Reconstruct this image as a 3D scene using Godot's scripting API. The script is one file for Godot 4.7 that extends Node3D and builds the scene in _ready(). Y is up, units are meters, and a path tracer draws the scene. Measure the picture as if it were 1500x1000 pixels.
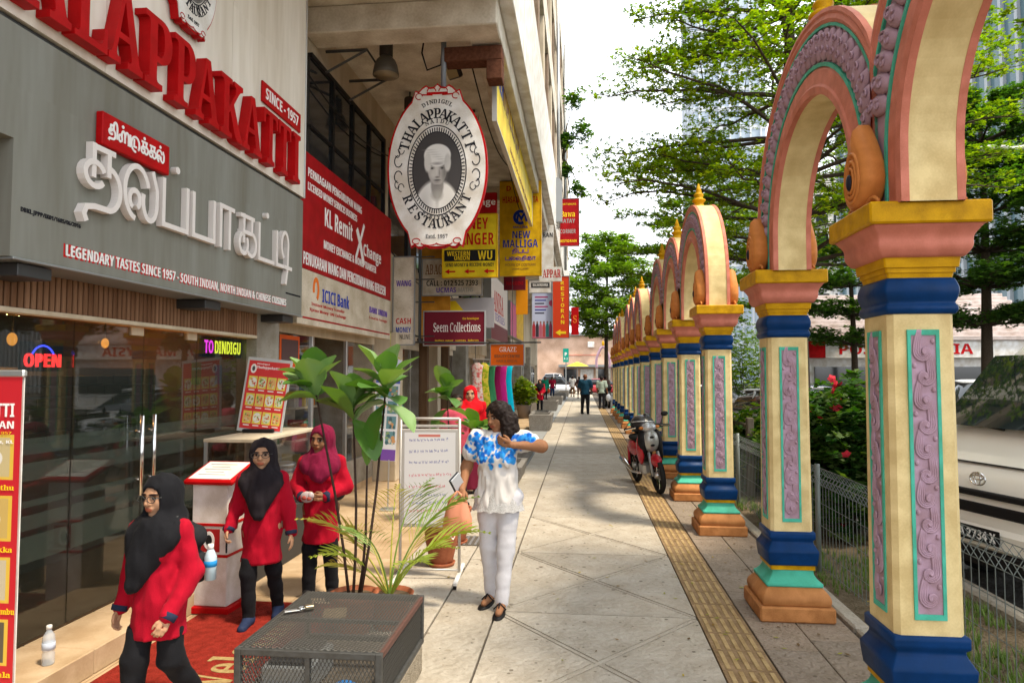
extends Node3D

# ---------------------------------------------------------------- materials
var M := {}
var T := {}
var names := {}
var fonts := {}
const CW := 1.0

func lin(r: float, g: float, b: float) -> Color:
	return Color(r, g, b)

# a computed grain: white where v is 1, low where v is 0
func grain(key: String, n: int, freq: float, low: Color, seed_: int, fine := 0.35, contrast := 1.0, stretch := Vector2(1, 1)) -> ImageTexture:
	if T.has(key):
		return T[key]
	var f := FastNoiseLite.new()
	f.seed = seed_
	f.frequency = freq
	f.fractal_octaves = 4
	var f2 := FastNoiseLite.new()
	f2.seed = seed_ + 7
	f2.frequency = 0.3
	f2.fractal_octaves = 2
	var w := int(n / stretch.x)
	var h := int(n / stretch.y)
	var a := f.get_seamless_image(w, h)
	var b := f2.get_seamless_image(w, h)
	a.convert(Image.FORMAT_L8)
	b.convert(Image.FORMAT_L8)
	if w != n or h != n:
		a.resize(n, n, Image.INTERPOLATE_CUBIC)
		b.resize(n, n, Image.INTERPOLATE_CUBIC)
	var da := a.get_data()
	var db := b.get_data()
	var out := PackedByteArray()
	out.resize(n * n * 3)
	var lut := PackedByteArray()
	lut.resize(256 * 3)
	for i in 256:
		var v := clampf((i / 255.0 - 0.5) * contrast + 0.5, 0.0, 1.0)
		var c := low.lerp(Color(1, 1, 1), v).linear_to_srgb()
		lut[i * 3] = int(c.r * 255)
		lut[i * 3 + 1] = int(c.g * 255)
		lut[i * 3 + 2] = int(c.b * 255)
	for i in n * n:
		var v := int(lerpf(da[i], db[i], fine)) * 3
		out[i * 3] = lut[v]
		out[i * 3 + 1] = lut[v + 1]
		out[i * 3 + 2] = lut[v + 2]
	var img := Image.create_from_data(n, n, false, Image.FORMAT_RGB8, out)
	T[key] = ImageTexture.create_from_image(img)
	return T[key]

func bump(key: String, n: int, freq: float, strength: float, seed_: int) -> ImageTexture:
	if T.has(key):
		return T[key]
	var f := FastNoiseLite.new()
	f.seed = seed_
	f.frequency = freq
	f.fractal_octaves = 4
	var a := f.get_seamless_image(n, n)
	a.convert(Image.FORMAT_RGBA8)
	a.bump_map_to_normal_map(strength)
	T[key] = ImageTexture.create_from_image(a)
	return T[key]

func mat(key: String, c: Color, rough := 0.7, metal := 0.0, tex: Texture2D = null, scale := 1.0, nrm: Texture2D = null, nscale := 0.5, world := false) -> StandardMaterial3D:
	if M.has(key):
		return M[key]
	var m := StandardMaterial3D.new()
	m.albedo_color = c.linear_to_srgb()
	m.roughness = rough
	m.metallic = metal
	m.metallic_specular = 0.22 if rough > 0.33 and metal < 0.05 else 0.5
	if tex:
		m.albedo_texture = tex
	if nrm:
		m.normal_enabled = true
		m.normal_texture = nrm
		m.normal_scale = nscale
	if tex or nrm:
		m.uv1_triplanar = true
		m.uv1_world_triplanar = world
		m.uv1_scale = Vector3.ONE * scale
	M[key] = m
	return m

func vmat(key: String, rough := 0.7, tex: Texture2D = null, scale := 1.0) -> StandardMaterial3D:
	if M.has(key):
		return M[key]
	var m := mat(key, Color(1, 1, 1), rough, 0.0, tex, scale)
	m.vertex_color_use_as_albedo = true
	return m

func glow(key: String, c: Color, e: float) -> StandardMaterial3D:
	if M.has(key):
		return M[key]
	var m := StandardMaterial3D.new()
	m.albedo_color = c.linear_to_srgb()
	m.emission_enabled = true
	m.emission = c.linear_to_srgb()
	m.emission_energy_multiplier = e
	M[key] = m
	return m

# ---------------------------------------------------------------- nodes
func numbered(n: String) -> String:
	if not names.has(n):
		names[n] = 0
		return n
	names[n] += 1
	return "%s_%03d" % [n, names[n]]

func tag(o: Node, label: String, category: String, group := "") -> Node:
	o.set_meta("label", label)
	o.set_meta("category", category)
	o.set_meta("kind", "thing")
	if group != "":
		o.set_meta("group", group)
	return o

func thing(called: String, label: String, category: String, at := Vector3.ZERO, turn := 0.0, group := "") -> Node3D:
	var o := Node3D.new()
	o.name = numbered(called)
	add_child(o)
	o.position = at
	o.rotation.y = turn
	tag(o, label, category, group)
	return o

func setting(called: String, at := Vector3.ZERO) -> Node3D:
	var o := Node3D.new()
	o.name = numbered(called)
	add_child(o)
	o.position = at
	o.set_meta("kind", "structure")
	return o

func part(parent: Node, called: String, mesh: Mesh, m: Material, at := Vector3.ZERO, turn := Vector3.ZERO, sc := Vector3.ONE) -> MeshInstance3D:
	var o := MeshInstance3D.new()
	o.mesh = mesh
	o.material_override = m
	o.name = called if parent != self else numbered(called)
	parent.add_child(o, true)
	o.position = at
	o.rotation = turn
	o.scale = sc
	return o

func copy(o: Node3D, at: Vector3, turn: float, label: String, base: String) -> Node3D:
	var c: Node3D = o.duplicate()
	c.name = numbered(base)
	add_child(c)
	c.position = at
	c.rotation.y = turn
	c.set_meta("label", label)
	return c

# ---------------------------------------------------------------- mesh builder
class MB:
	var st := SurfaceTool.new()
	var uv := false
	func _init():
		st.begin(Mesh.PRIMITIVE_TRIANGLES)
		st.set_smooth_group(-1)
	func smooth(on := true, g := 0) -> MB:
		st.set_smooth_group(g if on else -1)
		return self
	func col(c: Color) -> MB:
		st.set_color(c)
		return self
	func tri(a, b, c):
		st.add_vertex(a)
		st.add_vertex(b)
		st.add_vertex(c)
	# corners counter-clockwise seen from the front
	func quad(a, b, c, d):
		tri(a, c, b)
		tri(a, d, c)
	func quv(a, b, c, d, u0 := Vector2(0, 1), u1 := Vector2(1, 1), u2 := Vector2(1, 0), u3 := Vector2(0, 0)):
		var v = [a, c, b, a, d, c]
		var t = [u0, u2, u1, u0, u3, u2]
		for i in 6:
			st.set_uv(t[i])
			st.add_vertex(v[i])
	func box(c: Vector3, s: Vector3, bev := 0.0, xf := Transform3D.IDENTITY) -> MB:
		var h := s * 0.5
		if bev <= 0.0:
			var p = []
			for i in 8:
				p.append(xf * (c + Vector3(h.x if i & 1 else -h.x, h.y if i & 2 else -h.y, h.z if i & 4 else -h.z)))
			quad(p[4], p[5], p[7], p[6])
			quad(p[1], p[0], p[2], p[3])
			quad(p[5], p[1], p[3], p[7])
			quad(p[0], p[4], p[6], p[2])
			quad(p[6], p[7], p[3], p[2])
			quad(p[0], p[1], p[5], p[4])
			return self
		# chamfered box: 6 faces, 12 edges, 8 corners
		var b := minf(bev, minf(h.x, minf(h.y, h.z)) * 0.95)
		for ax in 3:
			for sg in [-1.0, 1.0]:
				var u := (ax + 1) % 3
				var v := (ax + 2) % 3
				var n := Vector3.ZERO
				n[ax] = sg * h[ax]
				var q = []
				for k in [[-1, -1], [1, -1], [1, 1], [-1, 1]]:
					var e := n
					e[u] = k[0] * (h[u] - b)
					e[v] = k[1] * (h[v] - b)
					q.append(xf * (c + e))
				if sg > 0:
					quad(q[0], q[1], q[2], q[3])
				else:
					quad(q[3], q[2], q[1], q[0])
		for ax in 3:
			var u := (ax + 1) % 3
			var v := (ax + 2) % 3
			for su in [-1.0, 1.0]:
				for sv in [-1.0, 1.0]:
					var a0 := Vector3.ZERO
					var a1 := Vector3.ZERO
					a0[u] = su * h[u]
					a0[v] = sv * (h[v] - b)
					a1[u] = su * (h[u] - b)
					a1[v] = sv * h[v]
					var l := Vector3.ZERO
					l[ax] = h[ax] - b
					var q = [xf * (c + a0 - l), xf * (c + a0 + l), xf * (c + a1 + l), xf * (c + a1 - l)]
					if su * sv < 0:
						quad(q[0], q[1], q[2], q[3])
					else:
						quad(q[3], q[2], q[1], q[0])
		for i in 8:
			var sx := 1.0 if i & 1 else -1.0
			var sy := 1.0 if i & 2 else -1.0
			var sz := 1.0 if i & 4 else -1.0
			var p0 = xf * (c + Vector3(sx * h.x, sy * (h.y - b), sz * (h.z - b)))
			var p1 = xf * (c + Vector3(sx * (h.x - b), sy * h.y, sz * (h.z - b)))
			var p2 = xf * (c + Vector3(sx * (h.x - b), sy * (h.y - b), sz * h.z))
			if sx * sy * sz > 0:
				tri(p0, p2, p1)
			else:
				tri(p0, p1, p2)
		return self
	# axis-aligned box from two corners
	func bx(x0, x1, y0, y1, z0, z1, bev := 0.0) -> MB:
		return box(Vector3((x0 + x1) / 2.0, (y0 + y1) / 2.0, (z0 + z1) / 2.0), Vector3(absf(x1 - x0), absf(y1 - y0), absf(z1 - z0)), bev)
	func ring_join(r0: Array, r1: Array):
		var n := r0.size()
		for i in n:
			var j := (i + 1) % n
			quad(r0[i], r0[j], r1[j], r1[i])
	func fan(r: Array, up := true):
		var c := Vector3.ZERO
		for p in r:
			c += p
		c /= r.size()
		for i in r.size():
			var j := (i + 1) % r.size()
			if up:
				tri(c, r[j], r[i])
			else:
				tri(c, r[i], r[j])
	func tube(pts: Array, rad, n := 8, caps := true) -> MB:
		var rings = []
		var prev := Vector3.ZERO
		for i in pts.size():
			var d: Vector3
			if i == 0:
				d = pts[1] - pts[0]
			elif i == pts.size() - 1:
				d = pts[i] - pts[i - 1]
			else:
				d = (pts[i + 1] - pts[i]).normalized() + (pts[i] - pts[i - 1]).normalized()
			d = d.normalized()
			var u := prev
			if u == Vector3.ZERO:
				u = Vector3.UP if absf(d.y) < 0.9 else Vector3.RIGHT
			u = (u - d * u.dot(d)).normalized()
			prev = u
			var v := d.cross(u)
			var r: float = rad[i] if rad is Array or rad is PackedFloat32Array else rad
			var ring = []
			for k in n:
				var a := TAU * k / n
				ring.append(pts[i] + (u * cos(a) + v * sin(a)) * r)
			rings.append(ring)
		for i in rings.size() - 1:
			ring_join(rings[i], rings[i + 1])
		if caps:
			fan(rings[0], false)
			fan(rings[-1], true)
		return self
	# profile of (radius, height) turned round y
	func lathe(prof: Array, n := 20, xf := Transform3D.IDENTITY) -> MB:
		var rings = []
		for p in prof:
			var ring = []
			for k in n:
				var a := -TAU * k / n
				ring.append(xf * Vector3(cos(a) * p.x, p.y, sin(a) * p.x))
			rings.append(ring)
		for i in rings.size() - 1:
			ring_join(rings[i], rings[i + 1])
		fan(rings[0], false)
		fan(rings[-1], true)
		return self
	# profile of (half width, height) swept round a square
	func square(prof: Array, c := Vector3.ZERO, cham := 0.0) -> MB:
		var rings = []
		for p in prof:
			var h: float = p.x
			var q := cham
			var r = []
			if q > 0:
				for k in [[1, -1], [1, 1], [-1, 1], [-1, -1]]:
					pass
				r = [Vector3(h, 0, -h + q), Vector3(h - q, 0, -h), Vector3(-h + q, 0, -h), Vector3(-h, 0, -h + q), Vector3(-h, 0, h - q), Vector3(-h + q, 0, h), Vector3(h - q, 0, h), Vector3(h, 0, h - q)]
			else:
				r = [Vector3(h, 0, -h), Vector3(-h, 0, -h), Vector3(-h, 0, h), Vector3(h, 0, h)]
			for i in r.size():
				r[i] = c + r[i] + Vector3(0, p.y, 0)
			rings.append(r)
		for i in rings.size() - 1:
			ring_join(rings[i], rings[i + 1])
		fan(rings[0], false)
		fan(rings[-1], true)
		return self
	# polygon in x,y pulled from z0 to z1
	func prism(poly: PackedVector2Array, z0: float, z1: float, xf := Transform3D.IDENTITY, back := true) -> MB:
		var idx := Geometry2D.triangulate_polygon(poly)
		var area := 0.0
		for i in poly.size():
			var j := (i + 1) % poly.size()
			area += poly[i].x * poly[j].y - poly[j].x * poly[i].y
		for i in range(0, idx.size(), 3):
			var a := poly[idx[i]]
			var b := poly[idx[i + 1]]
			var c := poly[idx[i + 2]]
			if (b - a).cross(c - a) < 0:
				var t := b
				b = c
				c = t
			tri(xf * Vector3(a.x, a.y, z1), xf * Vector3(c.x, c.y, z1), xf * Vector3(b.x, b.y, z1))
			if back:
				tri(xf * Vector3(a.x, a.y, z0), xf * Vector3(b.x, b.y, z0), xf * Vector3(c.x, c.y, z0))
		for i in poly.size():
			var j := (i + 1) % poly.size()
			var p := poly[i]
			var q := poly[j]
			if area < 0:
				p = poly[j]
				q = poly[i]
			quad(xf * Vector3(p.x, p.y, z0), xf * Vector3(q.x, q.y, z0), xf * Vector3(q.x, q.y, z1), xf * Vector3(p.x, p.y, z1))
		return self
	# brush stroke: polyline in x,y with a width, front at z1
	func stroke(pts: Array, w: float, z0: float, z1: float, xf := Transform3D.IDENTITY) -> MB:
		var l = []
		var r = []
		for i in pts.size():
			var d: Vector2
			if i == 0:
				d = pts[1] - pts[0]
			elif i == pts.size() - 1:
				d = pts[i] - pts[i - 1]
			else:
				d = (pts[i + 1] - pts[i]).normalized() + (pts[i] - pts[i - 1]).normalized()
			d = d.normalized()
			var n := Vector2(-d.y, d.x) * w * 0.5
			if i > 0 and i < pts.size() - 1:
				var cs: float = maxf(0.5, absf(d.dot((pts[i] - pts[i - 1]).normalized())))
				n /= cs
			l.append(pts[i] + n)
			r.append(pts[i] - n)
		var v = func(p: Vector2, z: float): return xf * Vector3(p.x, p.y, z)
		for i in pts.size() - 1:
			quad(v.call(r[i], z1), v.call(r[i + 1], z1), v.call(l[i + 1], z1), v.call(l[i], z1))
			quad(v.call(r[i], z0), v.call(r[i + 1], z0), v.call(r[i + 1], z1), v.call(r[i], z1))
			quad(v.call(l[i + 1], z0), v.call(l[i], z0), v.call(l[i], z1), v.call(l[i + 1], z1))
		quad(v.call(l[0], z0), v.call(r[0], z0), v.call(r[0], z1), v.call(l[0], z1))
		var e := pts.size() - 1
		quad(v.call(r[e], z0), v.call(l[e], z0), v.call(l[e], z1), v.call(r[e], z1))
		return self
	func ball(c: Vector3, r: Vector3, nu := 10, nv := 6, xf := Transform3D.IDENTITY) -> MB:
		var rings = []
		for j in range(1, nv):
			var t := PI * j / nv - PI / 2
			var ring = []
			for i in nu:
				var a := -TAU * i / nu
				ring.append(xf * (c + Vector3(cos(a) * cos(t) * r.x, sin(t) * r.y, sin(a) * cos(t) * r.z)))
			rings.append(ring)
		for j in rings.size() - 1:
			ring_join(rings[j], rings[j + 1])
		var lo = xf * (c - Vector3(0, r.y, 0))
		var hi = xf * (c + Vector3(0, r.y, 0))
		for i in nu:
			var j := (i + 1) % nu
			tri(lo, rings[0][i], rings[0][j])
			tri(hi, rings[-1][j], rings[-1][i])
		return self
	func add(mesh: Mesh, xf := Transform3D.IDENTITY) -> MB:
		for s in mesh.get_surface_count():
			st.append_from(mesh, s, xf)
		return self
	func done(normals := true) -> ArrayMesh:
		if normals:
			st.generate_normals()
		return st.commit()

func boxm(s: Vector3, bev := 0.0) -> ArrayMesh:
	return MB.new().box(Vector3.ZERO, s, bev).done()

# a flat printed sheet facing +z, centred
func sheet(w: float, h: float) -> ArrayMesh:
	var b := MB.new()
	b.quv(Vector3(-w / 2, -h / 2, 0), Vector3(w / 2, -h / 2, 0), Vector3(w / 2, h / 2, 0), Vector3(-w / 2, h / 2, 0))
	return b.done()

# ---------------------------------------------------------------- lettering
func font(kind: String) -> Font:
	if fonts.has(kind):
		return fonts[kind]
	var f := SystemFont.new()
	if kind.begins_with("serif"):
		f.font_names = PackedStringArray(["Droid Serif"])
	else:
		f.font_names = PackedStringArray(["Droid Sans"])
	f.font_weight = 700 if kind.ends_with("bold") else 400
	fonts[kind] = f
	return f

func word_mesh(s: String, kind: String, depth := 0.002) -> TextMesh:
	var key := s + "|" + kind + "|" + str(depth)
	if T.has(key):
		return T[key]
	var t := TextMesh.new()
	t.font = font(kind)
	t.text = s
	t.font_size = 32
	t.pixel_size = 1.0 / 32.0
	t.depth = depth
	t.curve_step = 1.0
	t.horizontal_alignment = HORIZONTAL_ALIGNMENT_LEFT
	t.vertical_alignment = VERTICAL_ALIGNMENT_CENTER
	T[key] = t
	return t

# adds lettering fitted to the rectangle centred at c (x,y), w wide, h high, its face at z
func letters(b: MB, s: String, kind: String, c: Vector2, w: float, h: float, z: float, thick := 0.002, xf := Transform3D.IDENTITY):
	var t := word_mesh(s, kind, 1.0)
	var bb := t.get_aabb()
	if bb.size.x < 0.001:
		return
	var sc := Vector3(w / bb.size.x, h / bb.size.y, thick)
	var o := bb.position + bb.size * 0.5
	b.add(t, xf * Transform3D(Basis.from_scale(sc), Vector3(c.x, c.y, z) - o * sc))

# lettering along an ellipse arc; angles in degrees, 90 = top
func arc_letters(b: MB, s: String, kind: String, rx: float, ry: float, a0: float, a1: float, h: float, wk: float, z: float, flip := false):
	for i in s.length():
		if s[i] == " ":
			continue
		var a := deg_to_rad(lerpf(a0, a1, (i + 0.5) / s.length()))
		var p := Vector2(cos(a) * rx, sin(a) * ry)
		var nrm := Vector2(cos(a) / rx, sin(a) / ry).normalized()
		var rot := nrm.angle() - PI / 2
		if flip:
			rot += PI
		var t := word_mesh(s[i], kind, 1.0)
		var bb := t.get_aabb()
		var sy := h / 0.72
		var sc := Vector3(sy * wk, sy, 0.004)
		var base := Transform3D(Basis(Vector3(0, 0, 1), rot), Vector3(p.x, p.y, z))
		var o := Vector3(bb.position.x + bb.size.x / 2, 0, 0.0)
		b.add(t, base * Transform3D(Basis.from_scale(sc), -o * sc))

# ---------------------------------------------------------------- flat print
class Print:
	var img: Image
	var w: int
	var h: int
	func _init(w_: int, h_: int, c: Color):
		w = w_
		h = h_
		img = Image.create(w, h, false, Image.FORMAT_RGB8)
		img.fill(c.linear_to_srgb())
	func rect(x, y, ww, hh, c: Color):
		img.fill_rect(Rect2i(int(x), int(y), int(ww), int(hh)), c.linear_to_srgb())
	func oval(cx: float, cy: float, rx: float, ry: float, c: Color, hole := 0.0):
		var s := c.linear_to_srgb()
		for y in range(maxi(0, int(cy - ry)), mini(h, int(cy + ry) + 1)):
			for x in range(maxi(0, int(cx - rx)), mini(w, int(cx + rx) + 1)):
				var d := pow((x - cx) / rx, 2) + pow((y - cy) / ry, 2)
				if d <= 1.0 and d >= hole:
					img.set_pixel(x, y, s)
	# feathered dab
	func soft(cx: float, cy: float, rx: float, ry: float, c: Color, edge := 0.5, most := 1.0):
		var s := c.linear_to_srgb()
		for y in range(maxi(0, int(cy - ry)), mini(h, int(cy + ry) + 1)):
			for x in range(maxi(0, int(cx - rx)), mini(w, int(cx + rx) + 1)):
				var d := sqrt(pow((x - cx) / rx, 2) + pow((y - cy) / ry, 2))
				if d < 1.0:
					img.set_pixel(x, y, img.get_pixel(x, y).lerp(s, clampf((1.0 - d) / edge, 0.0, 1.0) * most))
	func scatter(x0: int, y0: int, x1: int, y1: int, n: int, r: float, cs: Array, g: RandomNumberGenerator):
		for i in n:
			oval(g.randf_range(x0, x1), g.randf_range(y0, y1), r * g.randf_range(0.5, 1.3), r * g.randf_range(0.5, 1.3), cs[g.randi() % cs.size()])
	func grad(x0: int, y0: int, x1: int, y1: int, a: Color, b: Color):
		for y in range(y0, y1):
			img.fill_rect(Rect2i(x0, y, x1 - x0, 1), a.lerp(b, float(y - y0) / (y1 - y0)).linear_to_srgb())
	func mat(rough := 0.5) -> StandardMaterial3D:
		var m := StandardMaterial3D.new()
		m.albedo_texture = ImageTexture.create_from_image(img)
		m.roughness = rough
		return m

# ---------------------------------------------------------------- camera, sky, sun
func setup_view():
	var cam := Camera3D.new()
	cam.name = "camera"
	cam.fov = rad_to_deg(2.0 * atan(0.5))
	cam.keep_aspect = Camera3D.KEEP_HEIGHT
	cam.near = 0.05
	cam.far = 900.0
	add_child(cam)
	cam.position = Vector3(0, 1.8, 0)
	cam.rotation = Vector3(deg_to_rad(2.691), deg_to_rad(5.874), 0)
	cam.current = true
	var env := Environment.new()
	env.background_mode = Environment.BG_SKY
	var sk := ProceduralSkyMaterial.new()
	sk.sky_top_color = Color(0.90, 0.93, 0.97)
	sk.sky_horizon_color = Color(0.97, 0.975, 0.98)
	sk.sky_curve = 0.25
	sk.ground_bottom_color = Color(0.35, 0.34, 0.32)
	sk.ground_horizon_color = Color(0.75, 0.75, 0.74)
	sk.energy_multiplier = 1.0
	var s := Sky.new()
	s.sky_material = sk
	env.sky = s
	env.background_energy_multiplier = 1.0
	env.tonemap_mode = Environment.TONE_MAPPER_LINEAR
	env.tonemap_exposure = 2.95
	env.sdfgi_enabled = true
	env.ssao_enabled = true
	env.ssil_enabled = true
	var we := WorldEnvironment.new()
	we.name = "world_environment"
	we.environment = env
	add_child(we)
	var sun := DirectionalLight3D.new()
	sun.name = "sun"
	sun.light_color = Color(1.0, 0.95, 0.86)
	sun.light_energy = 0.66
	sun.light_angular_distance = 6.0
	sun.shadow_enabled = true
	add_child(sun)
	var towards := Vector3(0.42, 1.0, 0.22).normalized()
	sun.look_at_from_position(towards * 50.0, Vector3.ZERO, Vector3.UP)

# small stains and scuffs dabbed over a grain
func spotted(key: String, src: ImageTexture, n: int) -> ImageTexture:
	var img := src.get_image()
	var g := RandomNumberGenerator.new()
	g.seed = n
	var w := img.get_width()
	for i in n:
		var x := g.randi() % w
		var y := g.randi() % w
		var r := 1.0 + 3.2 * pow(g.randf(), 3.0)
		var d := g.randf_range(0.62, 0.9)
		for yy in range(-4, 5):
			for xx in range(-4, 5):
				if xx * xx + yy * yy * g.randf_range(0.7, 1.4) < r * r:
					var p := Vector2i(posmod(x + xx, w), posmod(y + yy, w))
					img.set_pixelv(p, img.get_pixelv(p) * Color(d, d * 0.98, d * 0.95))
	T[key] = ImageTexture.create_from_image(img)
	return T[key]

func setup_materials():
	var g1 := grain("g_wear", 256, 0.02, Color(0.60, 0.55, 0.48), 11, 0.3, 1.5)
	var g2 := grain("g_conc", 512, 0.012, Color(0.72, 0.69, 0.64), 21, 0.45, 1.4)
	var g3 := grain("g_paint", 256, 0.018, Color(0.74, 0.69, 0.62), 31, 0.25, 1.8)
	var g4 := grain("g_soil", 256, 0.03, Color(0.45, 0.42, 0.36), 41, 0.5, 1.5)
	var g5 := grain("g_wood", 256, 0.03, Color(0.55, 0.48, 0.42), 51, 0.15, 1.5, Vector2(1, 12))
	var g6 := grain("g_streak", 256, 0.03, Color(0.72, 0.68, 0.62), 61, 0.25, 1.6, Vector2(1, 9))
	var n1 := bump("n_fine", 256, 0.12, 4.0, 5)
	var n2 := bump("n_paint", 256, 0.04, 3.0, 6)
	g2 = spotted("g_conc_spots", g2, 260)
	mat("concrete", lin(0.44, 0.39, 0.32), 0.85, 0, g2, 0.55, n1, 0.35, true)
	mat("concrete_b", lin(0.41, 0.365, 0.30), 0.85, 0, g2, 0.43, n1, 0.35, true)
	mat("concrete_c", lin(0.47, 0.42, 0.35), 0.85, 0, g2, 0.66, n1, 0.35, true)
	mat("joint", lin(0.13, 0.11, 0.09), 0.95, 0, g4, 1.0, null, 0, true)
	mat("tactile", lin(0.30, 0.20, 0.11), 0.75, 0, g1, 0.9, n1, 0.3, true)
	mat("tactile_bar", lin(0.44, 0.31, 0.15), 0.7, 0, g1, 1.3, n1, 0.2, true)
	mat("paver", lin(0.30, 0.235, 0.18), 0.85, 0, g2, 0.8, n1, 0.5, true)
	mat("paver_b", lin(0.26, 0.21, 0.165), 0.85, 0, g2, 0.6, n1, 0.5, true)
	mat("kerb", lin(0.40, 0.36, 0.30), 0.9, 0, g2, 0.8, n1, 0.5, true)
	mat("soil", lin(0.17, 0.13, 0.085), 0.95, 0, g4, 0.8, n1, 1.0, true)
	mat("asphalt", lin(0.10, 0.098, 0.094), 0.9, 0, g4, 0.5, n1, 0.6, true)
	mat("tile", lin(0.52, 0.38, 0.24), 0.35, 0, g3, 0.7, null, 0, true)
	mat("tile_b", lin(0.49, 0.35, 0.215), 0.38, 0, g3, 0.5, null, 0, true)
	mat("tile_grey", lin(0.30, 0.31, 0.31), 0.6, 0, g2, 0.7, n1, 0.3, true)
	mat("cream", lin(0.76, 0.60, 0.30), 0.55, 0, g3, 1.1, n2, 0.15)
	mat("cream_b", lin(0.72, 0.63, 0.46), 0.65, 0, g1, 0.9, n2, 0.2)
	mat("salmon", lin(0.64, 0.22, 0.155), 0.5, 0, g3, 1.4, n2, 0.15)
	mat("lilac", lin(0.45, 0.30, 0.38), 0.55, 0, g3, 2.0, n2, 0.2)
	mat("teal", lin(0.08, 0.47, 0.34), 0.5, 0, g3, 1.4, n2, 0.1)
	mat("blue", lin(0.004, 0.038, 0.145), 0.4, 0, g3, 1.2, n2, 0.15)
	mat("yellow", lin(0.62, 0.33, 0.004), 0.45, 0, g1, 1.5, n2, 0.15)
	mat("orange", lin(0.62, 0.23, 0.06), 0.5, 0, g3, 2.0, n2, 0.15)
	mat("plinth", lin(0.50, 0.215, 0.075), 0.55, 0, g1, 1.2, n2, 0.2)
	mat("eye", lin(0.02, 0.02, 0.03), 0.35)
	mat("white", lin(0.78, 0.76, 0.73), 0.5, 0, g3, 0.6)
	mat("offwhite", lin(0.76, 0.70, 0.60), 0.7, 0, g1, 0.35, null, 0, true)
	mat("wallbeige", lin(0.62, 0.53, 0.40), 0.8, 0, g6, 0.25, n2, 0.2, true)
	mat("wallgrey", lin(0.34, 0.32, 0.28), 0.8, 0, g1, 0.5, n2, 0.2, true)
	mat("red", lin(0.46, 0.004, 0.006), 0.45, 0, g3, 1.0)
	mat("redflat", lin(0.36, 0.006, 0.010), 0.5, 0, g3, 0.8)
	mat("maroon", lin(0.14, 0.012, 0.022), 0.4)
	mat("black", lin(0.015, 0.014, 0.014), 0.5)
	mat("steel_dark", lin(0.045, 0.045, 0.045), 0.45, 0.4)
	mat("steel_grey", lin(0.28, 0.29, 0.29), 0.4, 0.5)
	mat("aluminium", lin(0.55, 0.55, 0.54), 0.35, 0.8)
	mat("chrome", lin(0.75, 0.75, 0.75), 0.12, 1.0)
	mat("rubber", lin(0.018, 0.018, 0.018), 0.8)
	mat("woodrib", lin(0.27, 0.15, 0.085), 0.55, 0, g5, 0.8, null, 0, true)
	mat("signgrey", lin(0.235, 0.235, 0.205), 0.5, 0, g6, 0.3, null, 0, true)
	mat("signgrey_d", lin(0.15, 0.15, 0.135), 0.6, 0, g3, 0.4, null, 0, true)
	mat("signyellow", lin(0.80, 0.48, 0.01), 0.45, 0, g3, 0.7)
	mat("brightyellow", lin(0.82, 0.62, 0.02), 0.45, 0, g3, 0.5)
	mat("terracotta", lin(0.36, 0.12, 0.06), 0.6, 0, g1, 3.0, n2, 0.2)
	mat("bark", lin(0.10, 0.075, 0.055), 0.9, 0, g4, 2.0, n1, 1.0)
	mat("fence", lin(0.16, 0.18, 0.165), 0.5, 0.3)
	var gl := mat("glass", lin(0.55, 0.6, 0.58), 0.02)
	gl.transparency = BaseMaterial3D.TRANSPARENCY_ALPHA
	gl.albedo_color = Color(0.06, 0.07, 0.065, 0.10)
	var gd := mat("glass_dark", lin(0.02, 0.022, 0.024), 0.06)
	gd.metallic_specular = 0.6

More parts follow.
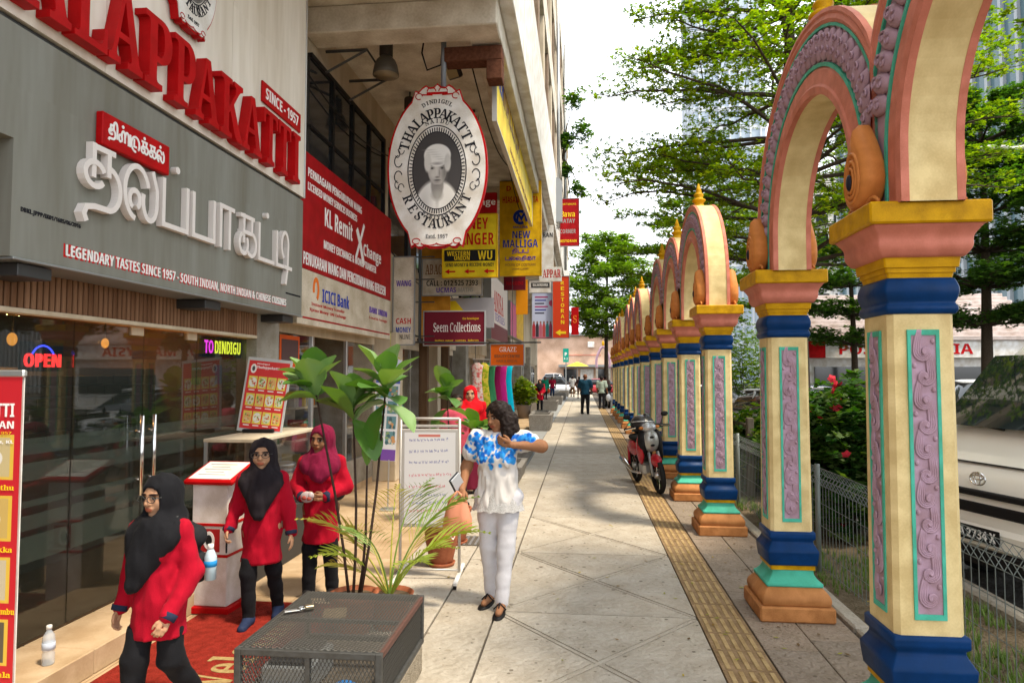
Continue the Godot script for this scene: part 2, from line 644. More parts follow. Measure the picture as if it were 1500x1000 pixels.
# ---------------------------------------------------------------- ground
func build_ground():
	var g := MB.new()
	g.quad(Vector3(-120, 0, 60), Vector3(200, 0, 60), Vector3(200, 0, -420), Vector3(-120, 0, -420))
	part(self, "ground", g.done(), M.asphalt, Vector3(0, -0.09, 0)).set_meta("kind", "structure")
	# raised concrete walk of cast slabs
	var walk := setting("walkway")
	part(walk, "bedding", boxm(Vector3(2.4, 0.05, 72)), M.joint, Vector3(0.0, -0.045, -33))
	var rng := RandomNumberGenerator.new()
	rng.seed = 5
	var x0 := -0.655
	var x1 := 0.835
	var L := 1.72
	var slab_x := _slab(x1 - x0, L, true)
	var slab_p := _slab(x1 - x0, L, false)
	var strip := _slab(0.43, L, false)
	var cs = [M.concrete, M.concrete_b, M.concrete_c]
	for i in 40:
		var z := -5.23 + L * 3 - (i + 0.5) * L
		part(walk, "slab", slab_x if i < 5 else slab_p, cs[rng.randi() % 3], Vector3((x0 + x1) / 2, rng.randf_range(-0.002, 0.002), z))
		part(walk, "slab", strip, cs[rng.randi() % 3], Vector3(x0 - 0.222, rng.randf_range(-0.002, 0.002), z + 0.3))
	# tactile paving
	var tac := setting("tactile_paving")
	var tb := MB.new()
	tb.box(Vector3(0, -0.01, 0), Vector3(0.326, 0.02, 0.296), 0.003)
	var tbar := MB.new()
	for k in 5:
		tbar.box(Vector3(-0.122 + k * 0.061, 0.002, 0), Vector3(0.03, 0.006, 0.272), 0.0028)
	var tm := tb.done()
	var bm := tbar.done()
	for i in 120:
		var t := part(tac, "tile", tm, M.tactile, Vector3(1.004, rng.randf_range(-0.002, 0.001), -0.6 - i * 0.3))
		if i < 75:
			part(t, "bars", bm, M.tactile_bar)
		else:
			part(t, "bars", bm, M.tactile_bar)
	# brown edge pavers beneath the arches
	var ed := setting("paver_strip")
	part(ed, "bedding", boxm(Vector3(0.76, 0.04, 36)), M.joint, Vector3(1.55, -0.042, -18))
	var pv := MB.new().box(Vector3(0, -0.012, 0), Vector3(0.342, 0.024, 0.592), 0.004).done()
	for i in 60:
		for k in 2:
			part(ed, "paver", pv, M.paver if rng.randf() < 0.5 else M.paver_b, Vector3(1.352 + k * 0.35, rng.randf_range(-0.004, 0.001), -0.8 - i * 0.6 - 0.2 * k))
	# kerb stones
	var kb := setting("kerb")
	var ks := MB.new().box(Vector3(0, -0.04, 0), Vector3(0.12, 0.13, 0.98), 0.015).done()
	for i in 36:
		part(kb, "kerb_stone", ks, M.kerb, Vector3(1.955, rng.randf_range(-0.004, 0.004), -0.6 - i))
	# planted verge, then the car park
	var v := MB.new().smooth()
	for i in 90:
		for j in 6:
			var q = []
			for c in [[0, 0], [1, 0], [1, 1], [0, 1]]:
				var xx: float = 2.012 + (j + c[0]) * 0.18
				var zz: float = 1.0 - (i + c[1]) * 0.4
				q.append(Vector3(xx, -0.03 + 0.05 * sin(xx * 5.1 + zz * 2.3) * sin(zz * 1.7), zz))
			v.quad(q[0], q[1], q[2], q[3])
	part(self, "planted_verge", v.done(), M.soil).set_meta("kind", "structure")
	var lot := MB.new()
	lot.bx(3.1, 3.25, -0.12, 0.06, -34, 2, 0.02)
	part(self, "parking_kerb", lot.done(), M.kerb).set_meta("kind", "structure")
	# grass tufts and fallen leaves on the verge
	var gm := MB.new()
	for i in 5:
		var a := i * 1.26
		var d := Vector3(cos(a), 0, sin(a))
		var n := Vector3(-d.z, 0, d.x) * 0.006
		gm.tri(n, -n, d * 0.035 + Vector3(0, 0.09, 0))
	var gmesh := gm.done()
	var grs := StandardMaterial3D.new()
	grs.albedo_color = lin(0.10, 0.16, 0.02).linear_to_srgb()
	grs.vertex_color_use_as_albedo = false
	grs.roughness = 0.7
	grs.backlight_enabled = true
	grs.backlight = Color(0.2, 0.3, 0.05)
	var mm := MultiMesh.new()
	mm.transform_format = MultiMesh.TRANSFORM_3D
	mm.mesh = gmesh
	mm.instance_count = 9000
	var nz := FastNoiseLite.new()
	nz.seed = 3
	nz.frequency = 0.9
	for i in 9000:
		var p := Vector3(rng.randf_range(2.05, 3.05), -0.01, -1.5 - 28.0 * pow(rng.randf(), 1.5))
		var s := rng.randf_range(0.4, 1.1)
		if nz.get_noise_2d(p.x, p.z) < 0.02:
			s = 0.02
		mm.set_instance_transform(i, Transform3D(Basis(Vector3.UP, rng.randf() * TAU).scaled(Vector3.ONE * s), p))
	var mi := MultiMeshInstance3D.new()
	mi.name = "grass"
	mi.multimesh = mm
	mi.material_override = grs
	add_child(mi)
	mi.set_meta("kind", "stuff")
	mi.set_meta("label", "patchy short grass on the verge behind the wire fence")
	mi.set_meta("category", "grass")
	# fallen leaves
	var lf := MB.new()
	lf.tri(Vector3(-0.012, 0.003, 0), Vector3(0, 0.006, 0.03), Vector3(0.012, 0.003, 0))
	lf.tri(Vector3(-0.012, 0.003, 0), Vector3(0.012, 0.003, 0), Vector3(0, 0.002, -0.026))
	var lmm := MultiMesh.new()
	lmm.transform_format = MultiMesh.TRANSFORM_3D
	lmm.use_colors = true
	lmm.mesh = lf.done()
	lmm.instance_count = 420
	for i in 420:
		var x := rng.randf_range(0.9, 2.6) if i < 330 else rng.randf_range(-1.2, 1.0)
		var p := Vector3(x, 0.004, -2.6 - 13.0 * pow(rng.randf(), 1.4))
		lmm.set_instance_transform(i, Transform3D(Basis(Vector3.UP, rng.randf() * TAU).scaled(Vector3.ONE * rng.randf_range(0.5, 1.0)), p))
		lmm.set_instance_color(i, [Color(0.35, 0.26, 0.03), Color(0.22, 0.12, 0.03), Color(0.25, 0.25, 0.03), Color(0.12, 0.07, 0.03)][rng.randi() % 4])
	var li := MultiMeshInstance3D.new()
	li.name = "fallen_leaves"
	li.multimesh = lmm
	var lm := vmat("leaf_litter", 0.8)
	li.material_override = lm
	add_child(li)
	li.set_meta("kind", "stuff")
	li.set_meta("label", "small yellow and brown leaves scattered over the paving")
	li.set_meta("category", "leaves")
	# tiled shop-front floor
	var fl := setting("arcade_floor")
	part(fl, "screed", boxm(Vector3(6.0, 0.05, 60)), M.joint, Vector3(-4.1, -0.05, -25))
	var ti := MB.new().box(Vector3(0, -0.012, 0), Vector3(0.594, 0.024, 0.594), 0.002).done()
	for i in 46:
		for k in 4:
			var mm2: Material = M.tile if rng.randf() < 0.5 else M.tile_b
			var zc := 0.0 - 0.3 - i * 0.6
			if zc < -12.2 and zc > -20.0:
				mm2 = M.tile_grey
			part(fl, "tile", ti, mm2, Vector3(-2.0 - k * 0.6, rng.randf_range(-0.0006, 0.0006), zc))
	# cast apron between tiles and walk
	var ap := setting("concrete_apron")
	var am := MB.new().box(Vector3(0, -0.012, 0), Vector3(0.594, 0.024, 1.49), 0.003).done()
	for i in 44:
		part(ap, "slab", am, cs[rng.randi() % 3] if i < 9 else M.tile_grey, Vector3(-1.397, rng.randf_range(-0.003, 0.001), 0.0 - (i + 0.5) * 1.5))

func _slab(w: float, l: float, cross: bool) -> ArrayMesh:
	var b := MB.new()
	var hx := w / 2 - 0.005
	var hz := l / 2 - 0.005
	if not cross:
		b.box(Vector3(0, -0.015, 0), Vector3(hx * 2, 0.03, hz * 2), 0.004)
		return b.done()
	b.box(Vector3(0, -0.022, 0), Vector3(hx * 2, 0.03, hz * 2), 0.004)
	# four fields between two trowelled diagonal bands
	var g := 0.026
	var c = [Vector3(-hx, 0, hz), Vector3(hx, 0, hz), Vector3(hx, 0, -hz), Vector3(-hx, 0, -hz)]
	var o := Vector3.ZERO
	var dn := Vector3(0, -0.008, 0)
	for i in 4:
		var a: Vector3 = c[i]
		var d: Vector3 = c[(i + 1) % 4]
		var mid: Vector3 = (a + d) * 0.5
		var inw := (o - mid).normalized()
		var k := g / maxf(absf(mid.x), absf(mid.z)) * 1.3
		var p0 := a.lerp(mid, k)
		var p1 := d.lerp(mid, k)
		var p2 := o - inw * g * 1.6
		b.tri(p0, p2, p1)
		b.quad(p1, p1 + dn, p2 + dn, p2)
		b.quad(p2, p2 + dn, p0 + dn, p0)
		b.quad(p0, p0 + dn, p1 + dn, p1)
	for s in [1.0, -1.0]:
		var L := sqrt(hx * hx + hz * hz) - 0.05
		b.box(Vector3.ZERO, Vector3(0.026, 0.008 + 0.001 * s, L * 2), 0.002, Transform3D(Basis(Vector3.UP, s * atan2(hx, hz)), Vector3(0, -0.0045, 0)))
	return b.done()

# ---------------------------------------------------------------- painted arcade
var col_src: Node3D
var arch_src := {}

func scroll_mesh() -> ArrayMesh:
	# carved S-scrolls up a panel 0.105 wide, 1.25 tall, centred, facing +z
	var b := MB.new()
	b.smooth(false)
	b.bx(-0.054, 0.054, -0.625, 0.625, -0.006, 0.0)
	b.smooth(true, 1)
	var n := 11
	for i in n:
		var cy := -0.555 + i * 0.11
		var sd := 1.0 if i % 2 == 0 else -1.0
		for k in 4:
			# ridges sweep down one edge and curl into the eye
			var pts = []
			var rad = []
			var r0 := 0.040 - k * 0.0095
			for t in 22:
				var u := t / 21.0
				if u < 0.35:
					var w := u / 0.35
					pts.append(Vector3(-sd * (0.004 + r0 * lerpf(0.5, 1.0, sin(w * PI / 2))), cy + lerpf(0.105, 0.0, w), 0.003))
				else:
					var w := (u - 0.35) / 0.65
					var a := PI + w * TAU * 1.15
					var r := r0 * (1.0 - w * 0.8)
					pts.append(Vector3(sd * (cos(a) * r - 0.004 + 0.010 * w), cy + sin(a) * r * 1.1, 0.004 + 0.010 * w))
				rad.append(0.0062 * (1.0 - 0.3 * u) if u > 0.08 else 0.004)
			b.tube(pts, rad, 5)
		b.ball(Vector3(sd * 0.040, cy + 0.052, 0.002), Vector3(0.010, 0.013, 0.008), 7, 5)
	return b.done()

func make_column() -> Node3D:
	var c := thing("arcade_column", "", "column", Vector3.ZERO, 0.0, "painted columns of the arcade")
	var b := MB.new()
	b.box(Vector3(0, 0.055, 0), Vector3(0.53, 0.11, 0.53), 0.012)
	part(c, "plinth", b.done(), M.plinth)
	var prof = []
	for i in 13:
		var t := i / 12.0
		prof.append(Vector2(0.236 + 0.016 * sin(t * PI) - 0.045 * t * t, 0.11 + 0.128 * t))
	part(c, "torus", MB.new().smooth().square([Vector2(0.235, 0.11)] + prof + [Vector2(0.19, 0.24)], Vector3.ZERO, 0.01).done(), M.plinth)
	var tp = []
	for i in 9:
		var t := i / 8.0
		tp.append(Vector2(0.193 - 0.045 * sin(t * PI / 2), 0.262 + 0.075 * t))
	part(c, "teal_course", MB.new().smooth().square([Vector2(0.2, 0.239), Vector2(0.2, 0.262)] + tp + [Vector2(0.148, 0.352)], Vector3.ZERO, 0.006).done(), M.teal)
	part(c, "yellow_band", MB.new().square([Vector2(0.158, 0.351), Vector2(0.158, 0.384)], Vector3.ZERO, 0.006).done(), M.yellow)
	var bp = [Vector2(0.15, 0.383), Vector2(0.166, 0.385)]
	for i in 17:
		var t := i / 16.0
		var w := 0.172 + 0.012 * sin(t * PI * 0.9) if t < 0.45 else lerpf(0.176, 0.150, smoothstep(0.45, 0.72, t))
		if t > 0.76:
			w = 0.165
		bp.append(Vector2(w, 0.387 + 0.235 * t))
	bp.append(Vector2(0.158, 0.63))
	part(c, "blue_base", MB.new().smooth().square(bp, Vector3.ZERO, 0.008).done(), M.blue)
	part(c, "shaft", MB.new().square([Vector2(0.150, 0.625), Vector2(0.144, 2.08)], Vector3.ZERO, 0.022).done(), M.cream)
	# four carved panels in raised frames
	for k in 4:
		var a := k * PI / 2
		var d := Vector3(sin(a), 0, cos(a))
		var f := MB.new()
		f.bx(-0.069, -0.054, -0.65, 0.65, 0, 0.010)
		f.bx(0.054, 0.069, -0.65, 0.65, 0, 0.010)
		f.bx(-0.054, 0.054, 0.625, 0.65, 0, 0.010)
		f.bx(-0.054, 0.054, -0.65, -0.625, 0, 0.010)
		if not T.has("scroll"):
			T["scroll"] = scroll_mesh()
		var fr := part(c, "panel_frame", f.done(), M.teal, d * 0.1455 + Vector3(0, 1.35, 0), Vector3(0, a, 0))
		part(fr, "scroll_relief", T["scroll"], M.lilac, Vector3(0, 0, 0.005))
	# capital
	var hb = [Vector2(0.146, 2.072)]
	for i in 9:
		var t := i / 8.0
		hb.append(Vector2(0.152 + 0.008 * sin(t * PI), 2.075 + 0.045 * t))
	for i in 11:
		var t := i / 10.0
		hb.append(Vector2(0.150 + 0.014 * sin(t * PI), 2.125 + 0.11 * t))
	hb.append(Vector2(0.14, 2.24))
	part(c, "blue_neck", MB.new().smooth().square(hb, Vector3.ZERO, 0.01).done(), M.blue)
	part(c, "yellow_steps", MB.new().square([Vector2(0.142, 2.238), Vector2(0.146, 2.262), Vector2(0.152, 2.262), Vector2(0.154, 2.285), Vector2(0.163, 2.285), Vector2(0.168, 2.33)], Vector3.ZERO, 0.006).done(), M.yellow)
	var sp = [Vector2(0.16, 2.328)]
	for i in 13:
		var t := i / 12.0
		sp.append(Vector2(0.182 + 0.048 * smoothstep(0.0, 1.0, t) + 0.012 * sin(t * TAU), 2.332 + 0.125 * t))
	sp.append(Vector2(0.242, 2.472))
	part(c, "salmon_moulding", MB.new().smooth().square(sp, Vector3.ZERO, 0.008).done(), M.salmon)
	part(c, "cap", MB.new().box(Vector3(0, 2.52, 0), Vector3(0.52, 0.1, 0.52), 0.008).done(), M.yellow)
	# volutes on both sides of the arch foot
	if not T.has("volute"):
		T["volute"] = _volute()
		var ey := MB.new().smooth()
		ey.ball(Vector3.ZERO, Vector3(0.012, 0.04, 0.026), 12, 8)
		T["volute_eye"] = ey.done()
	for s in [-1, 1]:
		var v := part(c, "volute", T["volute"], M.orange, Vector3(0.128 * s, 2.57, 0), Vector3(0, 0 if s > 0 else PI, 0))
		part(v, "eye", T["volute_eye"], M.eye, Vector3(0.122, 0.155, 0))
	return c

func _volute() -> ArrayMesh:
	# teardrop standing on the cap; grows out along +x from the arch face
	var b := MB.new().smooth()
	var outline = []
	for i in 24:
		var a := TAU * i / 24.0
		var y := 0.0
		var z := 0.0
		var s := sin(a)
		z = cos(a) * (0.135 if s < 0 else 0.135 * (1.0 - 0.8 * s * s))
		y = 0.155 + (s * 0.145 if s < 0 else s * 0.285)
		outline.append(Vector2(z, y))
	var rings = []
	for q in [[0.0, 0.86], [0.02, 1.0], [0.07, 1.0], [0.1, 0.9], [0.108, 0.78]]:
		var r = []
		for p in outline:
			r.append(Vector3(q[0], 0.155 + (p.y - 0.155) * q[1], -p.x * q[1]))
		rings.append(r)
	for i in rings.size() - 1:
		b.ring_join(rings[i], rings[i + 1])
	b.fan(rings[-1], true)
	for k in 3:
		var rr := [0.092, 0.068, 0.045][k] as float
		var pts = []
		for i in 21:
			var a := TAU * i / 20.0
			pts.append(Vector3(0.106 + 0.004 * k, 0.155 + sin(a) * rr * (1.5 if sin(a) > 0 else 1.1), cos(a) * rr * 0.9))
		b.tube(pts, 0.011 - 0.001 * k, 6, false)
	# leaf curl at the foot
	for s in [-1, 1]:
		var pts = []
		var rad = []
		for i in 9:
			var u := i / 8.0
			pts.append(Vector3(0.06, 0.02 + 0.028 * sin(u * PI), s * (0.05 + 0.13 * u)))
			rad.append(0.02 * (1.0 - 0.6 * u))
		b.tube(pts, rad, 6)
	b.smooth(false)
	b.bx(0.0, 0.1, 0.001, 0.02, -0.12, 0.12, 0.004)
	return b.done()

# ring strip of the arch: cross-section given as [r, x] pairs, legs go straight down
func _arch_strip(b: MB, sec: Array, half: float, spring: float, yc: float, closed := true):
	var rows = []
	var n := 28
	var path = []
	path.append([0.0, 2.562 - yc])
	for i in n + 1:
		path.append([PI * i / n, 0.0])
	path.append([PI, 2.562 - yc])
	for q in path:
		var row = []
		for s in sec:
			var zz: float = cos(q[0]) * s[0]
			var yy: float = yc + sin(q[0]) * s[0] + q[1]
			zz = clampf(zz, -half, half)
			row.append(Vector3(s[1], yy, zz))
		rows.append(row)
	for i in rows.size() - 1:
		var m := sec.size()
		for j in (m if closed else m - 1):
			var k := (j + 1) % m
			b.quad(rows[i][j], rows[i][k], rows[i + 1][k], rows[i + 1][j])
	if closed:
		b.fan(rows[0], true)
		b.fan(rows[-1], false)

func make_arch(half_n: float, half_f: float) -> Node3D:
	# spans z from +half (near column) to -half; joined sides are clipped at the column axis
	var a := thing("painted_arch", "", "arch", Vector3.ZERO, 0.0, "scalloped arches of the arcade")
	var yc := 2.79
	var S := 1.03
	var half := 1.3
	var clip := func(h): return S - 0.003 if h else 1.3
	var body := MB.new().smooth()
	# body with clipping on the joined sides is done by clamping z
	var bb := MB.new()
	_arch_clip(bb, [[0.735, -0.105], [0.735, 0.105], [1.195, 0.105], [1.195, -0.105]], half_n, half_f, yc, [0, 1, 2, 3])
	part(a, "arch_body", bb.done(), M.cream)
	for s in [-1.0, 1.0]:
		var m1 := MB.new()
		_arch_clip(m1, [[0.733, s * 0.100], [0.733, s * 0.135], [0.775, s * 0.140], [0.79, s * 0.132], [0.87, s * 0.128], [0.885, s * 0.120], [0.885, s * 0.1]], half_n, half_f, yc)
		part(a, "inner_moulding", m1.done(), M.salmon)
		var t1 := MB.new()
		_arch_clip(t1, [[0.886, s * 0.1], [0.886, s * 0.13], [0.908, s * 0.13], [0.908, s * 0.1]], half_n, half_f, yc)
		part(a, "teal_bead", t1.done(), M.teal)
		var r1 := MB.new()
		_arch_clip(r1, [[0.909, s * 0.1], [0.909, s * 0.114], [1.1, s * 0.114], [1.1, s * 0.1]], half_n, half_f, yc)
		r1.smooth(true, 2)
		var cnt := 34
		for i in cnt + 1:
			var an := PI * (i - 1.0) / (cnt - 2.0)
			var pos := Vector3(0, yc + sin(an) * 1.004, cos(an) * 1.004)
			if an < 0.0 or an > PI:
				pos = Vector3(0, yc - 0.09, 1.004 if an < 0 else -1.004)
			if pos.z > half_n - 0.05 or pos.z < -half_f + 0.05:
				continue
			var up := Vector3(0, sin(an), cos(an))
			var sd := Vector3(s, 0, 0)
			var tg := up.cross(sd)
			var xf := Transform3D(Basis(sd, up, tg), pos + Vector3(s * 0.115, 0, 0))
			r1.ball(Vector3(0.004, 0.0, 0), Vector3(0.03, 0.093, 0.054), 9, 6, xf)
			for k in 2:
				var pts = []
				for u in 9:
					var ang := u / 8.0 * TAU * 0.9
					pts.append(xf * Vector3(0.032, 0.035 - 0.065 * k + sin(ang) * (0.026 - u * 0.002), cos(ang) * (0.026 - u * 0.002)))
				r1.tube(pts, 0.007, 4)
		part(a, "scalloped_relief", r1.done(), M.lilac)
		var t2 := MB.new()
		_arch_clip(t2, [[1.101, s * 0.1], [1.101, s * 0.128], [1.118, s * 0.128], [1.118, s * 0.1]], half_n, half_f, yc)
		part(a, "teal_bead", t2.done(), M.teal)
		var m2 := MB.new()
		_arch_clip(m2, [[1.119, s * 0.1], [1.119, s * 0.125], [1.14, s * 0.135], [1.165, s * 0.128], [1.18, s * 0.137], [1.202, s * 0.134], [1.202, s * 0.1]], half_n, half_f, yc)
		part(a, "outer_moulding", m2.done(), M.salmon)
	# finial
	var f := MB.new().smooth()
	var pr = [Vector2(0.09, 0), Vector2(0.09, 0.03), Vector2(0.065, 0.05), Vector2(0.06, 0.075), Vector2(0.085, 0.1), Vector2(0.09, 0.12), Vector2(0.06, 0.14), Vector2(0.05, 0.155), Vector2(0.066, 0.18), Vector2(0.06, 0.2), Vector2(0.036, 0.22), Vector2(0.04, 0.24), Vector2(0.03, 0.265), Vector2(0.008, 0.34)]
	f.lathe(pr, 14)
	part(a, "finial", f.done(), M.yellow, Vector3(0, yc + 1.18, 0))
	return a

func _arch_clip(b: MB, sec: Array, hn: float, hf: float, yc: float, _k = []):
	var n := 30
	var path = [[0.0, 2.562 - yc]]
	for i in n + 1:
		path.append([PI * i / n, 0.0])
	path.append([PI, 2.562 - yc])
	var rows = []
	for q in path:
		var row = []
		for s in sec:
			row.append(Vector3(s[1], yc + sin(q[0]) * s[0] + q[1], clampf(cos(q[0]) * s[0], -hf, hn)))
		rows.append(row)
	var flip: bool = sec[1][1] < sec[0][1]
	for i in rows.size() - 1:
		var m := sec.size()
		for j in m:
			var k := (j + 1) % m
			if flip:
				b.quad(rows[i][k], rows[i][j], rows[i + 1][j], rows[i + 1][k])
			else:
				b.quad(rows[i][j], rows[i][k], rows[i + 1][k], rows[i + 1][j])

func build_arcade():
	var X := 1.545
	var zs = [-1.40, -3.43, -5.46, -8.10, -10.18, -12.26, -14.34, -16.80, -18.86, -20.92, -22.98, -25.45, -27.5, -29.55, -31.6]
	var ord = ["", "nearest", "second nearest", "third", "fourth", "fifth", "sixth", "seventh", "eighth", "ninth", "tenth", "eleventh", "twelfth", "thirteenth", "farthest"]
	var src := make_column()
	for i in zs.size():
		var lab := "cream column with lilac scroll panels, %s of the arcade from the camera" % ord[i]
		if i == 0:
			lab = "cream arcade column beside the camera, out of the picture at right"
		if i == 1:
			lab = "largest cream column with lilac scroll panels, in front of the van"
		if i == 2:
			lab = "second cream column with orange plinth, left of the flowering shrub"
		if i == 3:
			lab = "third cream column, right behind the parked motorcycle, under a free arch end"
		if i == 0:
			src.position = Vector3(X, 0, zs[0])
			src.set_meta("label", lab)
		else:
			copy(src, Vector3(X, 0, zs[i]), PI if i % 2 else 0.0, lab, "arcade_column")
	var pairs = [[0, 1], [1, 2], [3, 4], [4, 5], [5, 6], [7, 8], [8, 9], [9, 10], [11, 12], [12, 13], [13, 14]]
	var starts := {1: true, 3: true, 7: true, 11: true}
	var ends := {2: true, 6: true, 10: true, 14: true}
	var src2 := {}
	var k := 0
	for p in pairs:
		var n0: bool = p[0] == 3 or p[0] == 7 or p[0] == 11
		var f0: bool = ends.has(p[1])
		var key := str(n0) + str(f0)
		var at := Vector3(X, 0, (zs[p[0]] + zs[p[1]]) / 2)
		var sp: float = (zs[p[0]] - zs[p[1]]) / 2
		var lab := "%s painted arch of the arcade counted from the camera" % ["", "", "", "fourth", "fifth", "sixth", "seventh", "eighth", "ninth", "tenth", "farthest"][k]
		if k == 0:
			lab = "salmon and lilac arch cut off by the picture's top right corner"
		if k == 1:
			lab = "complete arch between the two nearest columns, its yellow finial at picture's top"
		if k == 2:
			lab = "arch with wide cream back showing, largest arch left of the flowering shrub"
		if not src2.has(key):
			var a := make_arch(1.4 if n0 else 1.026, 1.4 if f0 else 1.026)
			src2[key] = a
			a.position = at
			a.set_meta("label", lab)
		else:
			copy(src2[key], at, 0, lab, "painted_arch")
		k += 1

# ---------------------------------------------------------------- shop side
const FACE_X := PI / 2   # turn so that local +z looks along +x and local +x runs away down the street

func ink(c: String) -> Material:
	match c:
		"red": return mat("ink_red", lin(0.48, 0.006, 0.008), 0.5)
		"white": return mat("ink_white", lin(0.80, 0.78, 0.75), 0.5)
		"black": return mat("ink_black", lin(0.015, 0.015, 0.02), 0.5)
		"blue": return mat("ink_blue", lin(0.01, 0.04, 0.35), 0.5)
		"yellow": return mat("ink_yellow", lin(0.80, 0.55, 0.02), 0.5)
		"orange": return mat("ink_orange", lin(0.70, 0.16, 0.02), 0.5)
		"grey": return mat("ink_grey", lin(0.30, 0.30, 0.28), 0.5)
		"violet": return mat("ink_violet", lin(0.10, 0.04, 0.35), 0.5)
		"brown": return mat("ink_brown", lin(0.20, 0.09, 0.04), 0.5)
		"green": return mat("ink_green", lin(0.02, 0.35, 0.08), 0.5)
	return mat("ink_" + c, lin(0.5, 0.5, 0.5), 0.5)

# lines: [text, font, centre x, centre y, width, height, ink]
func write(parent: Node, lines: Array, z: float, thick := 0.003):
	for l in lines:
		var b := MB.new()
		letters(b, l[0], l[1], Vector2(l[2], l[3]), l[4], l[5], z, thick)
		part(parent, "lettering", b.done(false), ink(l[6]))

func board(called: String, label: String, at: Vector3, w: float, h: float, m: Material, turn := 0.0, thick := 0.06, rim: Material = null) -> Node3D:
	var t := thing(called, label, "sign", at, turn)
	part(t, "panel", boxm(Vector3(w, h, thick), 0.004), m)
	if rim:
		var b := MB.new()
		var r := 0.018
		b.bx(-w / 2 - r, w / 2 + r, h / 2, h / 2 + r, -thick / 2 - 0.004, thick / 2 + 0.012)
		b.bx(-w / 2 - r, w / 2 + r, -h / 2 - r, -h / 2, -thick / 2 - 0.004, thick / 2 + 0.012)
		b.bx(-w / 2 - r, -w / 2, -h / 2, h / 2, -thick / 2 - 0.004, thick / 2 + 0.012)
		b.bx(w / 2, w / 2 + r, -h / 2, h / 2, -thick / 2 - 0.004, thick / 2 + 0.012)
		part(t, "frame", b.done(), rim)
	return t

func arcp(c: Vector2, r: Vector2, a0: float, a1: float, n := 12) -> Array:
	var o = []
	for i in n + 1:
		var a := deg_to_rad(lerpf(a0, a1, float(i) / n))
		o.append(c + Vector2(cos(a) * r.x, sin(a) * r.y))
	return o

# Tamil letters as strokes in a box 1 high; returns [strokes, advance]
func tamil(g: String) -> Array:
	var V := func(x, y): return Vector2(x, y)
	match g:
		"ta": return [[[V.call(0.28, 1.0), V.call(0.28, 0.42)], [V.call(0.28, 0.94), V.call(0.78, 0.94)],
			arcp(V.call(0.3, 0.48), V.call(0.22, 0.2), 20, 330, 16),
			[V.call(0.62, 0.94), V.call(0.62, 0.5)],
			arcp(V.call(0.6, 0.3), V.call(0.3, 0.36), 80, -80, 14) + [V.call(0.3, -0.06), V.call(0.12, -0.1), V.call(0.06, -0.22), V.call(0.12, -0.34)]], 1.0]
		"la": return [[arcp(V.call(0.3, 0.32), V.call(0.14, 0.16), -60, 250, 14) , arcp(V.call(0.36, 0.45), V.call(0.33, 0.48), 262, 20, 20),
			arcp(V.call(0.72, 0.36), V.call(0.2, 0.34), 160, 360, 12) + [V.call(0.92, 0.62), V.call(0.78, 0.96)]], 1.06]
		"pa": return [[[V.call(0.08, 0.96), V.call(0.08, 0.06), V.call(0.86, 0.06), V.call(0.86, 0.96)]], 1.0]
		"aa": return [[[V.call(0.08, 0.94), V.call(0.72, 0.94)], [V.call(0.5, 0.94), V.call(0.5, 0.0)], [V.call(0.12, 0.94), V.call(0.12, 0.0)]], 0.86]
		"ka": return [[[V.call(0.3, 1.0), V.call(0.3, 0.3)], [V.call(0.12, 0.94), V.call(0.8, 0.94)], arcp(V.call(0.28, 0.28), V.call(0.2, 0.24), 90, 400, 16),
			[V.call(0.66, 0.94), V.call(0.66, 0.6)], [V.call(0.2, 0.56), V.call(0.7, 0.56)], arcp(V.call(0.62, 0.3), V.call(0.24, 0.27), 85, -140, 14)], 0.98]
		"tta": return [[[V.call(0.08, 0.96), V.call(0.08, 0.06), V.call(0.9, 0.06)]], 0.98]
		"tti": return [[[V.call(0.08, 0.96), V.call(0.08, 0.06), V.call(0.62, 0.06)], arcp(V.call(0.55, 0.64), V.call(0.2, 0.36), 250, -20, 16) + [V.call(0.72, 0.06), V.call(0.62, -0.4)], [V.call(0.5, 0.06), V.call(0.98, 0.06)]], 1.04]
		"ti": return [[[V.call(0.22, 1.0), V.call(0.22, 0.42)], [V.call(0.22, 0.94), V.call(0.55, 0.94)], arcp(V.call(0.24, 0.45), V.call(0.18, 0.2), 20, 330, 14), arcp(V.call(0.45, 0.28), V.call(0.24, 0.34), 80, -80, 10) + [V.call(0.1, -0.08), V.call(0.02, -0.25)], arcp(V.call(0.68, 0.75), V.call(0.2, 0.5), 200, 0, 12) + [V.call(0.88, 0.05)]], 1.05]
		"nna": return [[arcp(V.call(0.2, 0.3), V.call(0.17, 0.26), -60, 290, 14), arcp(V.call(0.5, 0.5), V.call(0.18, 0.42), 200, -20, 10), [V.call(0.68, 0.35), V.call(0.68, 0.06)], arcp(V.call(0.88, 0.5), V.call(0.2, 0.44), 180, -0, 10) + [V.call(1.08, 0.06), V.call(1.25, 0.06), V.call(1.25, 0.94)]], 1.4]
		"ttu": return [[[V.call(0.3, 0.8), V.call(0.3, 0.2), V.call(0.62, 0.2)], arcp(V.call(0.45, 0.4), V.call(0.45, 0.58), -40, 280, 22)], 1.05]
	return [[], 0.4]

func tamil_word(parent: Node, seq: Array, origin: Vector2, h: float, total: float, w: float, depth: float, m: Material):
	var adv := 0.0
	for g in seq:
		adv += tamil(g[0])[1]
	var sx := total / adv
	var x := origin.x
	var k := 0
	for g in seq:
		var d = tamil(g[0])
		var b := MB.new()
		var z := 0.0
		for s in d[0]:
			var pts = []
			for p in s:
				pts.append(Vector2(x + p.x * sx, origin.y + p.y * h))
			b.stroke(pts, w, 0.0, depth + z)
			z += 0.0015
		if g[1]:
			b.prism(PackedVector2Array(arcp(Vector2(x + 0.5 * sx, origin.y + h * 1.22), Vector2(w * 0.75, w * 0.75), 0, 330, 11)), 0.0, depth)
		part(parent, "letter", b.done(), m)
		x += d[1] * sx
		k += 1

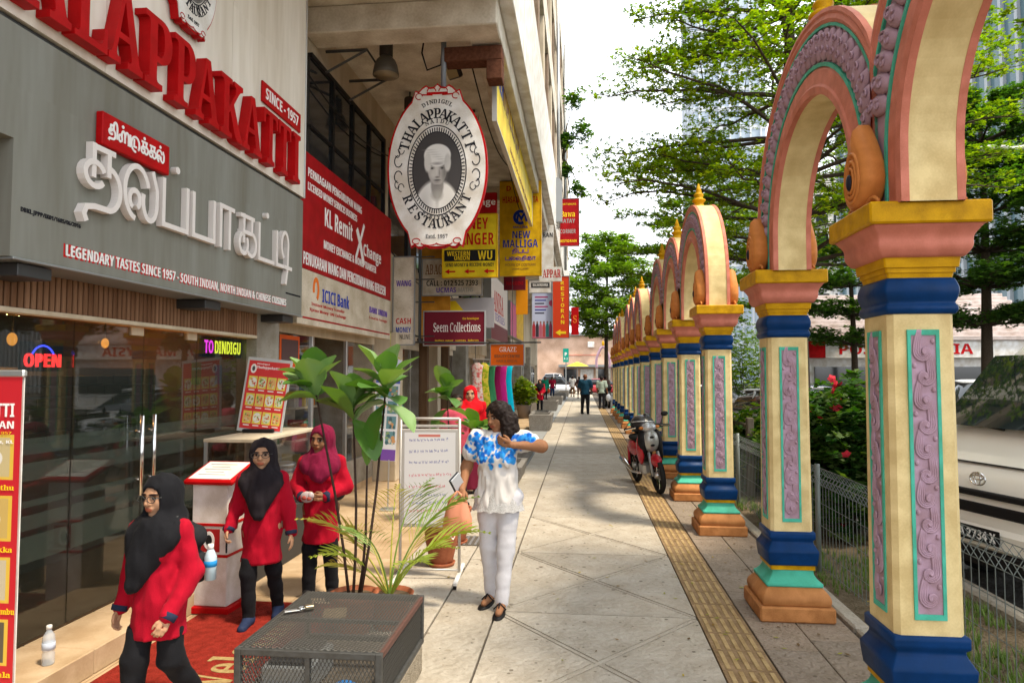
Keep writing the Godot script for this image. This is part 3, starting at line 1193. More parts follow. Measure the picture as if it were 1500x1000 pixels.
func build_restaurant():
	var r := thing("restaurant", "restaurant front with dark glass doors beneath the big grey sign box", "shop front", Vector3(-3.4, 0, 0))
	var dark := mat("room_wood", lin(0.13, 0.08, 0.05), 0.8, 0, T["g_wear"], 0.5)
	var ceil_ := mat("room_ceiling", lin(0.30, 0.27, 0.24), 0.9)
	var b := MB.new()
	b.bx(-4.6, -4.5, 0.0, 3.4, -7.05, 2.0)
	b.bx(-4.5, -0.02, 0.0, 3.4, 1.9, 2.0)
	b.bx(-4.5, -0.06, 0.0, 3.4, -7.05, -6.95)
	part(r, "room_wall", b.done(), dark)
	part(r, "room_ceiling", MB.new().bx(-4.5, -0.05, 2.75, 2.85, -6.95, 1.9).done(), ceil_)
	part(r, "room_floor", MB.new().bx(-4.5, 0.0, 0.0, 0.146, -6.95, 1.9).done(), mat("room_floor", lin(0.12, 0.09, 0.065), 0.35, 0, T["g_wear"], 1.0))
	# step of pale tiles
	var rng := RandomNumberGenerator.new()
	rng.seed = 12
	var st := MB.new().box(Vector3(0.235, 0.0755, 0), Vector3(0.47, 0.149, 0.595), 0.006).done()
	for i in 13:
		part(r, "step_tile", st, M.tile if rng.randf() < 0.5 else M.tile_b, Vector3(0.01, 0, 0.6 - i * 0.6))
	# ribbed wooden fascia
	var rib := MB.new().box(Vector3.ZERO, Vector3(0.028, 0.26, 0.036), 0.005).done()
	part(r, "fascia_board", MB.new().bx(0.06, 0.088, 2.19, 2.45, -6.98, 1.5).done(), mat("woodback", lin(0.14, 0.075, 0.045), 0.6))
	for i in 125:
		part(r, "fascia_rib", rib, M.woodrib, Vector3(0.098, 2.315, -1.0 - i * 0.048))
	part(r, "fascia_trim", MB.new().bx(0.03, 0.115, 2.155, 2.186, -6.98, 1.5, 0.004).done(), M.wallbeige)
	# glass panes with patch fittings
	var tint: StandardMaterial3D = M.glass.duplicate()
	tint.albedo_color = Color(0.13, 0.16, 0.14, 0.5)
	var edges = [1.5, -1.2, -2.9, -4.25, -4.985, -5.72, -6.62]
	for i in edges.size() - 1:
		var a: float = edges[i]
		var e: float = edges[i + 1]
		var door := i == 3 or i == 4
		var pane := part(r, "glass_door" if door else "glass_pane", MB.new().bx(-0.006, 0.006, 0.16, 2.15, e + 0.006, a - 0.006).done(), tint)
		for q in [[1.30, 1.40], [1.14, 1.25], [0.98, 1.02], [0.84, 0.93], [0.64, 0.80]]:
			part(pane, "frosted_band", MB.new().bx(0.008, 0.0095, q[0], q[1], e + 0.02, a - 0.02).done(), _frost())
		if door:
			part(pane, "patch_fitting", MB.new().bx(-0.02, 0.02, 0.155, 0.215, e + 0.02, e + 0.20, 0.004).done(), M.aluminium)
			part(pane, "patch_fitting", MB.new().bx(-0.02, 0.02, 2.09, 2.155, e + 0.02, e + 0.16, 0.004).done(), M.wallbeige)
			var hz: float = e + 0.075 if i == 3 else a - 0.075
			part(pane, "pull_handle", MB.new().smooth().tube([Vector3(0.06, 0.88, hz), Vector3(0.06, 1.48, hz)], 0.016, 10).done(), M.chrome)
			for y in [1.0, 1.36]:
				part(pane, "handle_mount", MB.new().smooth().tube([Vector3(0.0, y, hz), Vector3(0.06, y, hz)], 0.011, 8).done(), M.chrome)
	part(r, "end_pier", MB.new().bx(-0.1, 0.12, 0.0, 2.45, -7.12, -6.62, 0.008).done(), M.wallgrey)
	# room furniture seen through the glass
	part(r, "service_counter", MB.new().bx(-3.6, -3.0, 0.147, 1.25, -6.6, -3.4, 0.01).done(), mat("counterdark", lin(0.06, 0.035, 0.02), 0.4))
	var br := MB.new().box(Vector3.ZERO, Vector3(0.03, 0.085, 0.22), 0.004).done()
	for i in 12:
		for j in 6:
			part(r, "brick", br, mat("brickdark", lin(0.05, 0.045, 0.04), 0.6), Vector3(-1.2, 1.25 + j * 0.098, -4.4 - i * 0.235 - (0.117 if j % 2 else 0.0)))
	part(r, "brick_screen", MB.new().bx(-1.3, -1.216, 0.147, 1.85, -6.95, -4.2).done(), mat("mortar", lin(0.22, 0.21, 0.20), 0.9))
	for p in [[-2.0, -3.2], [-2.6, -4.4], [-1.8, -1.6], [-3.0, -2.3]]:
		part(r, "table", MB.new().bx(p[0] - 0.35, p[0] + 0.35, 0.86, 0.9, p[1] - 0.35, p[1] + 0.35, 0.01).bx(p[0] - 0.04, p[0] + 0.04, 0.147, 0.86, p[1] - 0.04, p[1] + 0.04).done(), mat("tablewood", lin(0.10, 0.05, 0.025), 0.4))
	# pendant lamps inside, lit
	var warm := glow("bulb_warm", lin(1.0, 0.42, 0.05), 0.9)
	for p in [[-0.9, 2.06, -4.75], [-1.3, 2.1, -6.3]]:
		var at := Vector3(-3.4 + p[0], p[1], p[2])
		var l := thing("pendant_bulb", "glowing amber bulb hanging behind the glass, %s" % ("near the open sign" if p[2] > -5 else "left of the running text sign"), "lamp", at)
		part(l, "bulb", MB.new().smooth().ball(Vector3.ZERO, Vector3(0.035, 0.05, 0.035), 12, 8).done(), warm)
		part(l, "cord", MB.new().tube([Vector3(0, 0.045, 0), Vector3(0, 2.75 - p[1], 0)], 0.006, 6).done(), M.black)
		var om := OmniLight3D.new()
		om.name = "bulb_light"
		om.light_color = Color(1.0, 0.7, 0.35)
		om.light_energy = 0.35
		om.light_size = 0.04
		om.omni_range = 8.0
		om.shadow_enabled = true
		l.add_child(om)
	# neon style OPEN sign
	var op := thing("open_sign", "glowing red open sign under a small blue arc behind glass", "sign", Vector3(-3.47, 1.885, -4.08), FACE_X)
	var ob := MB.new()
	letters(ob, "OPEN", "sans_bold", Vector2(0, 0), 0.30, 0.085, 0.0, 0.01)
	part(op, "lettering", ob.done(false), glow("led_red", lin(1.0, 0.03, 0.03), 2.2))
	part(op, "backboard", boxm(Vector3(0.36, 0.19, 0.01), 0.003), M.black, Vector3(0, 0.025, -0.012))
	var arc := MB.new().smooth()
	var ap = []
	for p in arcp(Vector2(0, -0.01), Vector2(0.1, 0.105), 150, 30, 12):
		ap.append(Vector3(p.x, p.y, 0))
	arc.tube(ap, 0.006, 6)
	part(op, "blue_arc", arc.done(), glow("led_blue", lin(0.05, 0.08, 1.0), 2.5))
	# running text display
	var ld := thing("led_display", "black led display with pink and yellow letters behind the glass", "sign", Vector3(-3.46, 2.05, -6.25), FACE_X)
	part(ld, "housing", boxm(Vector3(0.74, 0.19, 0.03), 0.004), M.black)
	var l1 := MB.new()
	letters(l1, "TO", "sans_bold", Vector2(-0.25, 0), 0.15, 0.12, 0.017, 0.003)
	part(ld, "lettering", l1.done(false), glow("led_pink", lin(0.9, 0.05, 0.8), 1.6))
	var l2 := MB.new()
	letters(l2, "DINDIGU", "sans_bold", Vector2(0.095, 0), 0.48, 0.12, 0.017, 0.003)
	part(ld, "lettering", l2.done(false), glow("led_yellow", lin(0.75, 0.85, 0.05), 1.6))
	# small stickers and bags behind the glass
	var gp := thing("green_poster", "small bright green poster stuck inside the restaurant glass", "poster", Vector3(-3.43, 1.80, -5.78), FACE_X)
	part(gp, "sheet", boxm(Vector3(0.15, 0.2, 0.003)), mat("stickergreen", lin(0.08, 0.42, 0.04), 0.4))
	var gq := thing("blue_poster", "small blue poster stuck inside the glass beside the green one", "poster", Vector3(-3.43, 1.79, -6.15), FACE_X)
	part(gq, "sheet", boxm(Vector3(0.12, 0.18, 0.003)), mat("stickerblue", lin(0.03, 0.12, 0.35), 0.4))

func _frost() -> Material:
	if M.has("frost"):
		return M.frost
	var m := StandardMaterial3D.new()
	m.transparency = BaseMaterial3D.TRANSPARENCY_ALPHA
	m.albedo_color = Color(0.40, 0.46, 0.40, 0.13)
	m.roughness = 0.6
	M["frost"] = m
	return m

func oval_face(rx: float, ry: float, n: int, k := 1.0) -> PackedVector2Array:
	return PackedVector2Array(arcp(Vector2.ZERO, Vector2(rx * k, ry * k), 0, 360.0 - 360.0 / n, n - 1))

# outline of the oval sign with its crown and its scrolled foot
func _sign_outline(rx: float, ry: float, grow: float) -> PackedVector2Array:
	var pts = []
	for i in 80:
		var a := TAU * i / 80.0
		var p := Vector2(cos(a) * rx, sin(a) * ry)
		var ax := absf(p.x) / rx
		if p.y > 0 and ax < 0.50:
			# crown: side scrolls and three points
			var top := ry * 1.0
			if ax > 0.38:
				top = ry * (0.975 + 0.02 * sin((ax - 0.38) / 0.12 * PI))
			else:
				top = ry * (0.99 + 0.085 * absf(cos(ax / 0.36 * PI * 1.5)) * (1.0 - 0.35 * ax / 0.38))
			p.y = maxf(p.y, top)
		if p.y < 0 and ax < 0.58:
			p.y = minf(p.y, -ry * (0.955 + 0.05 * absf(sin(ax / 0.58 * PI * 2.5))))
		pts.append(p + p.normalized() * grow)
	return PackedVector2Array(pts)

func portrait_mat() -> StandardMaterial3D:
	if M.has("portrait"):
		return M.portrait
	var p := Print.new(300, 420, lin(0.035, 0.03, 0.03))
	var w := lin(0.72, 0.70, 0.66)
	# robe, neck, face, turban
	p.soft(150, 440, 150, 190, w, 0.12)
	p.soft(70, 400, 60, 110, lin(0.50, 0.48, 0.45), 0.9, 0.7)
	p.soft(230, 400, 60, 110, lin(0.55, 0.53, 0.50), 0.9, 0.7)
	p.soft(152, 290, 44, 80, lin(0.26, 0.24, 0.22), 0.25)
	p.soft(152, 345, 46, 40, lin(0.34, 0.32, 0.29), 0.6)
	p.soft(152, 205, 62, 92, lin(0.40, 0.37, 0.34), 0.12)
	p.soft(134, 200, 50, 74, lin(0.56, 0.53, 0.49), 0.9)
	p.soft(128, 235, 26, 26, lin(0.60, 0.57, 0.52), 1.0, 0.8)
	p.soft(198, 225, 26, 70, lin(0.15, 0.14, 0.13), 0.9, 0.8)
	p.soft(120, 196, 22, 13, lin(0.16, 0.14, 0.13), 0.9, 0.9)
	p.soft(182, 196, 22, 13, lin(0.12, 0.11, 0.10), 0.9, 0.9)
	p.soft(120, 198, 9, 5, lin(0.02, 0.02, 0.02), 0.5)
	p.soft(182, 198, 9, 5, lin(0.02, 0.02, 0.02), 0.5)
	p.soft(118, 180, 24, 6, lin(0.03, 0.03, 0.03), 0.8)
	p.soft(184, 180, 24, 6, lin(0.03, 0.03, 0.03), 0.8)
	p.soft(148, 216, 10, 34, lin(0.62, 0.59, 0.54), 1.0, 0.9)
	p.soft(166, 224, 8, 28, lin(0.18, 0.16, 0.15), 1.0, 0.7)
	p.soft(152, 247, 19, 7, lin(0.15, 0.13, 0.12), 0.8, 0.9)
	p.soft(152, 264, 28, 6, lin(0.07, 0.06, 0.06), 0.7)
	p.soft(152, 274, 22, 8, lin(0.30, 0.27, 0.25), 0.9)
	p.soft(152, 292, 30, 8, lin(0.16, 0.15, 0.14), 1.0, 0.7)
	p.soft(152, 126, 88, 66, w, 0.10)
	p.soft(92, 165, 26, 62, lin(0.60, 0.58, 0.54), 0.3)
	p.soft(216, 168, 24, 58, lin(0.52, 0.50, 0.47), 0.3)
	p.soft(152, 172, 54, 12, lin(0.20, 0.18, 0.17), 1.0, 0.8)
	for i in 6:
		p.soft(100 + i * 18, 96 + i * 13, 58 - i * 4, 6, lin(0.42, 0.40, 0.37), 1.0, 0.6)
	p.soft(152, 380, 16, 60, lin(0.42, 0.40, 0.37), 1.0, 0.7)
	M["portrait"] = p.mat(0.5)
	return M["portrait"]

func oval_sign(t: Node3D, rx: float, ry: float, full: bool):
	part(t, "red_backing", MB.new().prism(_sign_outline(rx, ry, 0.022 * rx / 0.62), -0.06, 0.0).done(), M.red)
	part(t, "white_face", MB.new().prism(_sign_outline(rx, ry, -0.004), 0.0005, 0.008).done(), M.white)
	# portrait window with its toothed ring
	var n := 64
	var fx := rx * 0.60
	var fy := ry * 0.575
	var dy := ry * 0.03
	var ring := MB.new()
	var o := arcp(Vector2(0, -dy), Vector2(fx, fy), 0, 360, n)
	ring.stroke(o, rx * 0.022, 0.0082, 0.0105)
	ring.stroke(arcp(Vector2(0, -dy), Vector2(fx * 0.84, fy * 0.86), 0, 360, n), rx * 0.018, 0.0082, 0.0105)
	for i in 72:
		var a := TAU * i / 72.0
		var d := Vector2(cos(a) * fx, sin(a) * fy)
		ring.stroke([d * 0.86 + Vector2(0, -dy), d * 0.96 + Vector2(0, -dy)], rx * 0.022, 0.0082, 0.011)
	part(t, "toothed_ring", ring.done(), ink("black"))
	var pb := MB.new()
	var pts := arcp(Vector2.ZERO, Vector2(fx * 0.83, fy * 0.85), 0, 360, 48)
	for i in 48:
		var q = [Vector2.ZERO, pts[i + 1], pts[i]]
		for v in q:
			pb.st.set_uv(Vector2(0.5 + v.x / (fx * 0.83) * 0.5, 0.5 - v.y / (fy * 0.85) * 0.5))
			pb.st.add_vertex(Vector3(v.x, v.y - dy, 0.0095))
	part(t, "portrait", pb.done(), portrait_mat())
	var b := MB.new()
	arc_letters(b, "THALAPPAKATTI", "serif_bold", rx * 0.735, ry * 0.70, 161, 19, ry * 0.125, 0.92, 0.0095)
	arc_letters(b, "DINDIGUL", "serif_bold", rx * 0.85, ry * 0.86, 112, 68, ry * 0.05, 1.0, 0.0095)
	arc_letters(b, "NAIDU", "serif_bold", rx * 0.66, ry * 0.605, 113, 67, ry * 0.05, 1.0, 0.0095)
	arc_letters(b, "RESTAURANT", "serif_bold", rx * 0.72, ry * 0.715, 207, 333, ry * 0.115, 0.95, 0.0095, true)
	arc_letters(b, "BIRIYANI", "serif_bold", rx * 0.66, ry * 0.63, 242, 298, ry * 0.045, 1.0, 0.0095, true)
	letters(b, "Estd. 1957", "serif", Vector2(0, -ry * 0.87), rx * 0.45, ry * 0.05, 0.0095, 0.004)
	part(t, "lettering", b.done(false), ink("black"))
	# red scrollwork of crown and foot, black curls at the sides
	var rs := MB.new()
	for s in [-1.0, 1.0]:
		rs.stroke(arcp(Vector2(s * rx * 0.38, ry * 0.93), Vector2(rx * 0.07, ry * 0.04), 0, 300, 12), rx * 0.02, 0.008, 0.0105)
		rs.stroke([Vector2(s * rx * 0.32, ry * 0.95), Vector2(s * rx * 0.1, ry * 0.945)], rx * 0.03, 0.008, 0.0108)
		rs.stroke(arcp(Vector2(s * rx * 0.12, ry * 0.99), Vector2(rx * 0.09, ry * 0.05), 0, 180, 8), rx * 0.02, 0.008, 0.0111)
		rs.stroke(arcp(Vector2(s * rx * 0.42, -ry * 0.93), Vector2(rx * 0.08, ry * 0.035), 0, 320, 12), rx * 0.02, 0.008, 0.0105)
		rs.stroke(arcp(Vector2(s * rx * 0.16, -ry * 0.955), Vector2(rx * 0.16, ry * 0.03), 180, 360, 10), rx * 0.022, 0.008, 0.0108)
	rs.stroke([Vector2(-rx * 0.22, ry * 0.965), Vector2(rx * 0.22, ry * 0.965)], rx * 0.05, 0.008, 0.0114)
	part(t, "red_scrollwork", rs.done(), M.red)
	var bs := MB.new()
	for s in [-1.0, 1.0]:
		for v in [-1.0, 1.0]:
			bs.stroke(arcp(Vector2(s * rx * 0.80, v * ry * 0.10 + ry * 0.0), Vector2(rx * 0.08, ry * 0.075), 90 if v > 0 else 270, (90 if v > 0 else 270) + 250 * s * v * -1, 14), rx * 0.02, 0.008, 0.0105)
			bs.stroke(arcp(Vector2(s * rx * 0.74, v * ry * 0.24), Vector2(rx * 0.06, ry * 0.05), 0, 280 * s * v, 12), rx * 0.016, 0.008, 0.0108)
			bs.stroke(arcp(Vector2(s * rx * 0.82, v * ry * 0.20), Vector2(rx * 0.05, ry * 0.05), 90, 90 + 240 * s * v, 10), rx * 0.016, 0.008, 0.0111)
	part(t, "curls", bs.done(), ink("black"))

func build_restaurant_signs():
	# grey box sign
	var g := thing("grey_sign_box", "long grey sign box with raised white Tamil letters over the restaurant glass", "sign", Vector3(-3.0, 0, 0), FACE_X)
	var b := MB.new()
	b.prism(PackedVector2Array([Vector2(3.28, 2.42), Vector2(7.04, 2.42), Vector2(7.04, 3.665), Vector2(-1.0, 3.665), Vector2(-1.0, 3.05), Vector2(3.28, 3.05)]), -0.38, 0.0)
	part(g, "box", b.done(), M.signgrey)
	part(g, "recess_panel", MB.new().bx(-1.0, 3.277, 2.42, 3.05, -0.38, -0.2).done(), M.signgrey_d)
	part(g, "top_channel", MB.new().bx(-1.0, 7.04, 3.666, 3.70, -0.36, -0.03).done(), M.steel_dark)
	part(g, "edge_trim", MB.new().bx(3.29, 7.05, 2.405, 2.419, -0.37, 0.012, 0.003).done(), M.steel_grey)
	for u in [3.5, 5.35, 6.8]:
		part(g, "bracket", MB.new().bx(u - 0.12, u + 0.12, 2.33, 2.40, -0.3, -0.04, 0.004).done(), M.steel_dark)
	tamil_word(g, [["ta", false], ["la", false], ["pa", true], ["pa", false], ["aa", false], ["ka", false], ["tta", true], ["tti", false]], Vector2(3.72, 2.84), 0.37, 2.98, 0.036, 0.045, mat("letterwhite", lin(0.72, 0.66, 0.62), 0.45))
	var rp := part(g, "red_plate", MB.new().bx(3.88, 4.57, 3.22, 3.43, 0.001, 0.05, 0.006).done(), M.red)
	# the small word on the plate
	var sub := Node3D.new()
	tamil_plate(rp)
	var lb := MB.new()
	letters(lb, "LEGENDARY TASTES SINCE 1957 - SOUTH INDIAN, NORTH INDIAN & CHINESE CUISINES", "sans_bold", Vector2(5.16, 2.515), 2.98, 0.078, 0.002, 0.004)
	part(g, "lettering", lb.done(false), ink("white"))
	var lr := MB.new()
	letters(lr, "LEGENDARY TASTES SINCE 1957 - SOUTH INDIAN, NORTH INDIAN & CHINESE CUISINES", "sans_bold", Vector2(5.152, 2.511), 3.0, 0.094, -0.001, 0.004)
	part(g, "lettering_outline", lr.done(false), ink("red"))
	var ls := MB.new()
	letters(ls, "DBKL.JPPP/IK01/1685/06/2016", "sans_bold", Vector2(3.56, 2.68), 0.44, 0.032, 0.002, 0.003)
	letters(ls, "DINDIGUL THALAPPAKATTI RESTAURANT SDN BHD", "sans", Vector2(6.82, 2.62), 0.36, 0.016, 0.002, 0.003)
	part(g, "lettering", ls.done(false), ink("black"))
	# white upper wall board with red letters
	var w := thing("white_sign_wall", "white sign board with big red serif letters above the grey box", "sign", Vector3(-3.0, 0, 0), FACE_X)
	var wb := MB.new()
	wb.bx(-1.0, 2.4, 3.705, 6.33, -0.4, 0.0)
	for i in 3:
		wb.bx(2.404 + i * 1.55, 2.4 + (i + 1) * 1.55, 3.705, 6.33, -0.4, 0.0)
	part(w, "board", wb.done(), mat("signwall", lin(0.82, 0.76, 0.67), 0.6, 0, T["g_streak"], 0.2, null, 0, true))
	part(w, "edge_cap", MB.new().bx(7.052, 7.075, 3.70, 6.33, -0.4, 0.012, 0.004).done(), M.aluminium)
	var st = [["T", 2.62, 2.9], ["H", 2.9, 3.22], ["A", 3.2, 3.56], ["L", 3.575, 3.86], ["A", 3.86, 4.2], ["P", 4.21, 4.52], ["P", 4.54, 4.82], ["A", 4.815, 5.17], ["K", 5.175, 5.55], ["A", 5.545, 5.91], ["T", 5.93, 6.23], ["T", 6.24, 6.53], ["I", 6.57, 6.76]]
	for l in st:
		var m := MB.new()
		letters(m, l[0], "serif_bold", Vector2((l[1] + l[2]) / 2, 4.015), l[2] - l[1] - 0.012, 0.50, 0.045, 0.085)
		part(w, "letter", m.done(false), M.red)
	part(w, "since_plate", MB.new().bx(6.03, 6.90, 4.36, 4.56, 0.001, 0.022, 0.004).done(), M.red)
	var sl := MB.new()
	letters(sl, "SINCE - 1957", "sans_bold", Vector2(6.46, 4.46), 0.74, 0.11, 0.024, 0.004)
	part(w, "lettering", sl.done(false), ink("white"))
	var em := thing("oval_emblem", "small oval restaurant emblem fixed high on the white sign wall", "sign", Vector3(-2.93, 4.93, -4.78), FACE_X)
	oval_sign(em, 0.33, 0.53, true)
	# hanging oval sign
	var o := thing("oval_hanging_sign", "large hanging oval sign with a turbaned man's black and white portrait", "sign", Vector3(-1.82, 4.40, -8.4), 0.0)
	oval_sign(o, 0.625, 1.0, true)
	part(o, "hanger_pipe", MB.new().smooth().tube([Vector3(0.06, 1.0, -0.09), Vector3(0.06, 1.95, -0.09)], 0.035, 10).done(), mat("pipegrey", lin(0.22, 0.24, 0.27), 0.5, 0.2))
	part(o, "hanger_strap", MB.new().bx(-0.02, 0.12, 0.7, 0.76, -0.13, -0.062).bx(-0.02, 0.12, 0.3, 0.36, -0.13, -0.062).bx(0.03, 0.09, 0.25, 1.0, -0.11, -0.07).done(), M.steel_dark)

func tamil_plate(plate: Node):
	var seq = [["ti", false], ["nna", true], ["ttu", false], ["ka", true], ["ka", false], ["la", true]]
	var adv := 0.0
	for g in seq:
		adv += tamil(g[0])[1]
	var sx := 0.58 / adv
	var x := 3.93
	for g in seq:
		var d = tamil(g[0])
		var b := MB.new()
		var z := 0.0
		for s in d[0]:
			var pts = []
			for p in s:
				pts.append(Vector2(x + p.x * sx, 3.285 + p.y * 0.085))
			b.stroke(pts, 0.014, 0.0505, 0.054 + z)
			z += 0.0005
		if g[1]:
			b.prism(PackedVector2Array(arcp(Vector2(x + 0.45 * sx, 3.285 + 0.105), Vector2(0.011, 0.011), 0, 330, 9)), 0.0505, 0.054)
		part(plate, "letter", b.done(), ink("white"))
		x += d[1] * sx

func build_block():
	# the long shop building: soffit, beam, wall, upper floors
	var k := thing("shop_building", "long shop building overhanging the left side of the street", "building", Vector3.ZERO)
	part(k, "soffit", MB.new().bx(-3.4, -1.0, 6.34, 6.6, -52.0, 2.0).done(), M.offwhite)
	part(k, "cross_beam", MB.new().bx(-3.4, -1.0, 6.0, 6.34, -8.35, -7.95, 0.015).done(), M.offwhite)
	for z in [-16.3, -24.5, -33.0, -41.5]:
		part(k, "cross_beam", MB.new().bx(-3.4, -1.0, 6.0, 6.34, z - 0.4, z, 0.015).done(), M.offwhite)
	part(k, "edge_beam", MB.new().bx(-1.4, -1.0, 6.02, 6.339, -52.0, -8.36, 0.01).done(), M.offwhite)
	part(k, "upper_wall", MB.new().bx(-3.75, -3.4, 2.42, 6.34, -52.0, -7.06).done(), M.wallbeige)
	part(k, "side_wall", MB.new().bx(-3.75, -3.41, 3.3, 6.34, -7.05, 2.0).done(), M.wallbeige)
	# white outer fascia and the floors above
	part(k, "fascia", MB.new().bx(-1.0, -0.82, 6.36, 8.35, -46.0, 2.0, 0.01).done(), M.white)
	for f in 3:
		var y := 8.36 + f * 3.0
		part(k, "floor_band", MB.new().bx(-1.02, -0.86, y + 2.05, y + 2.98, -46.0, 2.0, 0.01).done(), M.offwhite)
		part(k, "window_wall", MB.new().bx(-1.6, -1.3, y, y + 2.05, -46.0, 2.0).done(), mat("upperglass", lin(0.10, 0.10, 0.11), 0.2))
		for i in 20:
			var z := -6.0 - i * 2.0
			part(k, "pilaster", MB.new().bx(-1.3, -0.88, y + 0.001, y + 2.049, z - 0.45, z, 0.01).done(), M.wallbeige if i % 2 else mat("pilasterbrown", lin(0.30, 0.22, 0.16), 0.8, 0, T["g_wear"], 0.4, null, 0, true))
			part(k, "window_frame", MB.new().bx(-1.29, -1.24, y + 0.1, y + 1.95, z - 1.25, z - 1.19).done(), M.aluminium)
	part(k, "core", MB.new().bx(-12.0, -1.6, 6.61, 17.3, -46.0, 2.0).done(), M.wallbeige)
	part(k, "drain_pipe", MB.new().smooth().tube([Vector3(-0.74, 6.5, -31), Vector3(-0.74, 17.0, -31)], 0.06, 8).done(), M.steel_grey)
	part(k, "drain_pipe", MB.new().smooth().tube([Vector3(-0.74, 6.5, -22), Vector3(-0.74, 17.0, -22)], 0.05, 8).done(), M.aluminium)
	# first-floor window strip beyond the restaurant
	var frame: Material = M.black
	for q in [[-8.0, -11.2], [-11.6, -16.2], [-16.8, -24.0]]:
		var n := 4
		var z0: float = q[0]
		var z1: float = q[1]
		for i in n:
			var a := lerpf(z0, z1, float(i) / n)
			var e := lerpf(z0, z1, float(i + 1) / n)
			var wdw := part(k, "window", MB.new().bx(-3.4, -3.36, 3.95, 5.74, e + 0.04, a - 0.04).done(), M.glass_dark)
			part(wdw, "window_frame", MB.new().bx(-3.4, -3.33, 3.9, 5.80, e - 0.035, e + 0.035).bx(-3.4, -3.33, 5.74, 5.80, e + 0.036, a - 0.036).bx(-3.4, -3.335, 4.85, 4.89, e + 0.036, a - 0.036).done(), frame)
	# steel awning bracket under the beam and the conduit
	part(k, "bracket_frame", MB.new().tube([Vector3(-3.3, 5.98, -8.4), Vector3(-2.75, 5.98, -8.4), Vector3(-2.75, 5.98, -9.3), Vector3(-3.3, 5.98, -9.3)], 0.022, 4).tube([Vector3(-3.3, 5.7, -8.4), Vector3(-2.75, 5.98, -8.4)], 0.018, 4).tube([Vector3(-3.3, 5.7, -9.3), Vector3(-2.75, 5.98, -9.3)], 0.018, 4).done(), M.steel_dark)
	part(k, "rusty_joist", MB.new().bx(-1.75, -1.0, 5.8, 5.99, -8.7, -8.45, 0.01).bx(-1.2, -1.0, 5.55, 5.8, -8.7, -8.45, 0.01).done(), mat("rust", lin(0.15, 0.06, 0.035), 0.9, 0, T["g_soil"], 2.0))
	part(k, "cable", MB.new().smooth().tube([Vector3(-2.0, 6.3, -8.5), Vector3(-2.05, 5.95, -8.5), Vector3(-1.98, 5.72, -8.5), Vector3(-1.8, 5.78, -8.5), Vector3(-1.78, 6.0, -8.5)], 0.012, 6).done(), M.black)
	for q in [[-3.3, 5.55, -7.2, -24.0, 0.25], [-3.28, 3.95, -11.3, -30.0, 0.35], [-1.45, 5.95, -8.6, -28.0, 0.3], [-3.25, 2.62, -7.2, -18.0, 0.12]]:
		var cp = []
		for i in 33:
			var u := i / 32.0
			cp.append(Vector3(q[0], q[1] - q[4] * absf(sin(u * PI * 4.0)), lerpf(q[2], q[3], u)))
		part(k, "cable", MB.new().smooth().tube(cp, 0.011, 5).done(), M.black)
	# pier line between shops
	for z in [-11.25, -14.6, -18.2, -24.2, -29.5, -35.0, -41.0]:
		part(k, "pier", MB.new().bx(-3.55, -3.12, 0.0, 2.5 if z > -12 else 3.4, z - 0.42, z, 0.012).done(), M.wallbeige if z > -15 else M.wallgrey)
	part(k, "end_wall", MB.new().bx(-12, -3.4, 0, 6.34, -52, -51.8).done(), M.wallbeige)

func build_ceiling_lamps():
	for q in [[-2.6, -8.75, "big brown dome lamp hanging from the soffit, the nearer one", 1.0], [-2.75, -10.6, "brown dome lamp hanging from the soffit behind the oval sign", 1.0]]:
		var l := thing("dome_lamp", q[2], "lamp", Vector3(q[0], 6.34, q[1]), 0.0, "dome lamps under the soffit")
		var b := MB.new().smooth()
		b.lathe([Vector2(0.175, -0.55), Vector2(0.17, -0.50), Vector2(0.155, -0.42), Vector2(0.125, -0.35), Vector2(0.085, -0.31), Vector2(0.08, -0.30)], 20)
		part(l, "shade", b.done(), mat("lampbrown", lin(0.11, 0.095, 0.075), 0.5, 0.2))
		part(l, "gear_box", MB.new().smooth().lathe([Vector2(0.085, -0.30), Vector2(0.09, -0.28), Vector2(0.09, -0.12), Vector2(0.08, -0.1)], 16).done(), mat("lampgear", lin(0.07, 0.06, 0.05), 0.6))
		part(l, "diffuser", MB.new().smooth().lathe([Vector2(0.168, -0.552), Vector2(0.168, -0.548)], 20).done(), mat("lampglass", lin(0.25, 0.20, 0.12), 0.3))
		part(l, "hook", MB.new().tube([Vector3(0, -0.1, 0), Vector3(0, 0.0, 0)], 0.012, 6).done(), M.steel_dark)
	for q in [[-1.80, -9.4, "square floodlight clamped near the soffit above the oval sign"], [-1.86, -11.4, "square floodlight clamped near the soffit, half behind the oval sign"]]:
		var l := thing("floodlight", q[2], "lamp", Vector3(q[0], 6.1, q[1]), -0.5, "floodlights under the soffit")
		var xf := Transform3D(Basis(Vector3(1, 0, 0), 0.6), Vector3.ZERO)
		part(l, "housing", MB.new().box(Vector3.ZERO, Vector3(0.22, 0.2, 0.1), 0.02, xf).done(), M.steel_dark)
		part(l, "lens", MB.new().box(Vector3(0, 0, 0.053), Vector3(0.18, 0.16, 0.006), 0.0, xf).done(), mat("floodlens", lin(0.45, 0.38, 0.2), 0.2))
		part(l, "bracket", MB.new().tube([Vector3(-0.12, 0, 0), Vector3(-0.12, 0.2, -0.05), Vector3(0.12, 0.2, -0.05), Vector3(0.12, 0, 0)], 0.01, 4).tube([Vector3(0, 0.2, -0.05), Vector3(0, 0.24, -0.05)], 0.02, 6).done(), M.steel_dark)

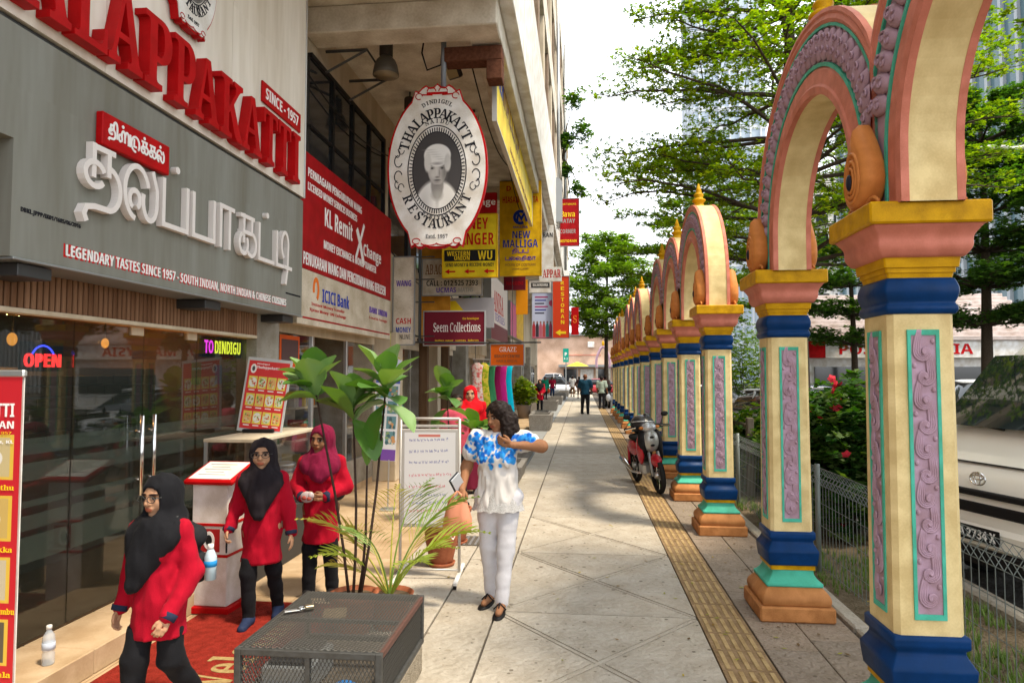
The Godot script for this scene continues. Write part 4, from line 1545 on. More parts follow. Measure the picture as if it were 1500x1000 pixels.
func build_signs():
	# money changer board
	var k := thing("money_exchange_board", "wide red over white exchange board next to the grey sign box", "sign", Vector3(-3.1, 0, 0), FACE_X)
	part(k, "red_panel", MB.new().bx(7.16, 10.8, 2.98, 4.32, -0.12, 0.0, 0.005).done(), M.redflat)
	part(k, "white_panel", MB.new().bx(7.16, 10.8, 2.35, 2.977, -0.12, 0.0, 0.005).done(), mat("boardcream", lin(0.66, 0.58, 0.46), 0.55, 0, T["g_wear"], 0.4))
	part(k, "red_line", MB.new().bx(7.3, 10.75, 2.42, 2.44, 0.001, 0.004).done(), M.redflat)
	write(k, [["PERNIAGAAN PENGURUPAN WANG", "sans_bold", 8.35, 4.10, 1.9, 0.10, "white"], ["LICENSED MONEY SERVICES BUSINESS", "sans_bold", 8.25, 3.94, 1.7, 0.09, "white"],
		["KL Remit", "sans_bold", 8.42, 3.71, 1.0, 0.24, "white"], ["Change", "sans_bold", 9.82, 3.55, 0.85, 0.24, "white"],
		["MONEY EXCHANGE & MONEY TRANSFER", "sans_bold", 8.95, 3.36, 2.1, 0.10, "white"], ["PENUKARAN WANG DAN PENGIRIMAN WANG BERLESEN", "sans_bold", 8.9, 3.10, 3.2, 0.14, "white"],
		["ICICI Bank", "sans_bold", 8.35, 2.74, 0.95, 0.17, "blue"], ["Instant Money Transfer", "sans", 8.1, 2.60, 1.1, 0.05, "red"], ["Xpress Money  UAE Exchange", "sans", 8.1, 2.53, 1.2, 0.05, "red"],
		["BANK UNION", "sans_bold", 10.15, 2.74, 0.9, 0.09, "violet"], ["Local & Foreign", "sans", 10.15, 2.62, 0.9, 0.05, "red"]], 0.003)
	var x := MB.new()
	x.stroke([Vector2(9.08, 3.40), Vector2(9.42, 3.92)], 0.06, 0.0, 0.004)
	x.stroke([Vector2(9.10, 3.80), Vector2(9.25, 3.62), Vector2(9.42, 3.34)], 0.09, 0.0, 0.006)
	part(k, "cross_emblem", x.done(), ink("white"))
	var em := MB.new()
	em.stroke(arcp(Vector2(7.68, 2.78), Vector2(0.07, 0.12), 200, -60, 14), 0.05, 0.0, 0.004)
	part(k, "bank_emblem", em.done(), ink("orange"))
	# plain panels and pier with posts after it
	var pn := board("narrow_panel", "narrow grey notice panel hung beyond the exchange board", Vector3(-3.05, 3.05, -11.45), 0.36, 1.5, M.offwhite, 0.0, 0.03, M.steel_grey)
	write(pn, [["CASH", "sans_bold", 0, -0.35, 0.26, 0.10, "red"], ["MONEY", "sans_bold", 0, -0.5, 0.26, 0.09, "blue"], ["ONLINE", "sans", 0, -0.62, 0.24, 0.08, "black"], ["WANG", "sans_bold", 0, 0.3, 0.26, 0.1, "violet"]], 0.017)
	var ps := thing("black_sign_frame", "tall black steel sign frame in front of the pier left of maroon sign", "frame", Vector3(-2.92, 2.35, -11.7))
	for i in 4:
		part(ps, "post", MB.new().tube([Vector3(-0.12 + (i % 2) * 0.2, 0, -0.1 * (i / 2)), Vector3(-0.12 + (i % 2) * 0.2, 2.1, -0.1 * (i / 2))], 0.016, 6).done(), M.steel_dark)
	for y in [0.1, 0.7, 1.1, 1.5, 1.9]:
		part(ps, "rail", MB.new().tube([Vector3(-0.12, y, 0), Vector3(0.35, y, 0)], 0.012, 5).done(), M.steel_dark)
	part(ps, "stay", MB.new().tube([Vector3(-0.1, 0.0, -0.05), Vector3(1.25, 0.0, -0.45)], 0.018, 5).done(), M.steel_dark)
	# signs that face the walker
	var s := board("maroon_sign", "maroon landscape sign with pale script lettering above the shop window", Vector3(-2.305, 2.62, -12.2), 1.11, 0.6, M.maroon, 0.0, 0.07, M.aluminium)
	write(s, [["Seem Collections", "serif", 0.05, 0.02, 0.86, 0.17, "white"], ["the boutique", "serif", 0.3, 0.17, 0.3, 0.05, "yellow"], ["ladies wear  sarees  fabrics", "sans", 0.05, -0.22, 0.8, 0.035, "yellow"]], 0.037)
	s = board("yellow_money_sign", "yellow money changer sign with red arrows, right behind the oval sign", Vector3(-2.155, 4.27, -13.0), 1.05, 1.2, M.brightyellow, 0.0, 0.1, M.signyellow)
	write(s, [["MONEY", "sans_bold", 0.0, 0.43, 0.72, 0.22, "red"], ["CHANGER", "sans_bold", 0.0, 0.13, 0.95, 0.23, "red"], ["SEND MONEY & RECEIVE MONEY", "sans_bold", 0, -0.37, 0.95, 0.07, "black"]], 0.052)
	part(s, "black_strip", MB.new().bx(-0.5, 0.5, -0.30, -0.08, 0.051, 0.055).done(), M.black)
	write(s, [["WESTERN", "sans_bold", -0.22, -0.15, 0.45, 0.09, "yellow"], ["UNION", "sans_bold", -0.15, -0.24, 0.30, 0.08, "yellow"], ["WU", "sans_bold", 0.3, -0.19, 0.28, 0.17, "yellow"]], 0.057)
	for i in 3:
		var ab := MB.new()
		var cx := -0.38 + i * 0.38
		ab.prism(PackedVector2Array([Vector2(cx - 0.11, -0.50), Vector2(cx - 0.02, -0.55), Vector2(cx - 0.02, -0.515), Vector2(cx + 0.1, -0.515), Vector2(cx + 0.1, -0.485), Vector2(cx - 0.02, -0.485), Vector2(cx - 0.02, -0.45)]), 0.051, 0.055)
		part(s, "arrow", ab.done(), ink("red"))
	s = board("red_exchange_sign", "red sign mounted on top of the yellow money changer sign", Vector3(-2.155, 5.1, -13.0), 1.05, 0.4, M.redflat, 0.0, 0.1)
	write(s, [["Exchange", "sans_bold", 0.1, 0, 0.8, 0.17, "white"]], 0.052)
	s = board("phone_sign", "white sign with a phone number, under the yellow money sign", Vector3(-2.6, 3.74, -13.5), 1.2, 0.72, mat("signcream", lin(0.62, 0.56, 0.48), 0.6, 0, T["g_wear"], 0.8), 0.0, 0.05, M.steel_grey)
	write(s, [["CALL : 012 525 7393", "sans_bold", 0.0, -0.12, 1.05, 0.11, "black"], ["UCMAS", "sans_bold", -0.12, -0.26, 0.4, 0.1, "violet"], ["MATHS", "sans_bold", 0.28, -0.26, 0.3, 0.09, "grey"], ["ABACUS", "serif_bold", -0.3, 0.16, 0.5, 0.2, "brown"]], 0.027)
	s = board("orange_wall_sign", "plain orange wall sign behind the phone number sign", Vector3(-3.0, 3.5, -13.75), 0.62, 2.3, mat("panelorange", lin(0.62, 0.28, 0.03), 0.6, 0, T["g_wear"], 0.6), 0.0, 0.06)
	s = board("yellow_blue_sign", "grey and yellow sign showing below the phone number sign", Vector3(-2.35, 3.05, -13.9), 1.1, 0.62, mat("panelgrey", lin(0.38, 0.36, 0.38), 0.6), 0.0, 0.05)
	var yb := MB.new()
	yb.prism(PackedVector2Array([Vector2(-0.52, -0.28), Vector2(0.2, -0.28), Vector2(-0.25, 0.25), Vector2(-0.52, 0.25)]), 0.026, 0.03)
	part(s, "yellow_field", yb.done(), M.brightyellow)
	s = board("yellow_shop_sign", "tall orange-yellow shop sign with large blue capitals, beside the long banner", Vector3(-1.425, 5.2, -15.85), 0.95, 2.2, M.signyellow, 0.0, 0.12, M.signyellow)
	write(s, [["D         N", "sans_bold", 0.0, 0.95, 0.66, 0.12, "red"], ["HIASAN WANITA", "sans_bold", 0.0, 0.68, 0.84, 0.15, "red"], ["MALLIGA", "sans_bold", 0.0, 0.03, 0.34, 0.05, "blue"], ["NEW", "sans_bold", 0.02, -0.15, 0.42, 0.17, "blue"], ["MALLIGA", "sans_bold", 0.0, -0.36, 0.82, 0.18, "blue"], ["HOUSE OF COSTUME", "sans", 0, -0.86, 0.72, 0.06, "brown"], ["JEWELLERY", "sans", 0, -0.96, 0.4, 0.05, "brown"]], 0.062)
	var ml := MB.new()
	ml.stroke(arcp(Vector2(0, 0.26), Vector2(0.14, 0.14), 60, 300, 16), 0.07, 0.06, 0.064)
	ml.stroke([Vector2(-0.08, 0.16), Vector2(-0.05, 0.34), Vector2(0.02, 0.22), Vector2(0.1, 0.36), Vector2(0.15, 0.16)], 0.06, 0.06, 0.066)
	part(s, "blue_emblem", ml.done(), ink("blue"))
	tamil_row(s, Vector2(-0.2, -0.58), 0.4, 0.09, ["ti", "pa", "pa"])
	tamil_row(s, Vector2(-0.36, -0.75), 0.74, 0.08, ["pa", "la", "la", "ti", "ka", "aa"])
	# long yellow banner under the outer fascia
	s = board("long_yellow_banner", "long yellow signboard running along the outer edge under the white fascia", Vector3(-1.16, 5.88, -12.25), 6.6, 1.36, M.brightyellow, FACE_X, 0.05, M.aluminium)
	write(s, [["MALLIGA", "sans_bold", -1.2, 0.1, 2.6, 0.5, "brown"], ["NEW", "sans_bold", -2.7, 0.1, 0.6, 0.45, "blue"], ["HOUSE OF COSTUME JEWELLERY", "sans_bold", 0.6, -0.5, 4.2, 0.12, "brown"]], 0.027)
	for z in [-2.6, 0.0, 2.6]:
		part(s, "stay", MB.new().bx(z - 0.02, z + 0.02, 0.69, 0.9, -0.02, 0.02).done(), M.steel_dark)
	s = board("white_round_sign", "narrow white hanging sign right of the tall yellow sign", Vector3(-1.005, 5.46, -20.0), 0.35, 1.42, M.white, 0.0, 0.1)
	write(s, [["RAN", "sans_bold", 0.02, 0.42, 0.28, 0.13, "black"]], 0.052)
	s = board("white_serif_sign", "small white sign with red serif capitals below the tall yellow sign", Vector3(-0.875, 4.57, -19.0), 0.63, 0.4, M.white, 0.0, 0.08)
	write(s, [["APPAR", "serif_bold", 0.04, 0.02, 0.5, 0.22, "red"]], 0.042)
	s = board("dark_red_sign", "small dark red sign low under the tall yellow sign", Vector3(-1.78, 4.2, -18.0), 0.58, 0.37, M.maroon, 0.0, 0.06)
	write(s, [["NANDINI", "serif", 0, 0, 0.46, 0.09, "red"]], 0.032)
	s = board("grey_badge_sign", "small pale sign with a dark rounded name badge above the poster", Vector3(-1.25, 4.44, -20.6), 0.68, 0.38, M.white, 0.0, 0.06, M.steel_grey)
	part(s, "badge", MB.new().box(Vector3(0, 0.04, 0.034), Vector3(0.56, 0.15, 0.008), 0.003).done(), M.steel_dark)
	write(s, [["BALAKRISHNA", "sans_bold", 0, 0.04, 0.46, 0.08, "white"]], 0.040)
	s = board("fashion_poster", "blue white poster showing a row of dressed figures, left of the orange red sign", Vector3(-1.215, 3.72, -22.0), 0.77, 1.56, poster_mat("fashion"), 0.0, 0.05, M.steel_grey)
	_face(s, 0.77, 1.56, 0.027, poster_mat("fashion"))
	s = board("orange_red_sign", "upright orange red sign with yellow letters beside the poster", Vector3(-0.67, 3.93, -21.9), 0.52, 1.98, mat("signorange", lin(0.55, 0.05, 0.015), 0.5), 0.0, 0.06, M.steel_grey)
	var vt := "RESTORAN"
	for i in vt.length():
		write(s, [[vt[i], "sans_bold", 0.05, 0.78 - i * 0.18, 0.11, 0.12, "yellow"]], 0.032)
	var ar := MB.new().prism(PackedVector2Array([Vector2(-0.18, -0.82), Vector2(-0.02, -0.92), Vector2(-0.02, -0.86), Vector2(0.16, -0.86), Vector2(0.16, -0.78), Vector2(-0.02, -0.78), Vector2(-0.02, -0.72)]), 0.031, 0.035)
	part(s, "arrow", ar.done(), ink("yellow"))
	s = board("high_red_sign", "red sign standing out from the facade against the sky", Vector3(-0.52, 7.58, -26.0), 0.85, 1.82, M.redflat, 0.0, 0.1, M.steel_grey)
	write(s, [["Bawa", "serif_bold", 0.0, 0.32, 0.55, 0.22, "yellow"], ["SATAY", "sans_bold", 0, 0.05, 0.55, 0.16, "grey"], ["CORNER", "sans_bold", 0, -0.35, 0.6, 0.16, "grey"], ["RESTORAN", "sans_bold", 0, -0.72, 0.66, 0.1, "yellow"], ["PUSAT MAKAN", "sans", 0, 0.7, 0.62, 0.08, "yellow"]], 0.052)
	s = board("far_red_sign", "small plain red sign far down the left side near the tree", Vector3(-0.37, 4.56, -36.0), 0.4, 1.45, M.red, 0.0, 0.08)
	write(s, [["S", "serif_bold", 0.0, 0.1, 0.2, 0.4, "orange"]], 0.042)
	s = board("orange_shop_sign", "small bright orange sign above the hanging clothes", Vector3(-1.76, 2.24, -16.0), 0.78, 0.49, mat("signorange2", lin(0.68, 0.12, 0.01), 0.5), 0.0, 0.04, M.steel_grey)
	write(s, [["GRAZE", "serif", 0.02, 0.13, 0.4, 0.11, "white"], ["BEAUTY CENTRE", "sans_bold", 0.0, -0.03, 0.6, 0.07, "brown"], ["HAIR & BRIDAL", "sans", 0.0, -0.14, 0.5, 0.06, "brown"]], 0.022)
	part(s, "stay", MB.new().tube([Vector3(-0.6, 0.29, 0), Vector3(0.8, 0.29, 0)], 0.018, 5).done(), M.steel_dark)
	# lightboxes along the wall
	s = board("slanting_lightbox", "cream wall lightbox with red lettering receding below the yellow signs", Vector3(-2.6, 3.7, -20.7), 4.2, 1.85, mat("lightboxcream", lin(0.70, 0.62, 0.55), 0.5), FACE_X, 0.2, M.steel_grey)
	part(s, "red_strip", MB.new().bx(-2.09, 2.09, -0.92, -0.45, 0.101, 0.106).done(), M.maroon)
	write(s, [["ANISA", "serif_bold", -0.3, 0.2, 2.4, 0.6, "red"], ["TEXTILES", "sans", 0.0, -0.25, 2.4, 0.22, "violet"]], 0.102)
	s = board("pink_yellow_lightbox", "pink and yellow wall lightbox farther down than the cream one", Vector3(-2.6, 3.75, -26.4), 5.4, 1.2, mat("lightboxpink", lin(0.62, 0.14, 0.25), 0.5), FACE_X, 0.2, M.steel_grey)
	part(s, "yellow_field", MB.new().bx(-0.4, 2.65, -0.58, 0.58, 0.101, 0.106).done(), M.signyellow)
	s = board("orange_hanging_banner", "narrow orange cloth banner hanging by the pink lightbox", Vector3(-1.72, 4.0, -19.5), 0.34, 1.0, mat("bannerorange", lin(0.75, 0.28, 0.01), 0.7), 0.0, 0.02)
	s = board("green_road_sign", "small teal road sign far off in front of the pink wall", Vector3(-1.42, 3.4, -60.0), 0.5, 1.2, mat("roadteal", lin(0.01, 0.28, 0.22), 0.5), 0.0, 0.05)
	write(s, [["P", "sans_bold", 0, 0.1, 0.2, 0.3, "white"], ["P. 2", "sans_bold", 0, -0.3, 0.3, 0.2, "white"]], 0.027)
	part(s, "post", MB.new().tube([Vector3(0, -0.6, -0.05), Vector3(0, -3.49, -0.05)], 0.05, 6).done(), M.steel_grey)
	# round-topped grey box and the shop-sign arm up the facade
	var gb := thing("grey_round_box", "grey round-topped outdoor unit box high on the facade", "box", Vector3(-0.82, 7.5, -22.0))
	var gp := PackedVector2Array(arcp(Vector2(0, 0.45), Vector2(0.2, 0.2), 0, 180, 10) + [Vector2(-0.2, -0.8), Vector2(0.2, -0.8)])
	part(gb, "case", MB.new().prism(gp, -0.1, 0.1).done(), M.steel_grey)
	part(gb, "bracket", MB.new().tube([Vector3(-0.2, -0.8, 0), Vector3(0.15, -1.1, 0), Vector3(-0.05, -0.8, 0)], 0.015, 4).done(), M.steel_dark)

func tamil_row(parent: Node, o: Vector2, w: float, h: float, seq: Array):
	var adv := 0.0
	for g in seq:
		adv += tamil(g)[1]
	var sx := w / adv
	var x := o.x
	var b := MB.new()
	for g in seq:
		var d = tamil(g)
		for s in d[0]:
			var pts = []
			for p in s:
				pts.append(Vector2(x + p.x * sx, o.y + p.y * h))
			b.stroke(pts, 0.016, 0.06, 0.0645)
		x += d[1] * sx
	part(parent, "lettering", b.done(), ink("violet"))

func _face(t: Node3D, w: float, h: float, z: float, m: Material):
	part(t, "print", sheet(w, h), m, Vector3(0, 0, z))

func poster_mat(kind: String) -> StandardMaterial3D:
	if M.has("p_" + kind):
		return M["p_" + kind]
	var g := RandomNumberGenerator.new()
	g.seed = kind.hash()
	var p: Print
	if kind == "fashion":
		p = Print.new(128, 256, lin(0.50, 0.55, 0.72))
		p.rect(0, 0, 128, 26, lin(0.42, 0.46, 0.66))
		for i in 6:
			p.rect(14, 34 + i * 17, 70 - (i % 3) * 10, 8, [lin(0.35, 0.04, 0.15), lin(0.05, 0.06, 0.3), lin(0.04, 0.04, 0.08)][i % 3])
		p.oval(106, 70, 17, 17, lin(0.55, 0.05, 0.12))
		for i in 7:
			var x := 8 + i * 18
			var c: Color = [lin(0.4, 0.02, 0.03), lin(0.03, 0.02, 0.03), lin(0.45, 0.1, 0.15), lin(0.45, 0.05, 0.05), lin(0.03, 0.2, 0.2), lin(0.3, 0.03, 0.1), lin(0.03, 0.05, 0.15)][i]
			p.oval(x, 172, 5, 7, lin(0.25, 0.13, 0.08))
			p.oval(x, 205, 9, 30, c)
			p.rect(x - 8, 205, 17, 44, c)
		p.rect(0, 250, 128, 6, lin(0.35, 0.02, 0.05))
	elif kind == "menu":
		p = Print.new(192, 288, lin(0.55, 0.02, 0.02))
		p.oval(24, 34, 14, 20, lin(0.7, 0.68, 0.64))
		p.oval(24, 34, 7, 11, lin(0.05, 0.05, 0.05))
		for r in 3:
			for c in 4:
				var x := 10 + c * 45
				var y := 66 + r * 74
				p.rect(x, y, 40, 52, lin(0.62, 0.50, 0.06))
				p.oval(x + 20, y + 26, 18, 21, [lin(0.65, 0.64, 0.58), lin(0.55, 0.58, 0.42), lin(0.6, 0.35, 0.12)][(r + c) % 3])
				p.scatter(x + 8, y + 12, x + 32, y + 42, 12, 4.0, [lin(0.40, 0.10, 0.03), lin(0.55, 0.28, 0.05), lin(0.12, 0.28, 0.04), lin(0.45, 0.04, 0.02), lin(0.6, 0.5, 0.3)], g)
				p.rect(x + 6, y + 57, 28, 5, lin(0.7, 0.66, 0.6))
	elif kind == "banner":
		p = Print.new(200, 860, lin(0.50, 0.012, 0.02))
		var y := 120
		for i in 5:
			if i == 4:
				p.rect(12, 620, 176, 120, lin(0.62, 0.58, 0.4))
				p.rect(18, 626, 164, 108, lin(0.05, 0.16, 0.10))
				p.scatter(24, 634, 174, 724, 40, 8.0, [lin(0.02, 0.1, 0.04), lin(0.12, 0.35, 0.05), lin(0.35, 0.4, 0.38), lin(0.03, 0.08, 0.2), lin(0.45, 0.4, 0.2)], g)
			else:
				p.rect(10, y, 180, 92, lin(0.65, 0.42, 0.05))
				p.rect(16, y + 6, 168, 80, [lin(0.50, 0.40, 0.20), lin(0.52, 0.35, 0.10), lin(0.50, 0.42, 0.28), lin(0.10, 0.08, 0.05)][i])
				p.oval(100, y + 48, 72, 36, lin(0.66, 0.63, 0.56) if i != 2 else lin(0.30, 0.10, 0.03))
				p.oval(100, y + 46, 58, 28, lin(0.35, 0.09, 0.02))
				p.scatter(52, y + 24, 148, y + 68, 46, 9.0, [lin(0.45, 0.06, 0.01), lin(0.58, 0.25, 0.03), lin(0.24, 0.04, 0.01), lin(0.15, 0.25, 0.03), lin(0.6, 0.42, 0.12)], g)
			y += 124
		p.rect(0, 765, 200, 36, lin(0.75, 0.55, 0.02))
	elif kind == "blueposter":
		p = Print.new(96, 320, lin(0.62, 0.62, 0.64))
		p.rect(0, 0, 96, 30, lin(0.55, 0.56, 0.66))
		p.rect(0, 285, 96, 35, lin(0.14, 0.05, 0.30))
		p.rect(0, 62, 96, 14, lin(0.05, 0.08, 0.35))
		for r in 4:
			for c in 2:
				p.rect(6 + c * 46, 84 + r * 48, 38, 40, lin(0.10, 0.22, 0.25))
				p.scatter(10 + c * 46, 88 + r * 48, 40 + c * 46, 120 + r * 48, 10, 6.0, [lin(0.5, 0.25, 0.1), lin(0.2, 0.3, 0.12), lin(0.5, 0.45, 0.35), lin(0.04, 0.1, 0.12)], g)
	elif kind == "whiteboard":
		p = Print.new(256, 360, lin(0.66, 0.65, 0.64))
		var ys = [44, 88, 132, 182, 228, 262, 292, 322]
		p.rect(70, 8, 110, 10, lin(0.55, 0.16, 0.12))
		for i in ys.size():
			var c := lin(0.10, 0.11, 0.30) if not (i in [3, 4, 7]) else lin(0.55, 0.10, 0.14)
			var x := 24.0
			var end := 200.0 + g.randf() * 40
			while x < end:
				var w := g.randf_range(6, 18)
				var xx := x
				while xx < x + w:
					p.rect(xx, ys[i] - 14 + g.randf_range(-3, 3) - xx * 0.03, 2.0, g.randf_range(4, 10), c)
					p.rect(xx, ys[i] - 8 + g.randf_range(-3, 3) - xx * 0.03, 3.5, 1.6, c)
					xx += 3.6
				x += w + 7.0
	M["p_" + kind] = p.mat(0.45)
	return M["p_" + kind]

# ---------------------------------------------------------------- shops at street level
func shop(z0: float, z1: float, label: String, wall: Material, seed_: int, pane := 0.95, door_at := 1):
	var t := thing("shop", label, "shop", Vector3(-3.5, 0, 0), 0.0)
	var b := MB.new()
	b.bx(-3.6, -3.5, 0.0, 2.6, z1, z0)
	b.bx(-3.5, 0.0, 0.0, 2.6, z0 - 0.08, z0)
	b.bx(-3.5, 0.0, 0.0, 2.6, z1, z1 + 0.08)
	part(t, "room_wall", b.done(), wall)
	part(t, "room_ceiling", MB.new().bx(-3.5, 0.0, 2.46, 2.56, z1 + 0.08, z0 - 0.08).done(), M.offwhite)
	part(t, "room_floor", MB.new().bx(-3.5, 0.02, 0.0, 0.1, z1 + 0.08, z0 - 0.08).done(), M.tile_b)
	part(t, "head_panel", MB.new().bx(-0.02, 0.04, 2.28, 2.46, z1 + 0.08, z0 - 0.08, 0.004).done(), M.wallbeige)
	var rng := RandomNumberGenerator.new()
	rng.seed = seed_
	var n := maxi(2, int((z0 - z1) / pane))
	for i in n:
		var a := lerpf(z0 - 0.1, z1 + 0.1, float(i) / n)
		var e := lerpf(z0 - 0.1, z1 + 0.1, float(i + 1) / n)
		part(t, "mullion", MB.new().bx(-0.02, 0.03, 0.1, 2.28, a - 0.03, a + 0.03, 0.004).done(), M.aluminium if seed_ % 2 else M.wallgrey)
		if i == door_at:
			continue
		part(t, "glass_pane", MB.new().bx(-0.005, 0.005, 0.5, 2.27, e + 0.035, a - 0.035).done(), M.glass)
		part(t, "stall_riser", MB.new().bx(-0.02, 0.025, 0.1, 0.49, e + 0.032, a - 0.032, 0.004).done(), M.wallgrey)
	# shelves with goods
	var gcol = [lin(0.4, 0.05, 0.05), lin(0.5, 0.35, 0.05), lin(0.05, 0.15, 0.3), lin(0.45, 0.42, 0.38), lin(0.05, 0.2, 0.1), lin(0.3, 0.1, 0.25), lin(0.5, 0.2, 0.05)]
	for s in 3:
		var zc := lerpf(z0 - 0.7, z1 + 0.7, s / 2.0)
		var sh := part(t, "shelf_unit", MB.new().bx(-1.25, -0.85, 0.1, 0.16, zc - 0.45, zc + 0.45).bx(-1.25, -0.85, 0.75, 0.78, zc - 0.45, zc + 0.45).bx(-1.25, -0.85, 1.25, 1.28, zc - 0.45, zc + 0.45).bx(-1.25, -0.85, 1.75, 1.78, zc - 0.45, zc + 0.45).bx(-1.28, -1.25, 0.1, 2.2, zc - 0.45, zc + 0.45).done(), M.offwhite)
		var gb := MB.new()
		for y in [0.16, 0.78, 1.28, 1.78]:
			var z := zc - 0.42
			while z < zc + 0.36:
				var w := rng.randf_range(0.06, 0.16)
				gb.col(gcol[rng.randi() % 7])
				gb.bx(-1.18, -0.9, y, y + rng.randf_range(0.15, 0.4), z, z + w - 0.01)
				z += w
		var gd := part(sh, "goods", gb.done(), vmat("goods", 0.5))
		gd.set_meta("kind", "stuff")
	return t

func build_shops():
	shop(-7.16, -11.2, "money exchange shop with glass front beneath the red and white board", M.wallgrey, 3, 1.3, 1)
	for q in [[-7.75, 2.0, 0.55, 0.5, "orangeposter"], [-9.9, 1.55, 0.4, 0.42, "redposter"]]:
		var p := board("window_poster", "%s poster taped inside the exchange shop window" % ("orange and black" if q[0] > -9 else "small red"), Vector3(-3.44, q[1], q[0]), q[2], q[3], mat(q[4], lin(0.62, 0.10, 0.02) if q[0] > -9 else lin(0.5, 0.03, 0.03), 0.5), FACE_X, 0.006)
		part(p, "picture", MB.new().bx(-q[2] * 0.42, q[2] * 0.42, -q[3] * 0.1, q[3] * 0.4, 0.004, 0.006).done(), mat("posterdark", lin(0.10, 0.06, 0.06), 0.5))
		part(p, "strip", MB.new().bx(-q[2] * 0.4, q[2] * 0.4, -q[3] * 0.38, -q[3] * 0.25, 0.004, 0.006).done(), M.white)
	shop(-11.7, -14.6, "boutique front with pale mullions beneath the maroon sign", M.wallgrey, 4, 0.75, 2)
	shop(-15.05, -18.2, "clothes shop with open front where garments hang", mat("shopdark", lin(0.12, 0.08, 0.06), 0.8), 5, 1.0, 1)
	shop(-18.65, -24.2, "long pale shop front behind the woman in the red headscarf", M.wallbeige, 6, 1.1, 2)
	shop(-24.65, -29.5, "shop front past the clothes shop, beside the potted shrub", M.wallgrey, 7, 1.2, 1)
	shop(-29.95, -35.0, "narrow far shop front behind the woman in black and red", M.wallbeige, 8, 1.2, 1)
	shop(-35.45, -50.0, "farthest shop front on the left, near the white van", M.offwhite, 9, 1.5, 1)
	# brown timber posts by the boutique
	for q in [[-2.95, -12.55, "brown timber post left of the boutique window"], [-2.9, -14.3, "brown timber post right of the boutique window"]]:
		var t := thing("timber_post", q[2], "post", Vector3(q[0], 0, q[1]), 0.0)
		part(t, "shaft", MB.new().box(Vector3(0, 1.2, 0), Vector3(0.16, 2.4, 0.16), 0.01).done(), mat("postbrown", lin(0.11, 0.065, 0.035), 0.6, 0, T["g_wood"], 1.0))
		part(t, "foot", MB.new().box(Vector3(0, 0.06, 0), Vector3(0.2, 0.12, 0.2), 0.01).done(), M.steel_dark)
		part(t, "head", MB.new().box(Vector3(0, 2.43, 0), Vector3(0.22, 0.06, 0.22), 0.01).done(), mat("postbrown", lin(0.11, 0.065, 0.035), 0.6))
	# garments on the rail
	var cols = [[lin(0.55, 0.50, 0.45), "white, red and yellow patterned"], [lin(0.62, 0.42, 0.06), "yellow and green patterned"], [lin(0.06, 0.30, 0.12), "green"], [lin(0.35, 0.01, 0.10), "maroon"], [lin(0.50, 0.02, 0.22), "magenta"], [lin(0.0, 0.42, 0.60), "bright turquoise"]]
	for i in cols.size():
		var z := -15.6 - i * 0.28
		var g := thing("hanging_dress", "%s dress hanging on the rail under the orange sign" % cols[i][1], "dress", Vector3(-2.42 + i * 0.11, 0.85, z), 0.2, "garments hanging outside the clothes shop")
		var w := MB.new().smooth()
		var rings = []
		for q in [[0.0, 0.19], [0.3, 0.16], [0.75, 0.11], [0.95, 0.12], [1.1, 0.14], [1.18, 0.05]]:
			var ring = []
			for k in 14:
				var an := -TAU * k / 14.0
				var f: float = 1.0 + 0.12 * sin(k * 3.0 + i) * (1.0 - q[0] / 1.2)
				ring.append(Vector3(cos(an) * q[1] * f, q[0] * 1.02, sin(an) * q[1] * 0.4 * f))
			rings.append(ring)
		for r in rings.size() - 1:
			w.ring_join(rings[r], rings[r + 1])
		var mm: Material = mat("dress_%d" % i, cols[i][0], 0.7, 0, grain("g_dress%d" % i, 64, 0.05, [Color(0.9, 0.1, 0.1), Color(0.3, 0.7, 0.1), Color(0.7, 0.7, 0.7), Color(0.7, 0.5, 0.6), Color(0.8, 0.7, 0.8), Color(0.8, 0.9, 0.9)][i], 40 + i, 0.1, 3.0 if i < 2 else 0.6), 3.0)
		part(g, "cloth", w.done(), mm)
		part(g, "hanger", MB.new().tube([Vector3(-0.16, 1.12, 0), Vector3(0, 1.2, 0), Vector3(0.16, 1.12, 0)], 0.008, 5).tube([Vector3(0, 1.2, 0), Vector3(0, 1.28, 0)], 0.005, 5).done(), M.aluminium)
	var rl := thing("garment_rail", "thin steel rail carrying the garments outside the clothes shop", "rail", Vector3(-2.14, 2.13, -16.3))
	part(rl, "bar", MB.new().tube([Vector3(-0.35, 0, 0.9), Vector3(0.4, 0, -1.0)], 0.012, 6).done(), M.aluminium)
	part(rl, "hanger_wire", MB.new().tube([Vector3(-0.3, 0, 0.8), Vector3(-0.3, 4.2, 0.8)], 0.006, 4).tube([Vector3(0.38, 0, -0.95), Vector3(0.38, 4.2, -0.95)], 0.006, 4).done(), M.steel_dark)

